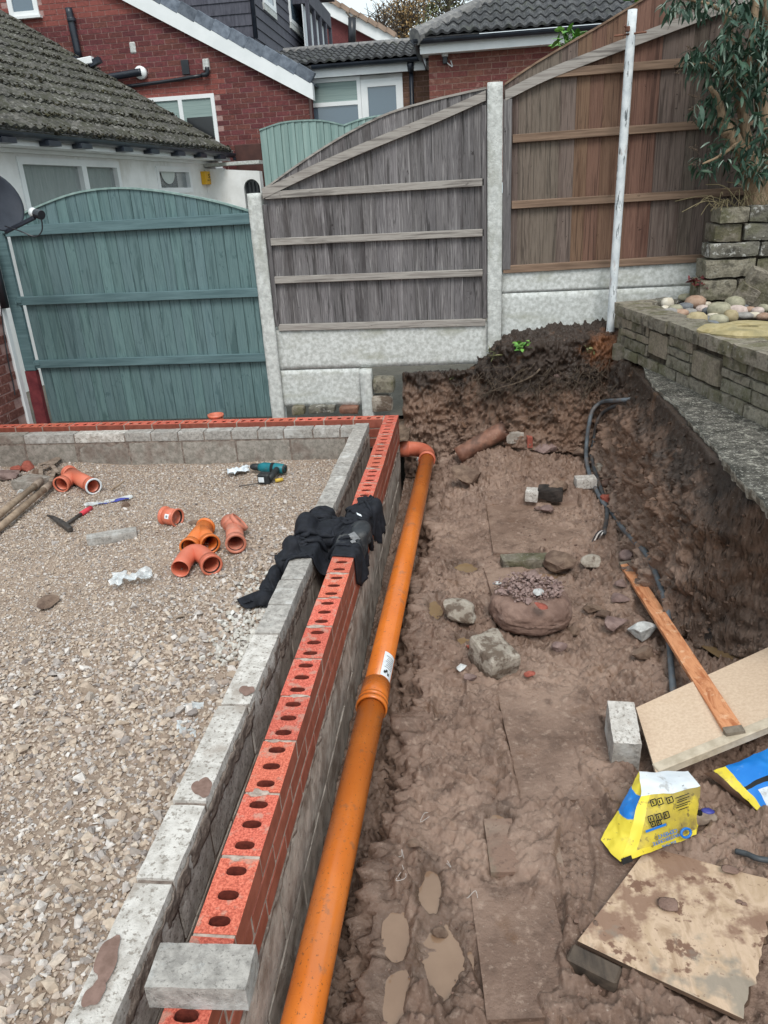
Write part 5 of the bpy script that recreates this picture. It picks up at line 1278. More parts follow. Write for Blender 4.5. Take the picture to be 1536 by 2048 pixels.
# pipes and fixtures on the gable
def wall_tube(name, pts, r, m, y=7.93):
    mb = MB(); mb.tube(smooth_path([aty(a, b, y) for a, b in pts], 4), r, 12); return mb.part(name, m, rh, True)
wall_tube('soil_pipe', [(137, 16), (146, 60), (158, 116)], .055, M['navy_gutter']); wall_tube('pipe_collar', [(142, 36), (144, 44)], .068, M['navy_gutter'])
wall_tube('waste_pipe', [(200, 158), (235, 152), (270, 146), (282, 144)], .055, M['navy_gutter'], 7.90)
c = aty(283, 146, 7.97); mb = MB(); mb.tube([(c[0], 7.91, c[2]), (c[0], 7.99, c[2])], .095, 18); mb.part('pipe_collar', M['upvc'], rh, True)
wall_tube('thin_pipe', [(245, 174), (330, 163), (404, 151)], .028, M['black_plastic'], 7.95)
wall_tube('thin_pipe', [(404, 150), (414, 148), (414, 134)], .035, M['black_plastic'], 7.92)
c = aty(413, 131, 7.97); mb = MB(); mb.span((c[0] - .05, 7.93, c[2] - .07), (c[0] + .05, 7.999, c[2] + .09), ch=.01); mb.part('outside_lamp', M['conc_board'], rh)
c = aty(370, 134, 7.97); mb = MB(); mb.span((c[0] - .06, 7.975, c[2] - .1), (c[0] + .06, 8.02, c[2] + .1)); mb.part('air_brick', M['black_plastic'], rh)
c = aty(264, 95, 7.97); mb = MB(); mb.span((c[0] - .05, 7.985, c[2] - .08), (c[0] + .05, 8.02, c[2] + .08), ch=.02); mb.part('mortar_patch', M['conc_board'], rh)
# little white gutter box poking over the bungalow roof
c0, c1 = aty(147, 128, 7.5), aty(186, 120, 7.5); mb = MB(); mb.bar((c0[0], 7.5, c0[2]), (c1[0], 7.5, c1[2]), .12, .10, ch=.01); mb.bar((c1[0] - .05, 7.5, c1[2] - .06), (c1[0] + .12, 7.5, c1[2] + .0), .10, .08, mi=1); mb.bar((c0[0] + .05, 7.52, c0[2] + .10), (c0[0] + .05, 7.52, c0[2] - .6), .08, .08, mi=1)
solo('gutter_end', mb.mesh('gutter_end', [M['upvc'], M['navy_gutter']]), 'white fascia end with black gutter poking over the mossy roof', 'gutter')

# ---- low extension with patio window
ex = thing('extension', (-1.1, 8.4, -.16), 'low tiled extension with white patio window and door between the brick houses', 'house extension')
e0, e1 = -2.0, -.02; zf = aty(730, 150, 8.3)[2]; zg = aty(730, 140, 8.2)[2]
f0, f1 = aty(612, 165, 8.3), aty(850, 133, 8.3); zf1 = (aty(612, 145, 8.3)[2] + aty(850, 113, 8.3)[2]) / 2; zf0 = (f0[2] + f1[2]) / 2
mb = MB(); mb.span((e0 + .02, 8.27, zf0), (e1, 8.30, zf1)); mb.span((e0 + .02, 8.3005, zf0 + .01), (e1, 8.6, zf0 + .04)); mb.part('fascia', M['upvc'], ex)
gutter(ex, (e0 + .06, 8.20, zf1 + .03), (e1 + .0, 8.20, zf1 + .03), .06, M['navy_gutter'])
rt = aty(720, 95, 9.75); es = nrm(np.array([0, 9.75 - 8.18, rt[2] - (zf1 + .05)])); rows = int(np.linalg.norm([9.75 - 8.18, rt[2] - zf1 - .05]) / .29) + 1
roofbox(ex, [(e0 - .9, 8.2, zf1 + .03), (e1 + .6, 8.2, zf1 + .03), (e1 + .6, 9.75, rt[2] - .02), (e0 - .9, 9.75, rt[2] - .02)], .05, M['tile_dark'])
TD = tile_mesh(.30, .29, .026, 2, .045, M['tile_dark'], nseg=12)
tiled(ex, (e0 - .92, 8.18, zf1 + .05), (1, 0, 0), es, 11, rows, .30, .29, TD)
mb = MB(); RD = mk_mesh('ridge_tile', *tube_geo([(0, 0, 0), (.44, 0, 0)], .11, 10), M['tile_ridge'])
for k in range(7): part('ridge_tile', RD, ex, T(e0 - .7 + .45 * k, 9.77, rt[2] - .02))
wx0, wxm, wx1 = aty(616, 200, 8.4)[0], aty(722, 190, 8.4)[0], aty(806, 190, 8.4)[0]; tz = aty(670, 208, 8.4)[2]
win_y(ex, 8.39, wx0, wxm, 1.9, zf0, .06, trans=[tz], gl=[['glass', 'blind']], sill=False)
win_y(ex, 8.39, wxm + .004, wx1, 1.0, zf0 - .06, .11, gl='glass', sill=False, name='door')
brick_face_wall(ex, 8.42, [(wx1, 1.6), (.1, 1.6), (.1, zf0 - .001), (wx1, zf0 - .001)], [], mat('tan_brick', [S(104, 78, 64), S(128, 98, 82)], scale=40, rough=.9, rand=.15, rnd_shift=1), M['hmortar'], lambda a, b: 800 < a < 870 and b < 210)
mb = MB(); mb.span((e0 - .01, 8.43, 1.0), (wx1 - .002, 8.6, zf0)); mb.part('wall', M['white_wall'], ex)
dx = aty(823, 170, 8.33)[0]; mb = MB(); mb.tube([(dx, 8.33, 1.5), (dx, 8.33, zf0 + .02)], .036, 10); mb.tube([(dx, 8.3, zf0 + .0), (dx, 8.24, zf1 - .02)], .055, 10); mb.part('downpipe', M['navy_gutter'], ex, True)
mb = MB(); mb.tube(smooth_path([aty(621, 140, 8.25), aty(620, 158, 8.3), aty(613, 172, 8.3), aty(611, 240, 8.3)], 5), .012, 6); mb.part('cable', M['black_plastic'], ex)

# ---- house on the right with hipped roof
r2 = thing('hipped_house', (1.5, 7, -.16), 'brown-red brick house with white fascia and dark hipped roof, behind the tall fence', 'house')
za = (aty(870, 113, 6.8)[2] + aty(1150, 75, 6.8)[2]) / 2; zb_ = (aty(870, 91, 6.8)[2] + aty(1150, 58, 6.8)[2]) / 2; xl = aty(858, 150, 7)[0]
brick_face_wall(r2, 7.0, [(xl, 1.6), (4.6, 1.6), (4.6, za - .001), (xl, za - .001)], [], M['hbrick2'], M['hmortar2'], lambda a, b: 840 < a < 1240 and 60 < b < 200)
xf = aty(840, 100, 6.8)[0]
mb = MB(); mb.span((xf, 6.78, za - .01), (4.7, 6.80, zb_ + .02)); mb.span((xf, 6.8005, za), (4.7, 7.2, za + .02)); mb.part('fascia', M['upvc'], r2)
mb = MB(); mb.span((xf - .0, 6.801, za - .02), (xf + .02, 9.5, zb_ + .02)); mb.part('side_fascia', M['navy_gutter'], r2)
gutter(r2, (xf - .08, 6.70, zb_ + .04), (4.7, 6.70, zb_ + .04), .062, M['navy_gutter'])
gutter(r2, (xf - .06, 6.66, zb_ + .04), (xf - .06, 9.5, zb_ + .04), .06, M['navy_gutter'])
pit = math.tan(R(27)); hv = nrm((0, 1, pit)); O2 = np.array([xf - .06, 6.66, zb_ + .07])
ok = lambda p: (p[0] - (xf - .06)) > (p[1] - 6.66) * 1.0 - .02 and p[0] < 4.4
hipv = nrm((1.0, 1, pit))
V = [O2, O2 + (4.7, 0, 0), O2 + (4.7, 3.2, 3.2 * pit), O2 + (3.2, 3.2, 3.2 * pit), O2 + (0, 2.9, 0)]; V = [np.asarray(v) - (0, 0, .02) for v in V]
part('roof', mk_mesh('roof', V, [(0, 1, 2, 3), (4, 0, 3)], M['tile_dark']), r2)
TD2 = tile_mesh(.30, .30, .026, 2, .045, M['tile_dark'], nseg=12)
tiled(r2, O2, (1, 0, 0), hv, 15, 9, .30, .30, TD2, keep=ok)
for k in range(10): part('ridge_tile', RD, r2, frame(O2 + hipv * (.43 * k) + (0, 0, .0), hipv, nrm(np.cross((0, 0, 1), hipv)), nrm(np.cross(hipv, nrm(np.cross((0, 0, 1), hipv))))))
c = aty(890, 118, 6.93); mb = MB(); mb.box((c[0], 6.96, c[2]), (.07, .07, .12), ch=.01); mb.tube([(c[0], 6.93, c[2] + .03), (c[0], 6.93, c[2] + .14)], .045, 12, mi=1); mb.tube(smooth_path([(c[0] + .02, 6.94, c[2] - .04), (c[0] + .10, 6.95, c[2] - .10), (c[0] + .08, 6.97, c[2] - .02)], 5), .008, 6, mi=1); mb.part('wall_lamp', [M['black_plastic'], M['white_plastic']], r2)

# ---- far house, flue and aerial
fh = thing('far_house', (-4, 24, -.2), 'distant red brick house end with white bargeboard and chimney flue', 'house')
a0, a1, a2 = aty(660, 35, 24), aty(690, 42, 24), aty(796, 98, 24)
mb = MB(); n = 5; V = [(a0[0] - 4, 24, 0), (a2[0], 24, 0), (a2[0], 24, a2[2]), (a1[0], 24, a1[2]), (a0[0] - 4, 24, a1[2] + 2)]; V += [(x, 30, z) for x, y, z in V]
part('wall', mk_mesh('wall', V, [(0, 1, 2, 3, 4), (9, 8, 7, 6, 5)] + [(i, 5 + i, 5 + (i + 1) % 5, (i + 1) % 5) for i in range(5)], M['hbrick']), fh)
mb = MB(); sl_ = (a2 - a1); mb.bar(a1 - sl_ * .6 + (0, -.1, .1), a2 + (0, -.1, .1), .2, .35); mb.part('bargeboard', M['upvc'], fh)
TN = mat('tan_roof', [S(140, 120, 106), S(164, 142, 126)], scale=4, rough=.9)
for k in range(9):
    p = a1 + sl_ * (-.55 + .17 * k); mb = MB(); mb.bar(p + (0, 0, .38), p + sl_ * .165 + (0, 0, .34), .6, .14); mb.part('verge_tile', TN, fh)
c0, c1 = aty(704, 36, 23.5), aty(704, 96, 23.5); mb = MB(); mb.tube([c1, c0], .26 / 2, 12); mb.part('flue', M['black_plastic'], fh, True)
mb = MB(); q = aty(710, 30, 23.5); mb.tube([aty(711, 96, 23.5), aty(709, 30, 23.5)], .03, 6); mb.tube([aty(696, 36, 23.5), aty(714, 32, 23.5)], .025, 6); mb.tube([aty(692, 24, 23.5), aty(700, 34, 23.5)], .03, 6); mb.part('aerial', M['bark_dark'], fh)
# ================================================================== RIGHT-HAND STONE WALLS AND ROCKERY
def pxm(P): return float((np.asarray(P) - CAM) @ AF) / FPX      # metres per photo pixel at a point
SA, SBp = np.array([1.600, -.03]), np.array([2.02, -2.0]); sdir = nrm(np.append(SBp - SA, 0)); sout = np.array([sdir[1], -sdir[0], 0]) 
if sout[0] > 0: sout = -sout
lw_ = thing('stone_wall', (1.8, -1, .40), 'low mossy stone retaining wall beside the concrete path, holding the cobbles', 'stone wall')
LS = 3.6; rng = random.Random(21); core = MB()
def sframe(s, z, off): p = np.append(SA, 0) + sdir * s + sout * off; return frame((p[0], p[1], z), sdir, -sout, (0, 0, 1))
core.box((0, 0, 0), (LS, .15, .32), sframe(LS / 2, .555, -.095)); core.part('joint', M['dark_joint'], lw_)
def stone(parent, s0, s1, z0, z1, m, seed, dep=.16, proud=0.0, amp=.007):
    V, F = rough_box_geo((s1 - s0 - .010, dep, z1 - z0 - .008), seed, (max(4, int((s1 - s0) / .035)), 4, 4), amp, 13, .16)
    return part('stone', mk_mesh('stone', V, F, M[m]), parent, sframe((s0 + s1) / 2, (z0 + z1) / 2, -dep / 2 + proud + rng.uniform(-.006, .006)))
courses = [(.395, .470, .34), (.470, .548, .38), (.548, .600, .36), (.600, .668, .30)]
big = [(.42, .70, .500, .655), (1.02, 1.34, .478, .640), (2.1, 2.4, .478, .64)]
sd_ = 0
for s0, s1, z0, z1 in big: stone(lw_, s0, s1, z0, z1, 'stone_pale', 300 + sd_, proud=.004, amp=.005); sd_ += 1
for z0, z1, ln in courses:
    s = -.02
    while s < LS:
        e = s + ln * rng.uniform(.55, 1.25)
        for b in big:
            if b[2] - .01 < (z0 + z1) / 2 < b[3] + .01:
                if b[0] < s + .02 < b[1]: s = b[1]; e = s + ln * .8
                if s < b[0] < e: e = b[0]
        if e - s > .03: stone(lw_, s, min(e, LS), z0, z1, rng.choice(['stone', 'stone', 'stone_pale', 'stone']), 400 + sd_); sd_ += 1
        s = e
s = -.05
while s < LS:
    e = s + rng.uniform(.24, .46); stone(lw_, s, e, .668, .752, 'stone', 500 + sd_, dep=.22, proud=.030, amp=.008); sd_ += 1; s = e
# return of the wall towards the fence
for i, (x, y, z, sx, sy, sz, m) in enumerate([(1.70, .07, .715, .26, .14, .085, 'stone'), (1.66, .10, .62, .12, .16, .10, 'stone'), (1.70, .05, .50, .20, .12, .16, 'stone'), (1.88, .20, .70, .26, .16, .09, 'stone_lichen'), (1.64, .0, .42, .14, .12, .12, 'stone')]):
    V, F = rough_box_geo((sx, sy, sz), 700 + i, (7, 5, 4), .010, 10, .2); part('stone', mk_mesh('stone', V, F, M[m]), lw_, T(x, y, z) @ RZ(.25 + .1 * i))
# taller lichened wall behind the cobbles
UY = .10
uw_ = thing('stone_wall', (2.8, UY, .66), 'taller lichen-spotted stone wall behind the cobbles, under the shrub', 'stone wall')
def upx(px, py): p = aty(px, py, UY); return p[0], p[2]
rows = [(412, 446), (446, 484), (484, 516), (516, 556), (556, 600), (600, 655)]
mb = MB(); xa = upx(1445, 500)[0]; mb.span((xa, UY + .05, .6), (4.2, UY + .28, upx(1480, 418)[1])); mb.part('joint', M['dark_joint'], uw_)
for r, (p0, p1) in enumerate(rows):
    x = upx(1440 - 10 * r if r < 4 else 1405 - 2 * r, p0)[0]; z1 = upx(1480, p0)[1]; z0 = upx(1480, p1)[1]
    while x < 4.1:
        w = rng.uniform(.18, .36); V, F = rough_box_geo((w - .012, .24, z1 - z0 - .008), 800 + sd_, (8, 5, 5), .013, 10, .22)
        part('stone', mk_mesh('stone', V, F, M['stone_lichen' if r < 3 and rng.random() < .75 else 'stone']), uw_, T(x + w / 2, UY + .12 + rng.uniform(-.025, .01), (z0 + z1) / 2)); x += w; sd_ += 1
for i, (px, py, w, h, rot) in enumerate([(1515, 590, 70, 95, .35), (1480, 605, 40, 75, .5)]):
    c = aty(px, py, UY - .06); V, F = rough_box_geo((w * pxm(c), .09, h * pxm(c)), 900 + i, (5, 3, 6), .010, 9, .25)
    solo('leaning_stone', mk_mesh('leaning_stone', V, F, M['stone']), ('broad grey stone leaning on the tall stone wall at the right edge', 'narrow grey stone leaning on the tall stone wall by the cobbles')[i], 'stone', None, T(*c) @ Matrix.Rotation(rot, 4, 'Y') @ Matrix.Rotation(.25, 4, 'X'))
# bed of soil that carries the cobbles
xs = np.linspace(1.62, 4.2, 90); ys = np.linspace(-3.2, .5, 110); X, Y = np.meshgrid(xs, ys, indexing='ij')
edge = np.array(SA[0] + (SA[1] - Y) * (SBp[0] - SA[0]) / (SA[1] - SBp[1])) + .06
Z = .690 + .02 * fbm(np.stack([X, Y, 0 * X], -1).reshape(-1, 3) * 5, 3, 5).reshape(X.shape); X = np.maximum(X, edge)
struct('rockery_soil', fast_mesh('rockery_soil', np.stack([X, Y, Z], -1).reshape(-1, 3), grid_quads(90, 110), M['plain_soil']))
cobs = [(715, 1255, 75, 72, 0), (735, 1330, 110, 62, 1), (860, 1280, 95, 50, 4), (945, 1245, 132, 92, 2), (1000, 1302, 84, 56, 5), (1042, 1316, 62, 50, 4), (1140, 1306, 145, 92, 6), (1260, 1256, 132, 92, 6), (1282, 1318, 114, 76, 5),
        (1382, 1306, 80, 42, 2), (1455, 1316, 84, 52, 5), (900, 1325, 94, 52, 1), (826, 1332, 92, 52, 2), (958, 1384, 122, 92, 3), (1045, 1397, 64, 62, 4), (1125, 1388, 122, 72, 6), (1232, 1362, 92, 84, 3), (1090, 1352, 76, 38, 0), (1350, 1352, 124, 42, 1),
        (694, 1298, 56, 44, 0), (775, 1302, 90, 60, 6), (960, 1184, 84, 52, 1), (884, 1204, 114, 52, 6), (1012, 1208, 64, 60, 5), (842, 1378, 84, 42, 5), (1500, 1292, 74, 52, 6), (1494, 1546, 96, 50, 5), (1526, 1594, 70, 40, 0), (1040, 1262, 60, 40, 0), (1180, 1275, 60, 36, 5),
        (1330, 1285, 70, 40, 4), (1420, 1352, 80, 44, 0), (1500, 1360, 90, 50, 2), (1560, 1310, 90, 60, 0), (1570, 1370, 90, 56, 6), (760, 1238, 46, 28, 0), (1600, 1420, 100, 60, 5), (1080, 1420, 90, 44, 4)]
cwords = ['cream', 'mid grey', 'rusty orange', 'tan', 'dark slate-grey', 'pinkish grey', 'olive-brown']
cobs = [q for q in cobs if q[0] < 1530]
ORD = ['first', 'second', 'third', 'fourth', 'fifth', 'sixth', 'seventh', 'eighth', 'ninth', 'tenth']
for i, (zx, zy, w, h, mcol) in enumerate(cobs):
    px, py = 1160 + zx / 4.085, 300 + zy / 4.085; c = atz(px, py, .735); k = pxm(c) / 4.085 * 1.45; sx, szz = w * k, h * k * .95
    V, F = cobble_geo(60 + i, (sx, sx * random.Random(i).uniform(.75, 1.0), szz), 2)
    zc = .696 + szz * .42; c = atz(px, py, zc)
    row = sorted(q[0] for q in cobs if q[4] == mcol); k_ = row.index(zx); n_ = len(row)
    pos = 'the leftmost' if k_ == 0 else ('the rightmost' if k_ == n_ - 1 else ORD[k_] + ' from the left')
    solo('cobble', mk_mesh('cobble', V, F, M['cob'][mcol], True), '%s rounded cobble in the rockery, %s of that colour' % (cwords[mcol], pos), 'cobble', 'cobbles in the rockery', T(*c) @ RZ(i * .7))
# flat yellow stone with a hole
c = atz(1496, 652, .775); n = 28; V = []; F = []; rg_ = random.Random(4)
for ring, (rx, ry, z) in enumerate([(.055, .050, -.045), (.055, .050, .028), (.066, .06, .034), (.22, .17, .030), (.25, .20, .012), (.24, .19, -.045)]):
    for k in range(n):
        t = 2 * math.pi * k / n; wv = 1 + (.06 * math.sin(3 * t + 1) + .05 * math.sin(5 * t) + .03 * math.sin(9 * t) if ring > 2 else .0); V.append((rx * wv * math.cos(t), ry * wv * math.sin(t), z + (.006 * math.sin(4 * t + ring) if ring > 2 else 0)))
for r in range(5):
    for k in range(n): F.append((r * n + k, (r + 1) * n + k, (r + 1) * n + (k + 1) % n, r * n + (k + 1) % n)[::-1])
hs_ = thing('holed_stone', (c[0], c[1], .70), 'flat yellowish water-feature stone with a round hole, at the right edge', 'stone'); mb = MB(); mb.tube([(c[0], c[1], .70), (c[0], c[1], .752)], .060, 20); mb.part('hole_shade_plug', M['ink'], hs_)  # black plug added inside the hole to stand in for its shade
part('slab', mk_mesh('holed_stone', V, F, mat('yellow_sandstone', [S(150, 136, 96), S(182, 166, 128)], scale=18, bump=.8, bdist=.008, bscale=60, rough=.9, layers=[(9, .52, .66, S(110, 106, 76), .6)])), hs_, T(c[0], c[1], .745))

# ---- pole
po = thing('metal_pole', (1.577, .30, .42), 'tall peeling white metal pole standing in front of the rust-stained fence', 'pole')
pb, pt_ = np.array([1.574, .30, .36]), np.array([1.594, .30, 2.545])
mb = MB(); mb.tube([pb + (pt_ - pb) * t for t in np.linspace(0, 1, 14)], [.029] * 14, 18); mb.part('tube', M['pole'], po, True)
a, b = aty(1228, 72, .28), aty(1293, 64, .28); mb = MB(); mb.tube([a, b], .006, 8); mb.part('cross_bolt', M['steel_rust'], po)
a = aty(1255, 58, .265); mb = MB(); mb.box(a, (.03, .02, .03), ch=.004); mb.tube([a, a + (-.02, -.01, .02)], .007, 6); mb.part('nut', M['steel_rust'], po)

# ---- plants
def leaf_geo(l, w, droop=.25, fold=.18):
    V = []; F = []; n = 5
    for i in range(n + 1):
        t = i / n; ww = w * math.sin(math.pi * min(1, t * .93 + .05)) ** .8 / 2; z = -droop * l * t * t; V += [(t * l, -ww, z + ww * fold), (t * l, 0, z), (t * l, ww, z + ww * fold)]
    for i in range(n):
        a = 3 * i; F += [(a, a + 3, a + 4, a + 1), (a + 1, a + 4, a + 5, a + 2)]
    return V, F
def rand_rot(rng, tilt):
    return RZ(rng.uniform(0, 6.283)) @ Matrix.Rotation(rng.gauss(tilt, .45), 4, 'Y') @ Matrix.Rotation(rng.gauss(0, .5), 4, 'X')
sh = thing('shrub', (2.6, .25, 1.3), 'grey-green leafy shrub with woody trunk on top of the tall stone wall', 'shrub')
SY = .18
def stem(pts, r0, r1, name='branch', mat_='bark'):
    P = smooth_path([aty(px, py, y) for px, py, y in pts], 5); rr = np.linspace(r0, r1, len(P)) * (1 + .12 * np.sin(np.arange(len(P)) * 1.7))
    V, F = tube_geo(P, rr, 9); return part(name, mk_mesh(name, V, F, M[mat_], True), sh)
stem([(1512, 425, .26), (1506, 360, .24), (1496, 320, .2), (1470, 285, .18), (1450, 255, .15)], .075, .040, 'trunk')
stem([(1450, 258, .15), (1444, 230, .12), (1436, 200, .1), (1420, 175, .05)], .034, .014)
stem([(1492, 318, .2), (1490, 240, .2), (1486, 200, .2), (1498, 120, .18), (1510, 20, .2), (1512, -40, .2)], .030, .020)
stem([(1462, 100, .3), (1456, 40, .3), (1452, -40, .3)], .028, .024); stem([(1496, 300, .22), (1478, 190, .25), (1466, 110, .29)], .034, .027)
stem([(1530, 420, .3), (1534, 300, .28), (1520, 180, .25), (1530, 60, .22), (1536, -40, .2)], .05, .022)
stem([(1478, 285, .14), (1440, 312, .06), (1405, 328, 0.0)], .014, .006); stem([(1470, 190, .2), (1420, 130, .1), (1372, 132, .05)], .012, .005); stem([(1480, 40, .25), (1420, 10, .25), (1350, -8, .3)], .016, .007); stem([(1500, 300, .18), (1525, 262, .1), (1545, 255, .05)], .014, .006)
LF = [mk_mesh('leaf', *leaf_geo(.070, .017), M['leaf']), mk_mesh('leaf', *leaf_geo(.062, .011, .4), M['leaf_pale']), mk_mesh('leaf', *leaf_geo(.090, .024, .5), M['leaf'])]
clus = [(1432, 120, 50, 80), (1484, 165, 50, 95), (1428, 219, 36, 50), (1462, 300, 38, 46), (1405, 326, 22, 22), (1516, 258, 40, 60), (1505, 339, 30, 36), (1495, 64, 48, 60), (1518, 28, 40, 50), (1355, 8, 24, 24), (1400, 2, 30, 26), (1526, 140, 40, 56), (1470, 10, 34, 30), (1540, 320, 36, 40), (1530, 90, 30, 34), (1450, 85, 24, 22), (1390, 115, 18, 14), (1480, 110, 30, 30)]
rl = random.Random(8); nleaf = 0; rest = {0: MB(), 1: MB(), 2: MB()}
for ci, (px, py, r, k) in enumerate(clus):
    for _ in range(int(k * 2.1)):
        a = rl.uniform(0, 6.283); q = 1.12 * r * math.sqrt(rl.random()); y = SY + rl.uniform(-.22, .14); p = aty(px + q * math.cos(a) * 1.15, py + q * math.sin(a) * .8, y)
        w = rl.choice([0, 0, 0, 1, 1, 2, 2]); Mx = T(*p) @ rand_rot(rl, .55) @ Matrix.Scale(rl.uniform(.7, 1.25), 4); nleaf += 1
        if nleaf % 6 < 1 and nleaf < 1760: part('leaf', LF[w], sh, Mx)
        else: rest[w].add([v.co[:] for v in LF[w].vertices], [tuple(p_.vertices) for p_ in LF[w].polygons], 0, Mx)
for w, m_ in ((0, 'leaf'), (1, 'leaf_pale'), (2, 'leaf')): tag(rest[w].part('foliage', M[m_], sh), kind='stuff')
rngn = np.random.RandomState(3)
for (px, py, dx, dy) in ((1402, 196, -26, -8), (1398, 214, -22, 6), (1402, 326, -24, 4), (1388, 102, -14, -10), (1366, 138, -18, 10), (1378, 128, -30, 3), (1396, 300, -20, -6)):
    k = 46; t = rngn.rand(k); P = np.array([aty(px + dx * a + rngn.normal(0, 3.2 * (1.1 - a)), py + dy * a + rngn.normal(0, 3.2 * (1.1 - a)), .02 + rngn.normal(0, .012)) for a in t]); o = scatter('seed_head', P, rngn.uniform(.006, .013, k), HS, 2, M['seed'], sh)
    del o['kind']
# dry grass at its foot
mb = MB()
for _ in range(34):
    px = rl.uniform(1420, 1536); p = aty(px, 412 + rl.uniform(-4, 6), .16 + rl.uniform(-.08, .05)); q = p + np.array([rl.gauss(-.05, .13), rl.gauss(-.03, .05), rl.uniform(-.06, .16)]); mdl = (p + q) / 2 + (0, 0, .05); mb.tube(smooth_path([p, mdl, q], 3), [.0022] * 7, 4)
tag(new_obj('dry_grass', mb.mesh('dry_grass', M['straw'])), 'wispy straw-coloured grass on the tall stone wall under the shrub', 'grass', None, 'stuff')
def tuft(name, px, py, y, r, k, l, w, m, label, cat, tilt=-.5, zbase=None):
    c = aty(px, py, y) if y is not None else hit(px, py); t = thing(name, c, label, cat); lm = mk_mesh('leaf', *leaf_geo(l, w, .3), M[m]); mb = MB()
    for i in range(k):
        a = rl.uniform(0, 6.283); d = r * math.sqrt(rl.random()); p = c + np.array([d * math.cos(a), d * math.sin(a) * .7, rl.uniform(.2, 1.3) * r]); part('leaf', lm, t, T(*p) @ rand_rot(rl, tilt * .3) @ Matrix.Scale(rl.uniform(.7, 1.2), 4))
        if i % 4 == 0: mb.tube([c, p], [.002, .0015], 4)
    mb.part('stem', M['leaf_olive'], t); return t
tuft('leafy_weed', 1046, 702, None, .055, 34, .042, .026, 'leaf_bright', 'bright green weed at the foot of the tall concrete post', 'weed')
tuft('leafy_weed', 1180, 705, None, .040, 12, .030, .018, 'leaf_olive', 'small pale weed on the soil left of the white pole', 'weed')
tuft('grass_tuft', 985, 718, None, .05, 16, .07, .007, 'leaf_olive', 'low grass tuft under the tall concrete post', 'grass')
tuft('leafy_weed', 905, 758, None, .02, 6, .022, .014, 'leaf_olive', 'tiny weed in the dark bank under the gravel board', 'weed')
tuft('red_plant', 1392, 575, .12, .05, 44, .05, .016, 'leaf_red', 'dark red spiky plant in the corner by the tall stone wall', 'plant', -1.0)
c = aty(1139, 82, .75); t_ = thing('laurel', (c[0], .75, -.16), 'laurel sprig peeping over the tall fence', 'plant'); lm = mk_mesh('leaf', *leaf_geo(.085, .035, .3), M['leaf_bright']); mb = MB(); mb.tube([(c[0], .75, -.16), (c[0], .75, c[2])], [.012, .006], 6); mb.part('stem', M['bark'], t_)
for _ in range(60): p = aty(1139 + rl.gauss(0, 13), 82 + rl.gauss(0, 10), .75 + rl.gauss(0, .07)); part('leaf', lm, t_, T(*p) @ rand_rot(rl, -.2))
c = aty(1300, 0, .8); t_ = thing('hedge_plant', (c[0], .8, -.16), 'bright green leaves above the fence top beside the pole', 'plant'); mb = MB(); mb.tube([(c[0], .8, -.16), (c[0], .8, c[2])], [.014, .007], 6); mb.part('stem', M['bark'], t_)
for _ in range(70): p = aty(1302 + rl.gauss(0, 22), -2 + rl.gauss(0, 9), .8 + rl.gauss(0, .08)); part('leaf', lm, t_, T(*p) @ rand_rot(rl, -.2))

# ---- trees far behind
def tree(px, py, dist, h, rx, rz, m, label, seed, k=2600, leaf=.16, bare=0.0, name='tree'):
    c = aty(px, py, dist); rr = random.Random(seed); t = thing(name, (c[0], dist, -.5), label, 'tree'); base = np.array([c[0], dist, -.5]); mb = MB(); top = c[2] + rz
    mb.tube([base, base + (0, 0, (top + .5) * .5), (c[0] + .2, dist, top - .2)], [.22, .14, .03], 8); tips = []
    for i in range(46):
        z0 = c[2] - rz + (2 * rz) * rr.random() * .9; a = rr.uniform(0, 6.283); prof = math.sqrt(max(.04, 1 - ((z0 - c[2]) / rz) ** 2)); L = rx * prof * rr.uniform(.6, 1.05); p0 = np.array([c[0], dist, z0]); p2 = p0 + np.array([L * math.cos(a), L * math.sin(a), L * .5 + rr.uniform(0, .4)])
        mb.tube([p0, (p0 + p2) / 2 + (0, 0, -.05), p2], [.05, .03, .01], 5); tips.append((p0, p2))
        for _ in range(3): q = p0 + (p2 - p0) * rr.uniform(.3, .9); e = q + np.array([rr.gauss(0, .35), rr.gauss(0, .35), rr.uniform(.1, .7)]); mb.tube([q, e], [.02, .006], 4); tips.append((q, e))
    mb.part('trunk', M['bark_dark'], t); n = int(k * (1 - bare)); V = np.zeros((n * 4, 3)); rn = np.random.RandomState(seed)
    for i in range(n):
        p0, p2 = tips[rr.randrange(len(tips))]; q = p0 + (p2 - p0) * rr.uniform(.25, 1.1) + rn.normal(0, .16, 3); u = nrm(rn.normal(size=3)); v = nrm(np.cross(u, rn.normal(size=3))); s = leaf * rr.uniform(.6, 1.3); V[4 * i] = q; V[4 * i + 1] = q + u * s * .5 + v * s * .25; V[4 * i + 2] = q + u * s; V[4 * i + 3] = q + u * s * .5 - v * s * .25
    if n: tag(part('crown', fast_mesh('crown', V, np.arange(n * 4).reshape(-1, 4), M[m], False), t), kind='stuff')
tree(843, 10, 36, 9, .8, 2.6, 'leaf_olive', 'slim olive-green tree standing beyond the roofs, left of a pair', 1, 2600, .14)
tree(893, 0, 37, 9, 1.25, 2.6, 'leaf_olive', 'broader olive-green tree standing beyond the roofs, right of a pair', 2, 3800, .15)
tree(806, 66, 33, 5, 1.2, .85, 'leaf_tan', 'tan autumn tree just above the extension roof', 3, 1500, .13)
tree(764, 82, 32, 5, .9, .75, 'leaf_tan', 'bare twiggy tree above the extension roof', 4, 300, .08, .75)
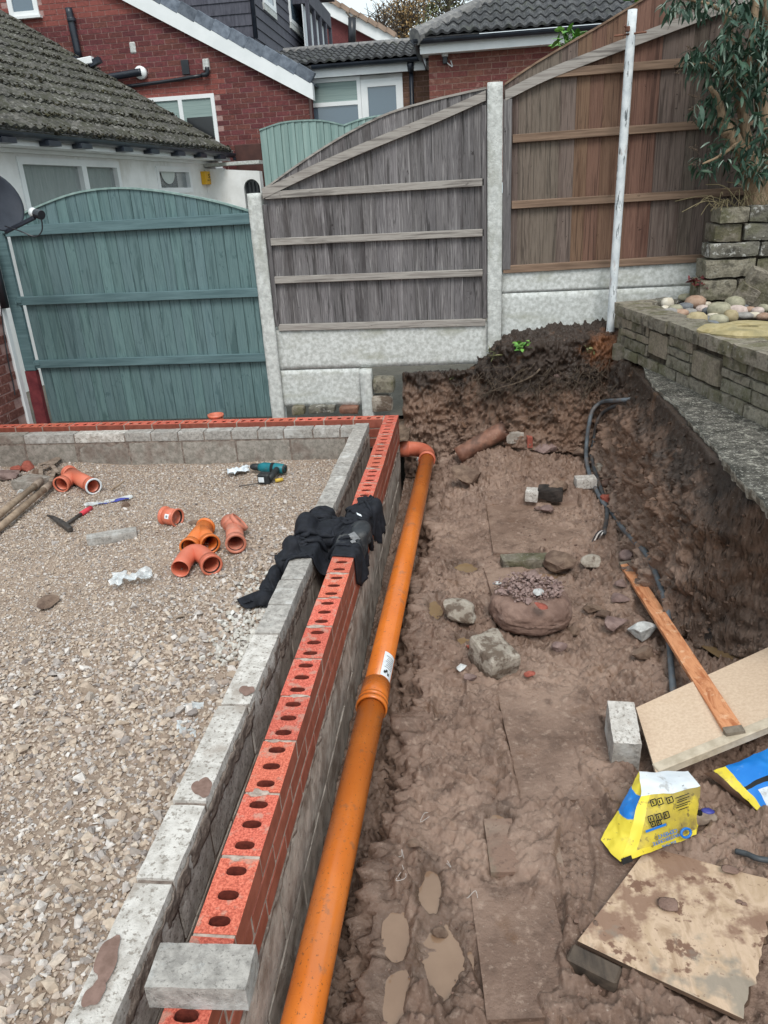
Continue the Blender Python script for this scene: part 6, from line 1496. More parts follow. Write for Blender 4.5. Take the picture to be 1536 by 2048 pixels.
# ================================================================== IN THE TRENCH
def hollow(pts, ro, ri, n=28, mi=0):
    """pipe with a wall: outer and inner skin, ring at both ends"""
    Vo, Fo = tube_geo(pts, ro, n, False); Vi, Fi = tube_geo(pts, ri, n, False); b = len(Vo); F = list(Fo) + [tuple(b + k for k in f[::-1]) for f in Fi]; m = len(pts)
    for k in range(n):
        k2 = (k + 1) % n; F.append((k, b + k, b + k2, k2)[::1]); e = (m - 1) * n; F.append((e + k, e + k2, b + e + k2, b + e + k))
    return list(Vo) + list(Vi), F
def fit_part(name, pts, ro, ri, m, parent, n=28):
    V, F = hollow(pts, ro, ri, n); return part(name, mk_mesh(name, V, F, m, True), parent)
def arc_pts(p0, p1, p2, k=12):
    p0, p1, p2 = map(lambda a: np.asarray(a, float), (p0, p1, p2)); return [(1 - t) ** 2 * p0 + 2 * t * (1 - t) * p1 + t * t * p2 for t in np.linspace(0, 1, k)]
def autosmooth(o, ang=35):
    pass
# long orange drain
dp = thing('drain_pipe', (.14, -2.2, -.46), 'long orange drain pipe lying in the trench along the brick wall', 'drain pipe')
pa, pm, pe = np.array([.071, -5.2, -.455]), np.array([.133, -2.995, -.385]), np.array([.212, -.12, -.312])
fit_part('pipe', [pa, pa + (pm - pa) * .5, pm], .055, .051, M['pipe'], dp, 36)
fit_part('pipe', [pm - nrm(pe - pm) * .02, (pm + pe) / 2, pe], .055, .051, M['pipe'], dp, 36)
dx_ = nrm(pe - pm)
for d0, d1, r in ((-.07, .085, .0605), (-.07, -.045, .0655), (-.035, -.02, .064)): fit_part('socket', [pm + dx_ * (.03 + d0), pm + dx_ * (.03 + d1)], r, .0555, M['pipe'], dp, 36)
P = arc_pts(pe + dx_ * .02, pe + dx_ * .24, pe + dx_ * .225 + np.array([-.185, .005, .0]), 18); fit_part('elbow', P, .058, .051, M['fitting'], dp, 32)
fit_part('elbow_collar', [pe - dx_ * .035, pe + dx_ * .025], .064, .0555, M['fitting'], dp, 32)
q = P[-1]; fit_part('elbow_collar', [q + (.03, 0, 0), q + (-.06, 0, 0)], .063, .05, M['fitting'], dp, 32)
fit_part('pipe', [q + (.0, 0, 0), q + (-.16, 0, .01)], .054, .05, M['fitting'], dp, 24)
# paper label on the pipe
def wrap(center, axis, r, half_len, a0, a1, m, name, parent, n=10, up=(0, 0, 1)):
    axis = nrm(axis); s = nrm(np.cross(axis, up)); u = np.cross(s, axis); V = []
    for i in range(2):
        for k in range(n + 1): a = a0 + (a1 - a0) * k / n; V.append(center + axis * (half_len * (2 * i - 1)) + r * (math.cos(a) * s + math.sin(a) * u))
    return part(name, mk_mesh(name, V, [(k, k + 1, n + 2 + k, n + 1 + k) for k in range(n)], m, True), parent)
lc = pm + dx_ * .21; lb = wrap(lc, dx_, .0562, .085, .15, 1.25, M['label_white'], 'label', dp)
for k in range(7): wrap(lc + dx_ * (-.02 + .013 * k), dx_, .0566, .0022, .30, 1.05 - .08 * (k % 3), M['grey_label'], 'print_line', lb, 6)
for k, (o, a) in enumerate(((-.055, .95), (-.06, .6), (-.045, .8))): wrap(lc + dx_ * o, dx_, .0567, .009, a - .10, a + .08, M['ink'], 'stain', lb, 4)

def rock(px, py, w, h, m, label, seed, sub=2, cuts=9, depth=None, lift=.38, cat='rock', flat=True, rz=None, name='rock', rough=.10):
    c = hit(px, py + h * .35); k = pxm(c); sx = w * k * 1.08; szz = h * k * .88; sy = sx * .8 if depth is None else depth
    V, F = rock_geo(seed, (sx, sy, szz), sub, cuts, rough); z = mud_z(c[0], c[1]) + szz * lift
    return solo(name, mk_mesh(name, V, F, M[m], not flat), label, cat, None, T(c[0], c[1], z) @ RZ((seed * .7) % 1.2 - .6 if rz is None else rz))
rock(936, 948, 64, 58, 'rock_brown', 'big tan boulder in front of the broken clay pipe', 1, 3, 7)
rock(1088, 868, 52, 24, 'rock_purple', 'thin grey slate fragment at the bank foot right of the clay pipe', 2, 2, 5, cat='slate')
rock(1112, 974, 48, 34, 'rock_brown', 'reddish brown rock behind the half-tarred brick', 3, 3)
rock(1200, 926, 34, 24, 'rock_mortar', 'pale lumpy stone right of the two grey ducts', 5, 3)
rock(1093, 1017, 28, 18, 'rock_purple', 'small lilac stone in front of the half-tarred brick', 6)
rock(1075, 1017, 14, 12, 'rock_purple', 'tiny lilac stone chip left of the small lilac stone', 66, 1)
rock(1120, 1124, 64, 40, 'rock_brown', 'muddy brown rock between the mossy slab piece and the cream stone', 7, 3)
rock(1182, 1126, 42, 32, 'rock_mortar', 'cream crusty stone near the top end of the orange batten', 8, 3)
rock(1257, 1078, 32, 32, 'rock_purple', 'smooth lilac stone lying on the grey duct', 9, 3, 6, lift=.55)
rock(1242, 1166, 26, 18, 'rock_purple', 'small grey stone left of the orange batten', 10)
rock(1282, 1262, 54, 46, 'rock_white', 'white angular limestone lump left of the orange batten', 11, 3, 12, lift=.42)
rock(1290, 1304, 50, 40, 'rock_brown', 'brown clod just below the white limestone lump', 12, 3)
rock(1230, 1246, 54, 32, 'rock_purple', 'flat brownish slab fragment left of the white limestone lump', 13, 2, 6)
rock(919, 1222, 68, 48, 'rock_mortar', 'mortar-crusted rubble lump beside the yellow puddle', 14, 3, 8)
rock(1180, 1215, 40, 24, 'rock_brown', 'dark brown clod right of the round concrete lump', 15, 3)
rock(879, 1860, 34, 30, 'rock_brown', 'small brown stone sitting in the lower puddle', 16, 2, 12)
rock(1212, 992, 24, 24, 'red_shard', 'bright red brick fragment behind the grey duct', 17, 2)
rock(1212, 955, 28, 24, 'clay', 'orange-brown clay lump behind the grey duct', 37, 2)
rock(1060, 1346, 24, 18, 'red_shard', 'red brick shard in front of the round concrete lump', 18, 2)
rock(941, 1292, 16, 14, 'red_shard', 'small red shard left of the square concrete lump', 19, 1)
rock(941, 1354, 26, 16, 'rock_purple', 'pinkish stone chip below the square concrete lump', 20, 2)
rock(921, 1336, 26, 14, 'rock_white', 'pale stone chip left of the pinkish chip', 22, 1)
rock(1120, 1290, 32, 26, 'rock_purple', 'loose stone below the right side of the round concrete lump', 23, 2)
rock(1150, 1260, 30, 20, 'rock_brown', 'brown stone right of the round concrete lump base', 24, 2)
rock(1240, 1195, 36, 16, 'rock_purple', 'flat grey stone beside the middle of the batten', 25, 2)
rock(1160, 905, 30, 20, 'rock_brown', 'brown stone at the bank foot left of the grey duct', 26, 2)
rock(985, 885, 20, 12, 'red_shard', 'terracotta chip on the mound by the clay pipe', 27, 1)
rock(832, 838, 10, 14, 'rock_white', 'white chip in the dark bank behind the brick corner', 28, 1, lift=.5)
rock(858, 826, 9, 16, 'rock_white', 'small pale stone stuck in the dark bank', 29, 1, lift=.5)
rock(826, 826, 10, 12, 'red_shard', 'red chip stuck in the dark bank by the brick corner', 30, 1, lift=.5)
rock(1225, 705, 26, 18, 'rock_brown', 'rounded mossy stone on the rusty soil below the pole', 31, 2, 4)
rock(1115, 690, 14, 16, 'rock_purple', 'pinkish stone on the soil below the right gravel board', 32, 2)
rock(1205, 1230, 30, 20, 'rock_brown', 'small brown clod left of the flat slab fragment', 33, 2)
rock(1432, 1180, 24, 52, 'tarry', 'dark buried post stump in the right bank', 34, 3, 6, lift=.3)
rock(1420, 1365, 60, 36, 'rock_brown', 'clod at the foot of the right bank behind the beige board', 35, 3)
rock(830, 1690, 34, 24, 'rock_brown', 'mud-coated stone beside the pipe trench edge', 36, 2)
# mossy broken slab piece and half bricks
def box_rock(px, py, w, d, h, m, label, seed, rz=0, tilt=0, name='brick', cat='brick', amp=.006, mats=None, zoff=0.0):
    c = hit(px, py); V, F = rough_box_geo((w, d, h), seed, (8, 5, 4), amp, 14, .18)
    return solo(name, mk_mesh(name, V, F, M[m]), label, cat, None, T(c[0], c[1], mud_z(c[0], c[1]) + h * .38 + zoff) @ RZ(rz) @ Matrix.Rotation(tilt, 4, 'Y'))
box_rock(1050, 1130, .27, .10, .06, 'stone', 'long mossy slab piece below the big muddy slab', 3, .1, 0, 'slab_piece', 'stone')
box_rock(1064, 997, .085, .10, .075, 'block_pale', 'pale mortar-coated end of a half-tarred brick', 4, -.15)
box_rock(1100, 1000, .16, .10, .08, 'tarry', 'black tarred brick lying behind the big muddy slab', 5, -.15, amp=.012)
box_rock(1170, 972, .14, .10, .07, 'block_pale', 'pale grey concrete brick piece touching the grey duct', 6, .1)
box_rock(1030, 868, .13, .09, .085, 'block_dark', 'dark old brick set in the bank behind the clay pipe', 7, 0, zoff=.03)
box_rock(1059, 868, .04, .09, .085, 'red_shard', 'broken red brick end beside the dark old brick', 8, 0, zoff=.032)
box_rock(1240, 1505, .098, .30, .13, 'block_dark', 'x', 9, .06) if False else None
# square concrete lump
c = hit(985, 1330); V, F = rough_box_geo((.15, .20, .13), 12, (9, 10, 8), .016, 10, .25); solo('concrete_lump', mk_mesh('concrete_lump', V, F, M['rock_mortar']), 'square broken concrete lump in front of the round one', 'rubble', None, T(c[0], c[1], mud_z(c[0], c[1]) + .045) @ RZ(.55) @ Matrix.Rotation(.2, 4, 'X'))
# upright pale block
b_ = thing('concrete_block', (1.12, -3.12, -.45), 'pale speckled concrete block on end beside the beige board', 'concrete block')
c = atz(1245, 1475, -.36); V, F = rough_box_geo((.100, .215, .16), 31, (8, 14, 10), .0022, 40, .06); fm = [0 if sum(V[i][2] for i in f) / len(f) > .074 else 1 for f in F]
part('body', mk_mesh('body', V, F, [M['block_pale'], M['block_grey']], False, fm), b_, T(c[0] + .004, c[1] + .02, -.375) @ RZ(-.05) @ Matrix.Rotation(.12, 4, 'X'))
# round concrete lump with rubble on top
c = atz(1060, 1245, -.44); st = thing('concrete_footing', (c[0], c[1], -.45), 'round mud-caked concrete lump with rubble on top, in the trench middle', 'concrete lump')
V, F = ico(5); V = V.copy(); rr = np.linalg.norm(V[:, :2], axis=1); V = V / ((rr ** 3 + np.abs(V[:, 2]) ** 3) ** (1 / 3))[:, None]; f_ = 1 + .10 * fbm(V * 1.7 + 5, 3, 4) + .04 * fbm(V * 5, 3, 8) + .016 * fbm(V * 14, 2, 3); V = V * f_[:, None]; V[:, 2] -= .10 * sstep(.1, -.9, V[:, 1]) * (V[:, 2] > 0); V = V * np.array([.205, .19, .095])
part('body', mk_mesh('body', V, F, M['lump'], True), st, T(c[0], c[1] + .02, -.365) @ RZ(.4) @ Matrix.Rotation(.06, 4, 'Y'))
rn = np.random.RandomState(6); k = 420; a = rn.uniform(0, 6.283, k); q = .15 * np.sqrt(rn.rand(k)); P = np.stack([c[0] - .01 + q * np.cos(a) * 1.1, c[1] + .035 + q * np.sin(a) * .85, np.full(k, -.258) + rn.uniform(-.01, .03, k) - .5 * (q ** 2)], -1); o = scatter('rubble', P, np.exp(rn.normal(0, .45, k)) * .020, HS, 9, M['mud_crumbs'], st); o.data.materials.clear(); o.data.materials.append(M['crumb'])
for i, (px, py, w, m, lb) in enumerate(((1068, 1148, 36, 'rock_purple', 'lilac slate chip lying on the round concrete lump'), (1078, 1185, 30, 'rock_white', 'pale stone chip on top of the round concrete lump'), (1083, 1212, 32, 'red_shard', 'red tile shard on top of the round concrete lump'), (992, 1166, 22, 'rock_white', 'white chip on the left rim of the round concrete lump'))):
    p = atz(px, py, -.245); V, F = rock_geo(90 + i, (w * pxm(p), w * pxm(p) * .8, .022), 2, 6); solo('stone_chip', mk_mesh('stone_chip', V, F, M[m]), lb, 'stone', None, T(*p) @ RZ(i) @ Matrix.Rotation(.3, 4, 'X'))
# slabs
names = ['large muddy paving slab in the far half of the trench', 'long muddy paving slab half covered by footprints', 'damp paving slab with a dark front edge in the near trench', 'nearest muddy paving slab at the bottom of the picture', 'muddy slab strip under the round concrete lump']
for i, ((c, w, l, rot), lb) in enumerate(zip(SLABS, names)):
    V, F = rough_box_geo((w, l, .042), 50 + i, (26, 26, 3), .0028, 7, .10); solo('paving_slab', mk_mesh('paving_slab', V, F, [M['mud'], M['slab']], False, [1 if (i == 2 or sum(V[k][2] for k in f) / len(f) < .012) else 0 for f in F]), lb, 'paving slab', 'old paving slabs in the mud', T(c[0], c[1], c[2] - .021 + .017) @ RZ(rot))
# broken clay pipe
a, b = hit(916, 926), hit(1004, 880); a = a + (0, 0, .058); b = b + (0, 0, .075); b = b + (b - a) * .22; V, F = hollow([a + (b - a) * t for t in np.linspace(0, 1, 12)], .066, .052, 30); V = np.array(V)
ax_ = nrm(b - a); s_ = (V - a) @ ax_; e = np.maximum(0, s_ - np.linalg.norm(b - a) * .9); V = V - ax_ * (e * .8 * (1 + np.sin(np.arctan2(V[:, 2] - a[2], V[:, 0] - a[0]) * 3)))[:, None] + fbm(V * 18, 2, 3)[:, None] * .003
solo('clay_pipe', mk_mesh('clay_pipe', V, F, M['clay'], True), 'broken brown clay drain pipe lying at the foot of the far bank', 'clay pipe')
# ducts
def duct(pts, r, m, label, cap=True, name='duct'):
    P = smooth_path(pts, 7); P = P + (fbm(P * 3, 2, 9) * .004)[:, None]; V, F = tube_geo(P, r, 12); return solo(name, mk_mesh(name, V, F, m, True), label, 'cable duct')
H = lambda px, py, d=.014: hit(px, py) + np.array([0, 0, d])
def HB_(px, py, lift=.02):
    p = hit(px, py); lift = (max(lift, .0) * .7 + .022) if lift > 0 else lift
    return p + (CAM - p) / np.linalg.norm(CAM - p) * lift
duct([HB_(1262, 799, -.03), HB_(1235, 801, .05), HB_(1205, 804, .09), HB_(1186, 820, .10), HB_(1178, 850, .08), HB_(1173, 890, .05), HB_(1174, 925, .03), HB_(1184, 960, .02), HB_(1203, 1000, .02), HB_(1232, 1038, .02), HB_(1262, 1075, .01), HB_(1290, 1105, .02), HB_(1312, 1150, .02), HB_(1328, 1195, .03), HB_(1336, 1240, .03), HB_(1340, 1300, .03), HB_(1345, 1372, .02), HB_(1348, 1420, .0)], .0145, M['conduit'], 'long grey plastic duct snaking down the bank and past the batten')
o = duct([HB_(1262, 803, -.03), HB_(1235, 810, .03), HB_(1208, 824, .05), HB_(1194, 845, .04), HB_(1188, 880, .04), HB_(1184, 915, .02), HB_(1198, 965, .015), HB_(1211, 1005, .015), HB_(1213, 1035, .015), HB_(1209, 1066, .02)], .0125, M['conduit_dark'], 'shorter darker duct ending in frayed white cables')
wr = thing('cable_end', hit(1195, 1082), 'frayed white cable ends poking from the shorter duct', 'cable')
for k in range(4): p = H(1208, 1064, .015); q = H(1194 + 3 * k, 1074 + 4 * k, .03 + .01 * k); e = H(1184 + 5 * k, 1086 - 2 * k, .01); mb = MB(); mb.tube(smooth_path([p, q, e], 5), .0035, 6); mb.part('core', M['wire' if k % 2 else 'black_plastic'], wr)
# beige board, batten, plywood, timber
def corner_board(px4, z4, th, n=(24, 14)):
    C = [atz(px, py, z) for (px, py), z in zip(px4, z4)]; V = []; nn = nrm(np.cross(C[1] - C[0], C[3] - C[0]))
    if nn[2] < 0: nn = -nn
    for side in (0, 1):
        for i in range(n[0] + 1):
            for j in range(n[1] + 1):
                u, v = i / n[0], j / n[1]; p = (C[0] * (1 - u) + C[1] * u) * (1 - v) + (C[3] * (1 - u) + C[2] * u) * v; V.append(p - nn * th * side)
    V = np.array(V); k = (n[0] + 1) * (n[1] + 1); Q = grid_quads(n[0] + 1, n[1] + 1); F = [tuple(q) for q in Q] + [tuple(k + a for a in q[::-1]) for q in Q]
    bd = [(i, 0) for i in range(n[0] + 1)] + [(n[0], j) for j in range(1, n[1] + 1)] + [(i, n[1]) for i in range(n[0] - 1, -1, -1)] + [(0, j) for j in range(n[1] - 1, 0, -1)]; idx = [i * (n[1] + 1) + j for i, j in bd]; m = len(idx); top = len(F)
    for a in range(m): F.append((idx[a], idx[(a + 1) % m], k + idx[(a + 1) % m], k + idx[a])[::-1])
    return V, F, top, C, nn
fb = thing('fibre_board', atz(1400, 1450, -.36), 'beige fibre board lying tilted under the orange batten', 'board')
V, F, top, CB, nb_ = corner_board([(1272, 1415), (1312, 1546), (1660, 1405), (1660, 1238)], [-.345, -.345, -.21, -.20], .026); mi = [0] * (top // 2) + [1] * (len(F) - top // 2)
part('sheet', mk_mesh('sheet', V, F, [M['fibre'], M['fibre_lip']], False, mi), fb)
e0, e1 = CB[1], CB[2]; ex_ = nrm(e1 - e0); iy = nrm(CB[0] - CB[1]); mb = MB(); cc = (e0 + e1) / 2 + iy * .020 + nb_ * .0025; mb.box((0, 0, 0), (np.linalg.norm(e1 - e0) - .004, .042, .009), frame(cc, ex_, np.cross(nb_, ex_), nb_), ch=.003); mb.part('edge_lip', M['fibre_lip'], fb)
A_ = hit(1250, 1126) + (0, 0, .055); d_ = ray(1472, 1470); s_ = ((CB[0] + nb_ * .020 - CAM) @ nb_) / (d_ @ nb_); B_ = CAM + d_ * s_
H0 = hit(1250, 1126)
for t_ in np.linspace(.008, .09, 42):          # raise the far end along its sight line until the stick lies clear on the clods
    A_ = H0 + (CAM - H0) * t_; sd_ = nrm(np.cross((0, 0, 1), B_ - A_)) * .030
    pts_ = [A_ + (B_ - A_) * f + sd_ * g for f in np.linspace(0, .62, 50) for g in (-1, 0, 1)]
    if sum(mud_z(p[0], p[1]) > p[2] - .011 for p in pts_) <= 5: break
bt = thing('batten', A_, 'orange-stained timber batten sloping from the mud onto the beige board', 'timber batten'); bd = nrm(B_ - A_); bs = nrm(np.cross(nb_, bd)); bu = np.cross(bd, bs); Lb = np.linalg.norm(B_ - A_)
V, F = rough_box_geo((.066, Lb - .075, .024), 3, (4, 60, 3), .0015, 12, .12); part('stick', mk_mesh('stick', V, F, M['batten']), bt, frame((A_ + B_) / 2, bs, bd, bu) @ Matrix.Rotation(0, 4, 'Z'))
for e, ln in ((A_, .04), (B_, .04)):
    V, F = rough_box_geo((.067, .038, .0245), 5, (4, 4, 3), .0015, 12, .12); part('sawn_end', mk_mesh('sawn_end', V, F, M['batten_mud']), bt, frame(e + bd * (.019 if e is A_ else -.019), bs, bd, bu))
pw = thing('plywood_sheet', atz(1350, 1850, -.42), 'stained weathered plywood offcut with torn edge at the lower right', 'plywood')
V, F, top, CP, np_ = corner_board([(1155, 1882), (1298, 1692), (1572, 1768), (1492, 2042)], [-.395, -.43, -.395, -.385], .013, (26, 30))
# C0 left, C1 back, C2 right-back, C3 front: torn edge between C2 and C3
u_ = (V - CP[0]) @ nrm(CP[3] - CP[0]); Lp = np.linalg.norm(CP[3] - CP[0]); tt = sstep(.80, 1.0, u_ / Lp); V = V - nrm(CP[3] - CP[0]) * (tt * np.clip(.010 + .022 * fbm(V * 44, 3, 3), 0, .04))[:, None]; V[:, 2] += .006 * fbm(V * 3, 2, 5)
part('sheet', mk_mesh('sheet', V, F, [M['ply'], M['ply_edge']], False, [0] * (top // 2) + [1] * (len(F) - top // 2)), pw)
rn = np.random.RandomState(8)
for (px, py, w) in ((1460, 1742, 34), (1335, 1810, 42), (1478, 1805, 14), (1488, 1810, 12)):
    p = atz(px, py, -.398); V, F = rock_geo(int(px), (w * pxm(p), w * pxm(p) * .8, .006), 2, 3, .25); part('mud_clod', mk_mesh('mud_clod', V, F, M['lump'], True), pw, T(p[0], p[1], p[2] + .004))
a, b = atz(1138, 1912, -.42), atz(1238, 1962, -.42); mb = MB(); mb.bar(a, b, .055, .05, ch=.006); solo('timber_offcut', mb.mesh('timber_offcut', M['black_wood']), 'dark wet timber offcut tucked under the plywood edge', 'timber')
# cement bag
def bag():
    t = thing('cement_bag', atz(1290, 1710, -.44), 'half-used yellow cement bag with white end and blue band, standing on the plywood', 'cement bag')
    P = {'fl': (1241, 1733, -.428), 'fr': (1391, 1677, -.415), 'tr': (1396, 1580, -.300), 'tl': (1281, 1600, -.285), 'sl': (1201, 1686, -.430), 'bl': (1277, 1548, -.295), 'br': (1372, 1548, -.315), 'rm': (1397, 1615, -.34), 'lm': (1262, 1690, -.375)}
    Q = {k: atz(*v) for k, v in P.items()}
    inn = np.array([.02, .16, 0]); back_l, back_r = Q['bl'] + (.0, .05, -.13), Q['br'] + (.02, .05, -.11)
    V = []; F = []; MI = []
    def patch(c00, c10, c11, c01, mfun, n=18, bulge=0.0, seed=0, crease=.006):
        b = len(V); C = [np.asarray(q, float) for q in (c00, c10, c11, c01)]; nn = nrm(np.cross(C[1] - C[0], C[3] - C[0]))
        for i in range(n + 1):
            for j in range(n + 1):
                u, v = i / n, j / n; p = (C[0] * (1 - u) + C[1] * u) * (1 - v) + (C[3] * (1 - u) + C[2] * u) * v
                w = math.sin(math.pi * u) * math.sin(math.pi * v); V.append(p + nn * (bulge * w))
        for i in range(n):
            for j in range(n):
                a = b + i * (n + 1) + j; F.append((a, a + n + 1, a + n + 2, a + 1)); MI.append(mfun((i + .5) / n, (j + .5) / n))
    fy = lambda u, v: 2 if (u < .55 and v > .1) else 1
    patch(Q['fl'], Q['fr'], Q['tr'], Q['tl'], lambda u, v: 0 if v > .985 else (1 if .12 < v and u > .18 else 2), bulge=.018)
    patch(Q['tl'], Q['tr'], Q['br'], Q['bl'], lambda u, v: 0, bulge=.008)
    def side(u, v):      # u: from the ground corner towards the front corner, v upwards
        band = .42 + .24 * u ** 2; return 3 if band < v < band + .36 else 2
    patch(Q['sl'], Q['fl'], Q['tl'], Q['bl'], side, n=70, bulge=.012)
    patch(Q['sl'], Q['bl'], back_l, Q['sl'] + (.05, .06, 0), lambda u, v: 2); patch(Q['fr'], Q['fr'] + (.03, .08, -.005), back_r, Q['tr'], lambda u, v: 2); patch(Q['bl'], Q['br'], back_r, back_l, lambda u, v: 0)
    patch(Q['tr'], back_r, back_r, Q['br'], lambda u, v: 2, n=6)
    A = np.array(V); dn = np.stack([fbm(A * 16 + q * 9, 3, 30 + q) for q in range(3)], 1) * .006 + np.stack([ridged(A * 6 + q * 5, 2, 50 + q) for q in range(3)], 1) * .0055; A = A + dn
    A[:, 2] += .010
    part('sack', mk_mesh('sack', A, F, [M['bag_white'], M['bag_grime'], M['bag_yellow'], M['bag_blue']], True, MI), t)
    # print on the front face (reads upside down)
    fx = nrm(Q['fl'] - Q['fr']); fn = nrm(np.cross(Q['fr'] - Q['fl'], Q['tl'] - Q['fl'])); 
    if fn @ (CAM - Q['fl']) < 0: fn = -fn
    fyv = np.cross(fn, fx)
    def on_front(px, py, lift=.034):
        d = ray(px, py); s = ((Q['fl'] + fn * lift - CAM) @ fn) / (d @ fn); return CAM + d * s
    def put(txt, px, py, size, m, sx=1.0, rot=0.0):
        part('lettering', text_mesh(txt, size, M[m], frame(on_front(px, py), fx, fyv, fn) @ RZ(rot), sx=sx), t)
    put('CEMENT', 1335, 1667, .0165, 'ink_blue', 1.15); put('MASTERCRETE', 1334, 1678, .0145, 'ink_blue', 1.1); put('Blue Circle', 1338, 1688, .0105, 'ink_blue', 1.1)
    mb = MB(); c = on_front(1372, 1666); ring = [c + fx * (.017 * math.cos(a)) + fyv * (.013 * math.sin(a)) for a in np.linspace(0, 6.283, 24)]; mb.tube(ring, .0042, 6); mb.part('roundel', M['ink_blue'], t)
    mb = MB(); c = on_front(1312, 1656); mb.box((0, 0, 0), (.075, .007, .001), frame(c, fx, fyv, fn)); mb.part('print_bar', M['ink_blue'], t)
    mb = MB()
    for (px, py, w, h) in ((1302, 1638, 11, 9), (1318, 1634, 11, 9), (1333, 1630, 11, 9), (1306, 1648, 9, 7), (1318, 1645, 9, 7), (1307, 1605, 12, 9), (1320, 1603, 11, 9), (1340, 1600, 13, 8)):
        c = on_front(px, py); k = pxm(c); q = frame(c, fx, fyv, fn); w2, h2 = w * k, h * k * 1.3
        for (ox, oy, a_, b_) in ((0, h2 / 2, w2, .003), (0, -h2 / 2, w2, .003), (-w2 / 2, 0, .003, h2), (w2 / 2, 0, .003, h2), (w2 * .1, 0, .004, h2 * .5)): mb.box((ox, oy, 0), (a_, b_, .001), q)
    mb.part('pictogram', M['ink'], t)
    mb = MB()
    for k_ in range(6): c = on_front(1364 + (k_ % 2) * 3, 1592 + 5 * k_); mb.box((0, 0, 0), (.05 - .006 * (k_ % 3), .0022, .001), frame(c, fx, fyv, fn))
    mb.part('small_print', M['ink'], t)
    mb = MB(); c = on_front(1254, 1720, .010); mb.box((0, 0, 0), (.036, .018, .002), frame(c, fx, fyv, fn)); mb.part('black_mark', M['ink'], t)
    put('1', 1258, 1716, .001, 'ink') if False else None
bag()
# second, emptied bag
def bag2():
    t = thing('cement_bag', atz(1490, 1570, -.42), 'emptied blue and yellow cement bag crumpled under the beige board', 'cement bag'); n = 26
    C = [atz(1428, 1545, -.375), atz(1560, 1488, -.34), atz(1590, 1640, -.41), atz(1520, 1630, -.435)]; V = []; F = []; MI = []
    for i in range(n + 1):
        for j in range(n + 1): u, v = i / n, j / n; V.append((C[0] * (1 - u) + C[1] * u) * (1 - v) + (C[3] * (1 - u) + C[2] * u) * v + np.array([0, 0, .03 * math.sin(math.pi * u) * math.sin(math.pi * v)]))
    A = np.array(V); A = A + np.stack([ridged(A * 10 + q * 5, 3, 70 + q) for q in range(3)], 1) * .008
    for i in range(n):
        for j in range(n):
            u, v = (i + .5) / n, (j + .5) / n; a = i * (n + 1) + j; F.append((a, a + n + 1, a + n + 2, a + 1)); MI.append(1 if u < .16 else (2 if v > .62 and u > .3 else (3 if .48 < v < .53 else 0)))
    part('sack', mk_mesh('sack', A, F, [M['bag_blue'], M['bag_yellow'], M['bag_white'], M['ink']], True, MI), t)
    C2 = [atz(1405, 1548, -.39), atz(1432, 1548, -.372), atz(1520, 1628, -.432), atz(1492, 1612, -.445)]; V = []; F = []
    for i in range(9):
        for j in range(17): u, v = i / 8, j / 16; V.append((C2[0] * (1 - u) + C2[1] * u) * (1 - v) + (C2[3] * (1 - u) + C2[2] * u) * v)
    A = np.array(V) + np.stack([ridged(np.array(V) * 12 + q * 5, 2, 80 + q) for q in range(3)], 1) * .006
    part('torn_flap', mk_mesh('torn_flap', A, [tuple(q) for q in grid_quads(9, 17)], M['bag_inside'], True), t)
bag2()
c = hit(1405, 1648); cn = thing('crushed_can', c, 'crushed grey can with blue print beside the yellow cement bag', 'can')
V, F = rock_geo(5, (.10, .07, .03), 3, 4); part('can', mk_mesh('can', V, F, M['iron'], True), cn, T(c[0], c[1], c[2] + .02) @ RZ(.3)); V, F = rock_geo(9, (.045, .03, .014), 2, 3); part('print', mk_mesh('print', V, F, M['blue_plastic'], True), cn, T(c[0] + .02, c[1] + .025, c[2] + .032)); mb = MB(); mb.tube([(c[0] - .012, c[1] + .01, c[2] + .026), (c[0] - .012, c[1] + .012, c[2] + .041)], .011, 12); mb.part('opening', M['ink'], cn)
mb = MB(); mb.tube(smooth_path([H(1470, 1712, .02), H(1490, 1722, .03), H(1515, 1732, .03), H(1560, 1738, .03)], 6), .009, 8); solo('black_cable', mb.mesh('black_cable', M['conduit_dark'], True), 'muddy black cable end at the right edge above the plywood', 'cable')
for i, (px, py) in enumerate(((803, 1712), (848, 1640), (940, 1795), (800, 1760), (893, 1735))):
    mb = MB(); c = hit(px, py); rr = random.Random(i); pts = [c + np.array([rr.gauss(0, .010), rr.gauss(0, .014), .010 + rr.random() * .006]) for _ in range(4)]; mb.tube(smooth_path(pts, 4), .0007, 5); solo('wire_scrap', mb.mesh('wire_scrap', M['wire']), ['bent white wire scrap beside the orange pipe', 'short white wire scrap left of the long slab', 'tiny white wire scrap near the dark-edged slab', 'white wire scrap at the pipe trench edge', 'straight white wire scrap in the mud'][i], 'wire')
# roots hanging from the far bank
mb = MB(); rr = random.Random(12)
for k in range(150):
    px = rr.uniform(940, 1245); py = rr.uniform(730, 790) - (px - 940) * .05; p = HB_(px, py, .01); d = np.array([rr.gauss(-.25, .5), rr.gauss(-.35, .2), -.6]); pts = [p]; L = rr.uniform(.10, .34)
    for s in range(6): d = d + np.array([rr.gauss(0, .3), rr.gauss(0, .12), rr.gauss(-.02, .25)]); q = pts[-1] + nrm(d) * L / 6; q[1] = min(q[1], .42); nl, nn_, _, _ = MUD_BVH.find_nearest(Vector(q)); dd_ = float((Vector(q) - nl).dot(nn_)); q = q if dd_ > .010 else np.array(nl + nn_ * .012); pts.append(q)
    r0 = rr.choice([.0011, .0015, .0020, .0028]); mb.tube(pts, list(np.linspace(r0, r0 * .4, 7)), 5)
tag(new_obj('roots', mb.mesh('roots', M['root'], True)), 'tangle of thin roots hanging from the dark bank under the fence', 'roots', None, 'stuff')
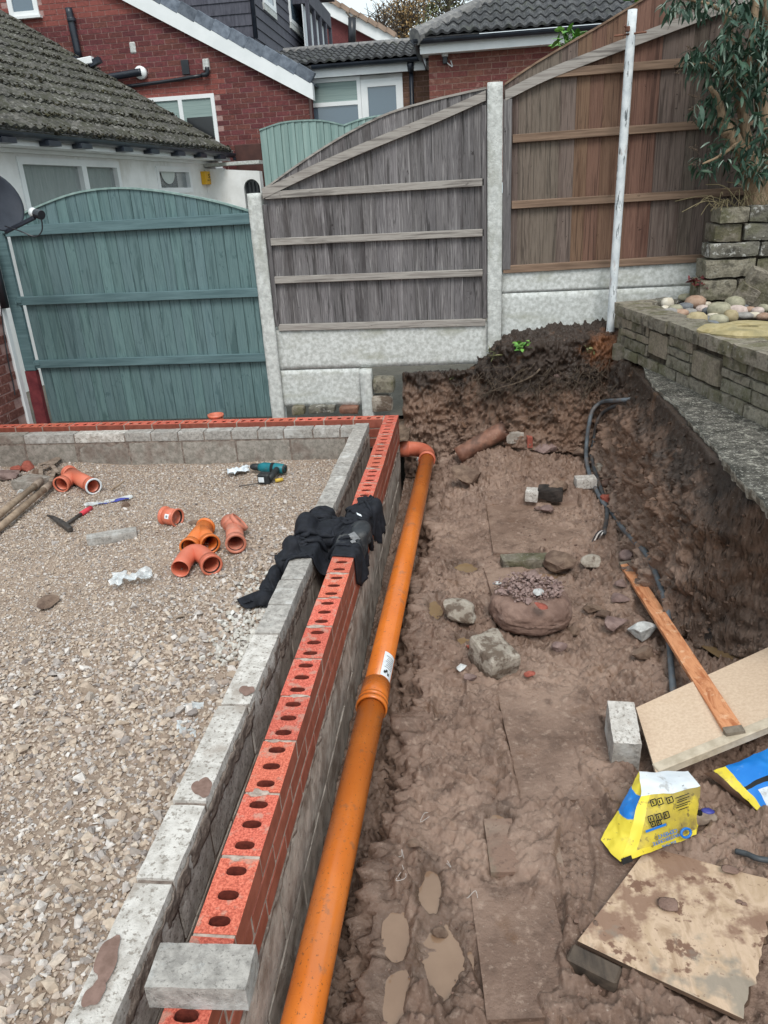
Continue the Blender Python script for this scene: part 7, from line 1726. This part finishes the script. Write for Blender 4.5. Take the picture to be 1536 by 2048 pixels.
mb = MB(); mb.tube(smooth_path([HB_(965, 790, .04), HB_(1000, 776, .06), HB_(1035, 766, .07), HB_(1065, 752, .05), HB_(1080, 738, .02)], 5), [.004 + .0002 * i for i in range(21)], 8); solo('root', mb.mesh('root', M['root'], True), 'thick pale root crossing the dark bank', 'root')

# ================================================================== ON THE GRAVEL
def G(px, py, d=0.0): p = atz(px, py, -.235); return np.array([p[0], p[1], -.235 + d])
def gfit(name, label, loc): return thing(name, loc, label, 'pipe fitting')
def collar(parent, p, d, r=.0645, ln=.05, m='fitting', ri=.0555):
    p = np.asarray(p); d = nrm(d); fit_part('collar', [p - d * ln, p], r, ri, M[m], parent); fit_part('rim', [p - d * .012, p + d * .001], r + .004, ri - .001, M[m], parent); fit_part('seal', [p - d * .02, p - d * .010], ri + .0003, ri - .006, M['rubber'], parent)
# coupler with label
c = G(345, 1050, .064); d = nrm((.93, -.36, 0)); t = gfit('pipe_coupler', 'short terracotta pipe coupler with white label, alone on the gravel', c); fit_part('sleeve', [c - d * .06, c + d * .06], .0595, .055, M['fitting'], t); collar(t, c + d * .062, d, .0625, .016); collar(t, c - d * .062, -d, .0640, .022)
lb = wrap(c + d * .012, d, .0602, .018, .15, .72, M['label_white'], 'label', t, up=(0, 0, 1)); wrap(c + d * .012, d, .0606, .008, .3, .55, M['grey_label'], 'print', lb)
# orange branch
a, b, cbr = G(412, 1072, .060), G(379, 1116, .060), G(428, 1108, .062); t = gfit('branch_fitting', 'bright orange Y-branch fitting with two open ends facing the camera', (a + b) / 2); dm = nrm(b - a); jn = a + dm * .05; dbr = nrm(cbr - jn)
fit_part('barrel', [a - dm * .05, b - dm * .02], .0575, .052, M['fitting_or'], t); fit_part('branch', [jn - dbr * .0, cbr - dbr * .02], .0575, .052, M['fitting_or'], t); collar(t, b, dm, .063, .045, 'fitting_or'); collar(t, cbr, dbr, .063, .045, 'fitting_or'); collar(t, a - dm * .05, -dm, .061, .02, 'fitting_or')
# long bend
p0, p2 = G(358, 1160, .056), G(430, 1150, .060); mid = G(392, 1122, .064); t = gfit('pipe_bend', 'terracotta swept pipe bend nearest the jacket of the fittings group', mid); P = arc_pts(p0, mid * 1.0 + (mid - (p0 + p2) / 2) * .9, p2, 14); fit_part('bend', P, .0555, .0515, M['fitting'], t); collar(t, P[-1] + nrm(P[-1] - P[-2]) * .02, P[-1] - P[-2], .0645, .055)
# dusty knuckle
p0, p2 = G(470, 1070, .07), G(475, 1112, .062); t = gfit('pipe_knuckle', 'dusty terracotta pipe knuckle with access collar beside the orange branch', p0); d2 = nrm(p2 - p0); fit_part('barrel', [p0, p2], .0575, .052, M['fitting_dull'], t); collar(t, p2, d2, .064, .05, 'fitting_dull'); d3 = nrm((.55, .25, .5)); q0 = p0 + d2 * .03; fit_part('access_barrel', [q0 - d3 * .03, q0 + d3 * .055], .066, .058, M['fitting_dull'], t); fit_part('access_collar', [q0 + d3 * .035, q0 + d3 * .062], .073, .060, M['fitting_dull'], t)
mb = MB(); mb.tube([q0 + d3 * .050, q0 + d3 * .056], .060, 24); mb.part('access_cap', M['fitting_dull'], t); d4 = nrm((-.5, .6, .1)); fit_part('back_barrel', [q0, q0 + d4 * .09], .058, .052, M['fitting_dull'], t)
# far junction
a, b, cc_ = G(122, 986, .062), G(196, 990, .060), G(150, 966, .066); t = gfit('junction_fitting', 'terracotta junction fitting beside the post hole digger', cc_); d1, d2 = nrm(a - cc_), nrm(b - cc_); fit_part('left_barrel', [cc_ - d1 * .02, a], .0575, .052, M['fitting'], t); collar(t, a + d1 * .01, d1, .0635, .05); fit_part('right_barrel', [cc_ - d2 * .06, b], .0575, .052, M['fitting'], t); collar(t, b + d2 * .01, d2, .0635, .06); fit_part('pale_rim', [b + d2 * .008, b + d2 * .013], .068, .054, M['bag_white'], t); collar(t, cc_ - d2 * .09, -d2, .0635, .05); fit_part('back_barrel', [cc_, cc_ - d2 * .09], .0575, .052, M['fitting'], t)
# ring standing behind the brick course
c = aty(431, 828, .06); c[2] = .0; t = gfit('pipe_ring', 'terracotta pipe end standing up behind the brick course by the gate', c); fit_part('ring', [c + (0, 0, -.20), c + (0, 0, .018)], .056, .048, M['fitting'], t); fit_part('lip', [c + (0, 0, .006), c + (0, 0, .026)], .063, .049, M['fitting'], t)
for nm in ('pipe_coupler', 'branch_fitting', 'pipe_bend', 'pipe_knuckle', 'junction_fitting'):
    o = bpy.data.objects[nm]; o.scale = (.86, .86, .86); o.location.z -= .009
# grey bar, rubble
c = G(226, 1080, .02); V, F = rough_box_geo((.28, .085, .055), 5, (12, 5, 4), .003, 16, .2); solo('kerb_piece', mk_mesh('kerb_piece', V, F, M['block_grey']), 'grey concrete bar lying alone on the gravel', 'concrete piece', None, T(*c) @ RZ(.42))
def grock(px, py, w, h, m, label, seed, cat='rubble'):
    c = G(px, py); k = pxm(c); V, F = rock_geo(seed, (w * k, w * k * .7, h * k * .9), 3, 9); solo('rubble', mk_mesh('rubble', V, F, M[m]), label, cat, None, T(c[0], c[1], c[2] + h * k * .25) @ RZ(seed))
grock(18, 957, 60, 34, 'rock_purple', 'grey rubble lump at the left end of the block wall', 1); grock(55, 938, 40, 20, 'red_shard', 'pink brick shard at the foot of the block wall', 2); grock(35, 942, 26, 16, 'red_shard', 'small pink brick shard beside the grey rubble lump', 7); grock(78, 950, 30, 22, 'rock_brown', 'brown rubble behind the post hole digger', 3); grock(43, 985, 16, 12, 'rock_white', 'white stone left of the digger handles', 4); grock(252, 1015, 26, 16, 'rock_brown', 'brown clod right of the blue and white wrapper', 5); grock(388, 1050, 26, 16, 'rock_brown', 'reddish clod right of the labelled coupler', 6); grock(95, 1207, 60, 14, 'rock_brown', 'low smear of red-brown rubble on the gravel at left', 8); grock(400, 1358, 12, 10, 'rock_purple', 'dark round pebble on the gravel near the block wall', 9)
c = G(66, 975, .03); V, F = rough_box_geo((.22, .16, .08), 7, (8, 6, 4), .004, 12, .15); solo('block_offcut', mk_mesh('block_offcut', V, F, M['block']), 'grey block offcut under the digger handles', 'concrete piece', None, T(*c) @ RZ(-.3))
# post hole digger
t = thing('post_hole_digger', G(40, 1010), 'post hole digger with two grey wooden handles lying at the left edge', 'digging tool')
h1a, h1b, h2a, h2b = G(-60, 1088, .03), G(80, 981, .055), G(-40, 1100, .03), G(97, 986, .045)
for a, b in ((h1a, h1b), (h2a, h2b)): mb = MB(); mb.tube([a, (a + b) / 2, b], [.021, .022, .020], 14); mb.part('handle', M['handle'], t, True)
for b, a in ((h1b, h1a), (h2b, h2a)): d = nrm(b - a); mb = MB(); mb.tube([b - d * .05, b + d * .05], [.025, .024], 14); mb.part('socket', M['iron'], t, True)
d1, d2 = nrm(h1b - h1a), nrm(h2b - h2a)
mb = MB(); mb.bar(h1b + d1 * .04, G(86, 945, .07), .030, .012, ch=.003); mb.bar(h2b + d2 * .04, G(112, 958, .06), .030, .012, ch=.003); mb.bar(G(82, 948, .07), G(104, 944, .08), .03, .014, ch=.003); mb.bar(G(104, 944, .08), G(118, 960, .06), .03, .012, ch=.003); mb.part('hinge_bar', M['iron'], t)
for pts, s in (((G(94, 950, .07), G(118, 930, .055)), .05), ((G(108, 962, .05), G(122, 945, .03)), .05)):
    a, b = pts; d = nrm(b - a); sdv = nrm(np.cross(d, (0, 0, 1))); up = np.cross(sdv, d); V = []; F = []; n = 8
    for i, q in enumerate((a, (a + b) / 2, b)):
        for k in range(n + 1): th = -1.1 + 2.2 * k / n; w = s * (1 - .35 * (i == 2)); V.append(q + sdv * (w * math.sin(th)) + up * (w * .6 * (math.cos(th) - .5)))
    for i in range(2):
        for k in range(n): u = i * (n + 1) + k; F.append((u, u + 1, u + n + 2, u + n + 1))
    V2 = [np.asarray(v) - up * .004 for v in V]; N0 = len(V); F2 = [tuple(N0 + k for k in f[::-1]) for f in F]; part('blade', mk_mesh('blade', V + V2, F + F2, M['iron'], True), t)
# brick hammer, wrapper, stick
t = thing('hammer', G(135, 1055), 'brick hammer with red grip lying on the gravel', 'hammer'); a, b, c = G(131, 1060, .03), G(164, 1037, .03), G(184, 1024, .03)
mb = MB(); mb.tube([a, b], .0115, 10); mb.part('shaft', M['dark_steel'], t, True); mb = MB(); mb.tube([b, (b + c) / 2, c], [.015, .0165, .014], 12); mb.part('grip', M['red_grip'], t, True)
mb = MB(); h0, h1, h2 = G(98, 1044, .045), G(122, 1054, .035), G(143, 1066, .022); mb.bar(h1, h2, .032, .034, ch=.005); mb.add(*[(V, F) for V, F in [tube_geo([h1, (h0 + h1) / 2 + (0, 0, .006), h0], [.019, .014, .006], 8)]][0]); mb.part('head', M['dark_steel'], t)
def crumple(name, c, w, l, rz, m, label, cat, seed, h=.03, n=20, lift=.01, mi=None, mats=None):
    xs = np.linspace(-w / 2, w / 2, n); ys = np.linspace(-l / 2, l / 2, n); X, Y = np.meshgrid(xs, ys, indexing='ij'); P = np.stack([X, Y, 0 * X], -1).reshape(-1, 3); f = 2.2 / max(w, l)
    P[:, 2] = lift + h * np.abs(ridged(P * f * 1.3 + seed * 3, 3, seed)) + .006; P[:, 0] += .12 * w * fbm(P * f * 1.5 + seed, 2, seed + 1); P[:, 1] += .12 * l * fbm(P * f * 1.5 + seed * 2, 2, seed + 2)
    me = mk_mesh(name, P, [tuple(q) for q in grid_quads(n, n)], mats or M[m], False)
    if mi is not None: me.polygons.foreach_set('material_index', np.array([mi(((i // (n - 1)) + .5) / (n - 1), ((i % (n - 1)) + .5) / (n - 1)) for i in range((n - 1) ** 2)], np.int32))
    return solo(name, me, label, cat, None, T(*c) @ RZ(rz))
crumple('tool_wrapper', G(214, 1010), .30, .065, .62, 'white_plastic', 'blue and white plastic wrapper beyond the hammer grip', 'wrapper', 3, .03, 18, .01, lambda u, v: 1 if (v < .5 and .35 < u < .95) else 0, [M['clear'], M['blue_plastic']])
mb = MB(); mb.bar(G(224, 985, .02), G(250, 970, .03), .012, .012, ch=.002); solo('wood_stick', mb.mesh('wood_stick', M['handle']), 'short wooden stick beside the plastic wrapper', 'stick')
crumple('plastic_scrap', G(266, 1165), .20, .12, .3, 'clear', 'crumpled clear plastic wrap on the gravel below the fittings', 'plastic wrap', 5, .05)
crumple('plastic_scrap', G(375, 1468), .075, .11, .3, 'clear', 'torn clear plastic scrap near the pale blocks', 'plastic wrap', 6, .02, 12); crumple('plastic_scrap', G(390, 1420), .08, .04, .1, 'clear', 'small clear plastic scrap above the larger torn one', 'plastic wrap', 7, .015, 10)
crumple('paper_scrap', G(478, 948), .16, .10, .4, 'bag_white', 'crumpled white plastic beside the cordless drill', 'plastic wrap', 9, .045, 14)
# cordless drill
t = thing('cordless_drill', G(540, 950), 'teal and black cordless drill by the block wall', 'drill'); a, b = G(503, 945, .045), G(572, 950, .045); d = nrm(b - a); L = np.linalg.norm(b - a)
mb = MB(); mb.tube([a - d * .0, a + d * .02, a + d * .075], [.014, .024, .027], 14); mb.part('chuck', M['drill_black'], t, True)
mb = MB(); mb.tube([a + d * .07, a + d * .10, a + d * (L * .75), a + d * (L * .95), a + d * L], [.028, .036, .038, .034, .02], 16); mb.part('body', M['drill_teal'], t, True)
mb = MB(); mb.tube([a + d * (L * .62), a + d * L * 1.0], [.0400, .030], 16); mb.part('motor_cap', M['drill_black'], t, True)
g0 = a + d * (L * .8); g1 = G(540, 968, .04); mb = MB(); mb.tube([g0, (g0 + g1) / 2, g1], [.026, .022, .024], 12); mb.part('grip', M['drill_black'], t, True)
e = G(531, 966, .036); mb = MB(); mb.box((0, 0, 0), (.085, .07, .072), T(*e) @ RZ(-.15), ch=.008); o = mb.part('battery', M['drill_black'], t); mb = MB(); mb.box((-.012, -.0362, 0), (.040, .001, .036), T(*e) @ RZ(-.15)); mb.part('battery_label', M['label_white'], o)
t = thing('screwdriver', G(540, 972), 'screwdriver with yellow handle lying in front of the drill', 'screwdriver'); mb = MB(); mb.tube([G(551, 966, .016), G(566, 963, .016)], .013, 10); mb.part('grip', M['yellow_grip'], t, True); mb = MB(); mb.tube([G(478, 976, .012), G(551, 966, .016)], .004, 8); mb.part('shaft', M['dark_steel'], t)

# ================================================================== JACKET OVER THE WALLS
def drape(P, lu, lv, collide, steps=150, iters=9, bend=.25, grav=.0011, damp=.93):
    """position based cloth: settles a sheet on the walls and the gravel"""
    nu, nv = P.shape[:2]; Q = P.copy()
    def con(A, sa, sb, L, k):
        a, b = A[sa], A[sb]; d = b - a; l = np.sqrt((d * d).sum(-1)) + 1e-9; c = (k * .5 * (l - L) / l)[..., None] * d; A[sa] = a + c; A[sb] = b - c
    S_ = slice
    for st in range(steps):
        vel = (P - Q) * damp; Q = P.copy(); P = P + np.clip(vel, -.012, .012); P[..., 2] -= grav
        for it in range(iters):
            for o in (0, 1):
                m = (nu - o) // 2 * 2 + o; con(P, (S_(o, m, 2), S_(None)), (S_(o + 1, m + 0 if (m - o) % 2 == 0 else m, 2), S_(None)), lu, 1.0)
                m = (nv - o) // 2 * 2 + o; con(P, (S_(None), S_(o, m, 2)), (S_(None), S_(o + 1, m, 2)), lv, 1.0)
            if it % 3 == 0:
                L = math.hypot(lu, lv)
                for o in (0, 1):
                    m = (nu - o) // 2 * 2 + o
                    con(P, (S_(o, m, 2), S_(0, nv - 1)), (S_(o + 1, m, 2), S_(1, nv)), L, .35); con(P, (S_(o, m, 2), S_(1, nv)), (S_(o + 1, m, 2), S_(0, nv - 1)), L, .35)
                for o in range(4):
                    a = np.arange(o, nu - 2, 4); con(P, (a, S_(None)), (a + 2, S_(None)), 2 * lu, bend); a = np.arange(o, nv - 2, 4); con(P, (S_(None), a), (S_(None), a + 2), 2 * lv, bend)
            P = collide(P, Q)
    return P
def jacket():
    t = thing('jacket', (-.2, -2.2, 0), 'black jacket draped across both walls with a sleeve on the gravel', 'jacket')
    th = .007
    boxes = [((-.302, -9, -1), (-.200, 9, .0)), ((-.1025, -9, -1), (.0, 9, .0))]
    def mk_col(lumps, lim=None):
        def collide(P, Q):
            hitm = np.zeros(P.shape[:2], bool)
            for (a, b) in boxes:
                x, z = P[..., 0], P[..., 2]; ins = (x > a[0] - th) & (x < b[0] + th) & (z < b[2] + th)
                if ins.any():
                    dl = x - (a[0] - th); dr = (b[0] + th) - x; dt = (b[2] + th) - z; up = ins & (dt <= np.minimum(dl, dr) * 1.3); lf = ins & ~up & (dl < dr); rt = ins & ~up & ~lf
                    P[..., 2] = np.where(up, b[2] + th, P[..., 2]); P[..., 0] = np.where(lf, a[0] - th, np.where(rt, b[0] + th, P[..., 0])); hitm |= ins
            g = (P[..., 0] < -.302) & (P[..., 2] < -.215); P[..., 2] = np.where(g, -.215, P[..., 2]); hitm |= g
            for c, r in lumps:
                d = (P - c) / r; l = np.sqrt((d * d).sum(-1)); ins = l < 1
                if ins.any(): f = np.where(ins, 1 / np.maximum(l, .05), 1.0)[..., None]; P = np.where(ins[..., None], c + d * f * r, P); hitm |= ins
            P = np.where(hitm[..., None], P * .3 + Q * .7, P)
            if lim is not None: P[..., 0] = np.maximum(P[..., 0], lim[0]); P[..., 1] = np.clip(P[..., 1], lim[1], lim[2])
            for (a, b) in boxes:
                x, z = P[..., 0], P[..., 2]; top = (x > a[0]) & (x < b[0]) & (z < b[2] + .004); P[..., 2] = np.where(top, b[2] + .004, P[..., 2])
            return P
        return collide
    def cloth(name, P, mask, m, sub=True):
        nu, nv = P.shape[:2]; Q = grid_quads(nu, nv); mk = mask.reshape(-1); Q = Q[mk[Q].all(1)]
        P = P.copy(); inn = P[1:-1, 1:-1]; P[1:-1, 1:-1] = .5 * inn + .125 * (P[:-2, 1:-1] + P[2:, 1:-1] + P[1:-1, :-2] + P[1:-1, 2:])
        du = np.gradient(P, axis=0); dv = np.gradient(P, axis=1); nn = np.cross(du, dv); nn /= np.linalg.norm(nn, axis=-1)[..., None] + 1e-9
        A = np.concatenate([(P + nn * .003).reshape(-1, 3), (P - nn * .003).reshape(-1, 3)]); k = nu * nv
        # rim
        edges = {}
        for q in Q:
            for a, b in zip(q, np.roll(q, -1)): edges[(int(a), int(b))] = 1
        rim = [(a, b, b + k, a + k) for (a, b) in edges if (b, a) not in edges]
        F = [tuple(q) for q in Q] + [tuple(q[::-1] + k) for q in Q] + [r[::-1] for r in rim]
        return part(name, mk_mesh(name, A, F, m, True), t)
    def grid(x0, x1, y0, y1, nu, nv, zf, seed, skew=0.0, amp=.05, fr=9):
        u = np.linspace(0, 1, nu); v = np.linspace(0, 1, nv); U, V = np.meshgrid(u, v, indexing='ij'); X = x0 + (x1 - x0) * U; Y = y0 + (y1 - y0) * V + skew * U
        P = np.stack([X, Y, zf(U, V)], -1); N = np.stack([fbm(np.stack([X * fr, Y * fr, 0 * X], -1).reshape(-1, 3), 3, seed + q) for q in range(3)], -1).reshape(P.shape); return P + N * amp * np.array([.5, .5, 1.0]), U, V
    yb, yt = float(atz(640, 1112, .0)[1]), float(atz(650, 1012, .03)[1])
    roll = atz(612, 1050, .03); l1 = (np.array([roll[0], roll[1], .01]), np.array([.055, .085, .085])); l2 = (np.array([-.17, (yb + yt) / 2 + .05, -.03]), np.array([.11, .12, .055])); l3 = (np.array([-.02, (yb + yt) / 2 + .02, .0]), np.array([.045, .10, .03]))
    P, U, V = grid(-.43, .10, yb - .0, yt + .02, 76, 72, lambda U, V: .10 + .02 * np.sin(U * 22 + V * 5), 5, .05, .045)
    P = drape(P, .0122, .0142, mk_col([l1, l2, l3], (-.46, yb - .03, yt + .03)), 110, 9, .5); wob = .05 * np.sin(V * 9) + .03 * np.sin(V * 21)
    mask = (U < .93 + wob) & (U > .03 + np.abs(wob) * .5) & ~((U > .80) & (V > .80 + .1 * np.sin(U * 20))) & ~((U < .25) & (V < .08)); cloth('body', P, mask, M['jacket'])
    # hanging front over the outer brick face
    q = atx(757, 1105, .03); P, U, V = grid(-.06, .10, q[1] - .13, q[1] + .13, 44, 40, lambda U, V: .09 + 0 * U, 15, .0, .03, 14)
    P = drape(P, .0082, .0090, mk_col([(np.array([.03, q[1], -.02]), np.array([.035, .07, .06])), (np.array([.035, q[1] - .01, -.13]), np.array([.022, .06, .05]))], (-.2, q[1] - .15, q[1] + .13)), 110, 8, .4); cloth('front_panel', P, (((U - .5) * 2) ** 4 + ((V - .5) * 2) ** 4 < 1.0), M['jacket'])
    # collar flap lying across the brick top
    a = atz(715, 1045, .06); P, U, V = grid(a[0] - .10, a[0] + .10, a[1] - .17, a[1] + .10, 36, 40, lambda U, V: .14 + 0 * U, 25, -.04, .02, 10)
    P = drape(P, .0066, .0080, mk_col([l2, l3, l1, (np.array([.0, a[1], .02]), np.array([.045, .09, .028]))], (-.3, a[1] - .16, a[1] + .11)), 100, 8, .6); cloth('collar', P, (((U - .5) * 2) ** 6 + ((V - .5) * 2) ** 6 < 1.0), M['jacket_flap'])
    # sleeve running down to the gravel
    path = smooth_path([atz(592, 1070, .05), atz(580, 1098, .03), atz(566, 1128, -.06), atz(548, 1155, -.13), atz(535, 1182, -.17), atz(524, 1204, -.19)], 12); nu = len(path); nv = 46; _, Tn, Uv, W = tube_frames(path); P = np.zeros((nu, nv, 3)); th_ = np.linspace(-2.6, 2.6, nv)
    for i in range(nu):
        s = nrm(np.cross(Tn[i], (0, 0, 1))); u = np.cross(s, Tn[i]); r = .090 + .012 * i / nu
        for j in range(nv): P[i, j] = path[i] + s * r * math.sin(th_[j]) + u * r * .7 * math.cos(th_[j])
    P += np.stack([fbm(P.reshape(-1, 3) * 14, 3, 60 + q_) for q_ in range(3)], -1).reshape(P.shape) * .045
    lump = [(path[i] - (0, 0, .012), np.array([.050, .050, .042])) for i in range(6, nu, 12)]; seg = float(np.linalg.norm(np.diff(path, axis=0), axis=1).mean())
    P = drape(P, seg * 1.35, .0118, mk_col(lump, (-.62, -2.86, -2.0)), 90, 8, .4); cloth('sleeve', P, np.ones((nu, nv), bool), M['jacket'])
    from mathutils.bvhtree import BVHTree
    c = [o for o in t.children]; bvs = []
    for o in c: bvs.append(BVHTree.FromPolygons([tuple(v.co) for v in o.data.vertices], [tuple(p.vertices) for p in o.data.polygons]))
    def on(px, py):
        d = Vector(ray(px, py)).normalized(); hs = [b.ray_cast(Vector(CAM), d) for b in bvs]; hs = [h for h in hs if h[0] is not None]
        return min(hs, key=lambda h: h[3]) if hs else None
    def patch(name, corners, m, n=6, off=.004):
        V = []
        for i in range(n + 1):
            for j in range(n + 1):
                u, v = i / n, j / n; C = [np.array(q_, float) for q_ in corners]; q_ = (C[0] * (1 - u) + C[1] * u) * (1 - v) + (C[3] * (1 - u) + C[2] * u) * v; h = on(*q_)
                if h is None: return
                nn = np.array(h[1]); nn = nn if nn @ (CAM - np.array(h[0])) > 0 else -nn; V.append(np.array(h[0]) + nn * off)
        return part(name, mk_mesh(name, V, [tuple(q_) for q_ in grid_quads(n + 1, n + 1)], M[m], True), t)
    patch('label', [(697, 1070), (709, 1064), (721, 1077), (707, 1083)], 'grey_label'); patch('label', [(700, 1083), (708, 1080), (712, 1085), (704, 1088)], 'grey_label', 3); patch('logo', [(713, 1026), (722, 1030), (724, 1034), (715, 1030)], 'label_white', 2, .004)
jacket()
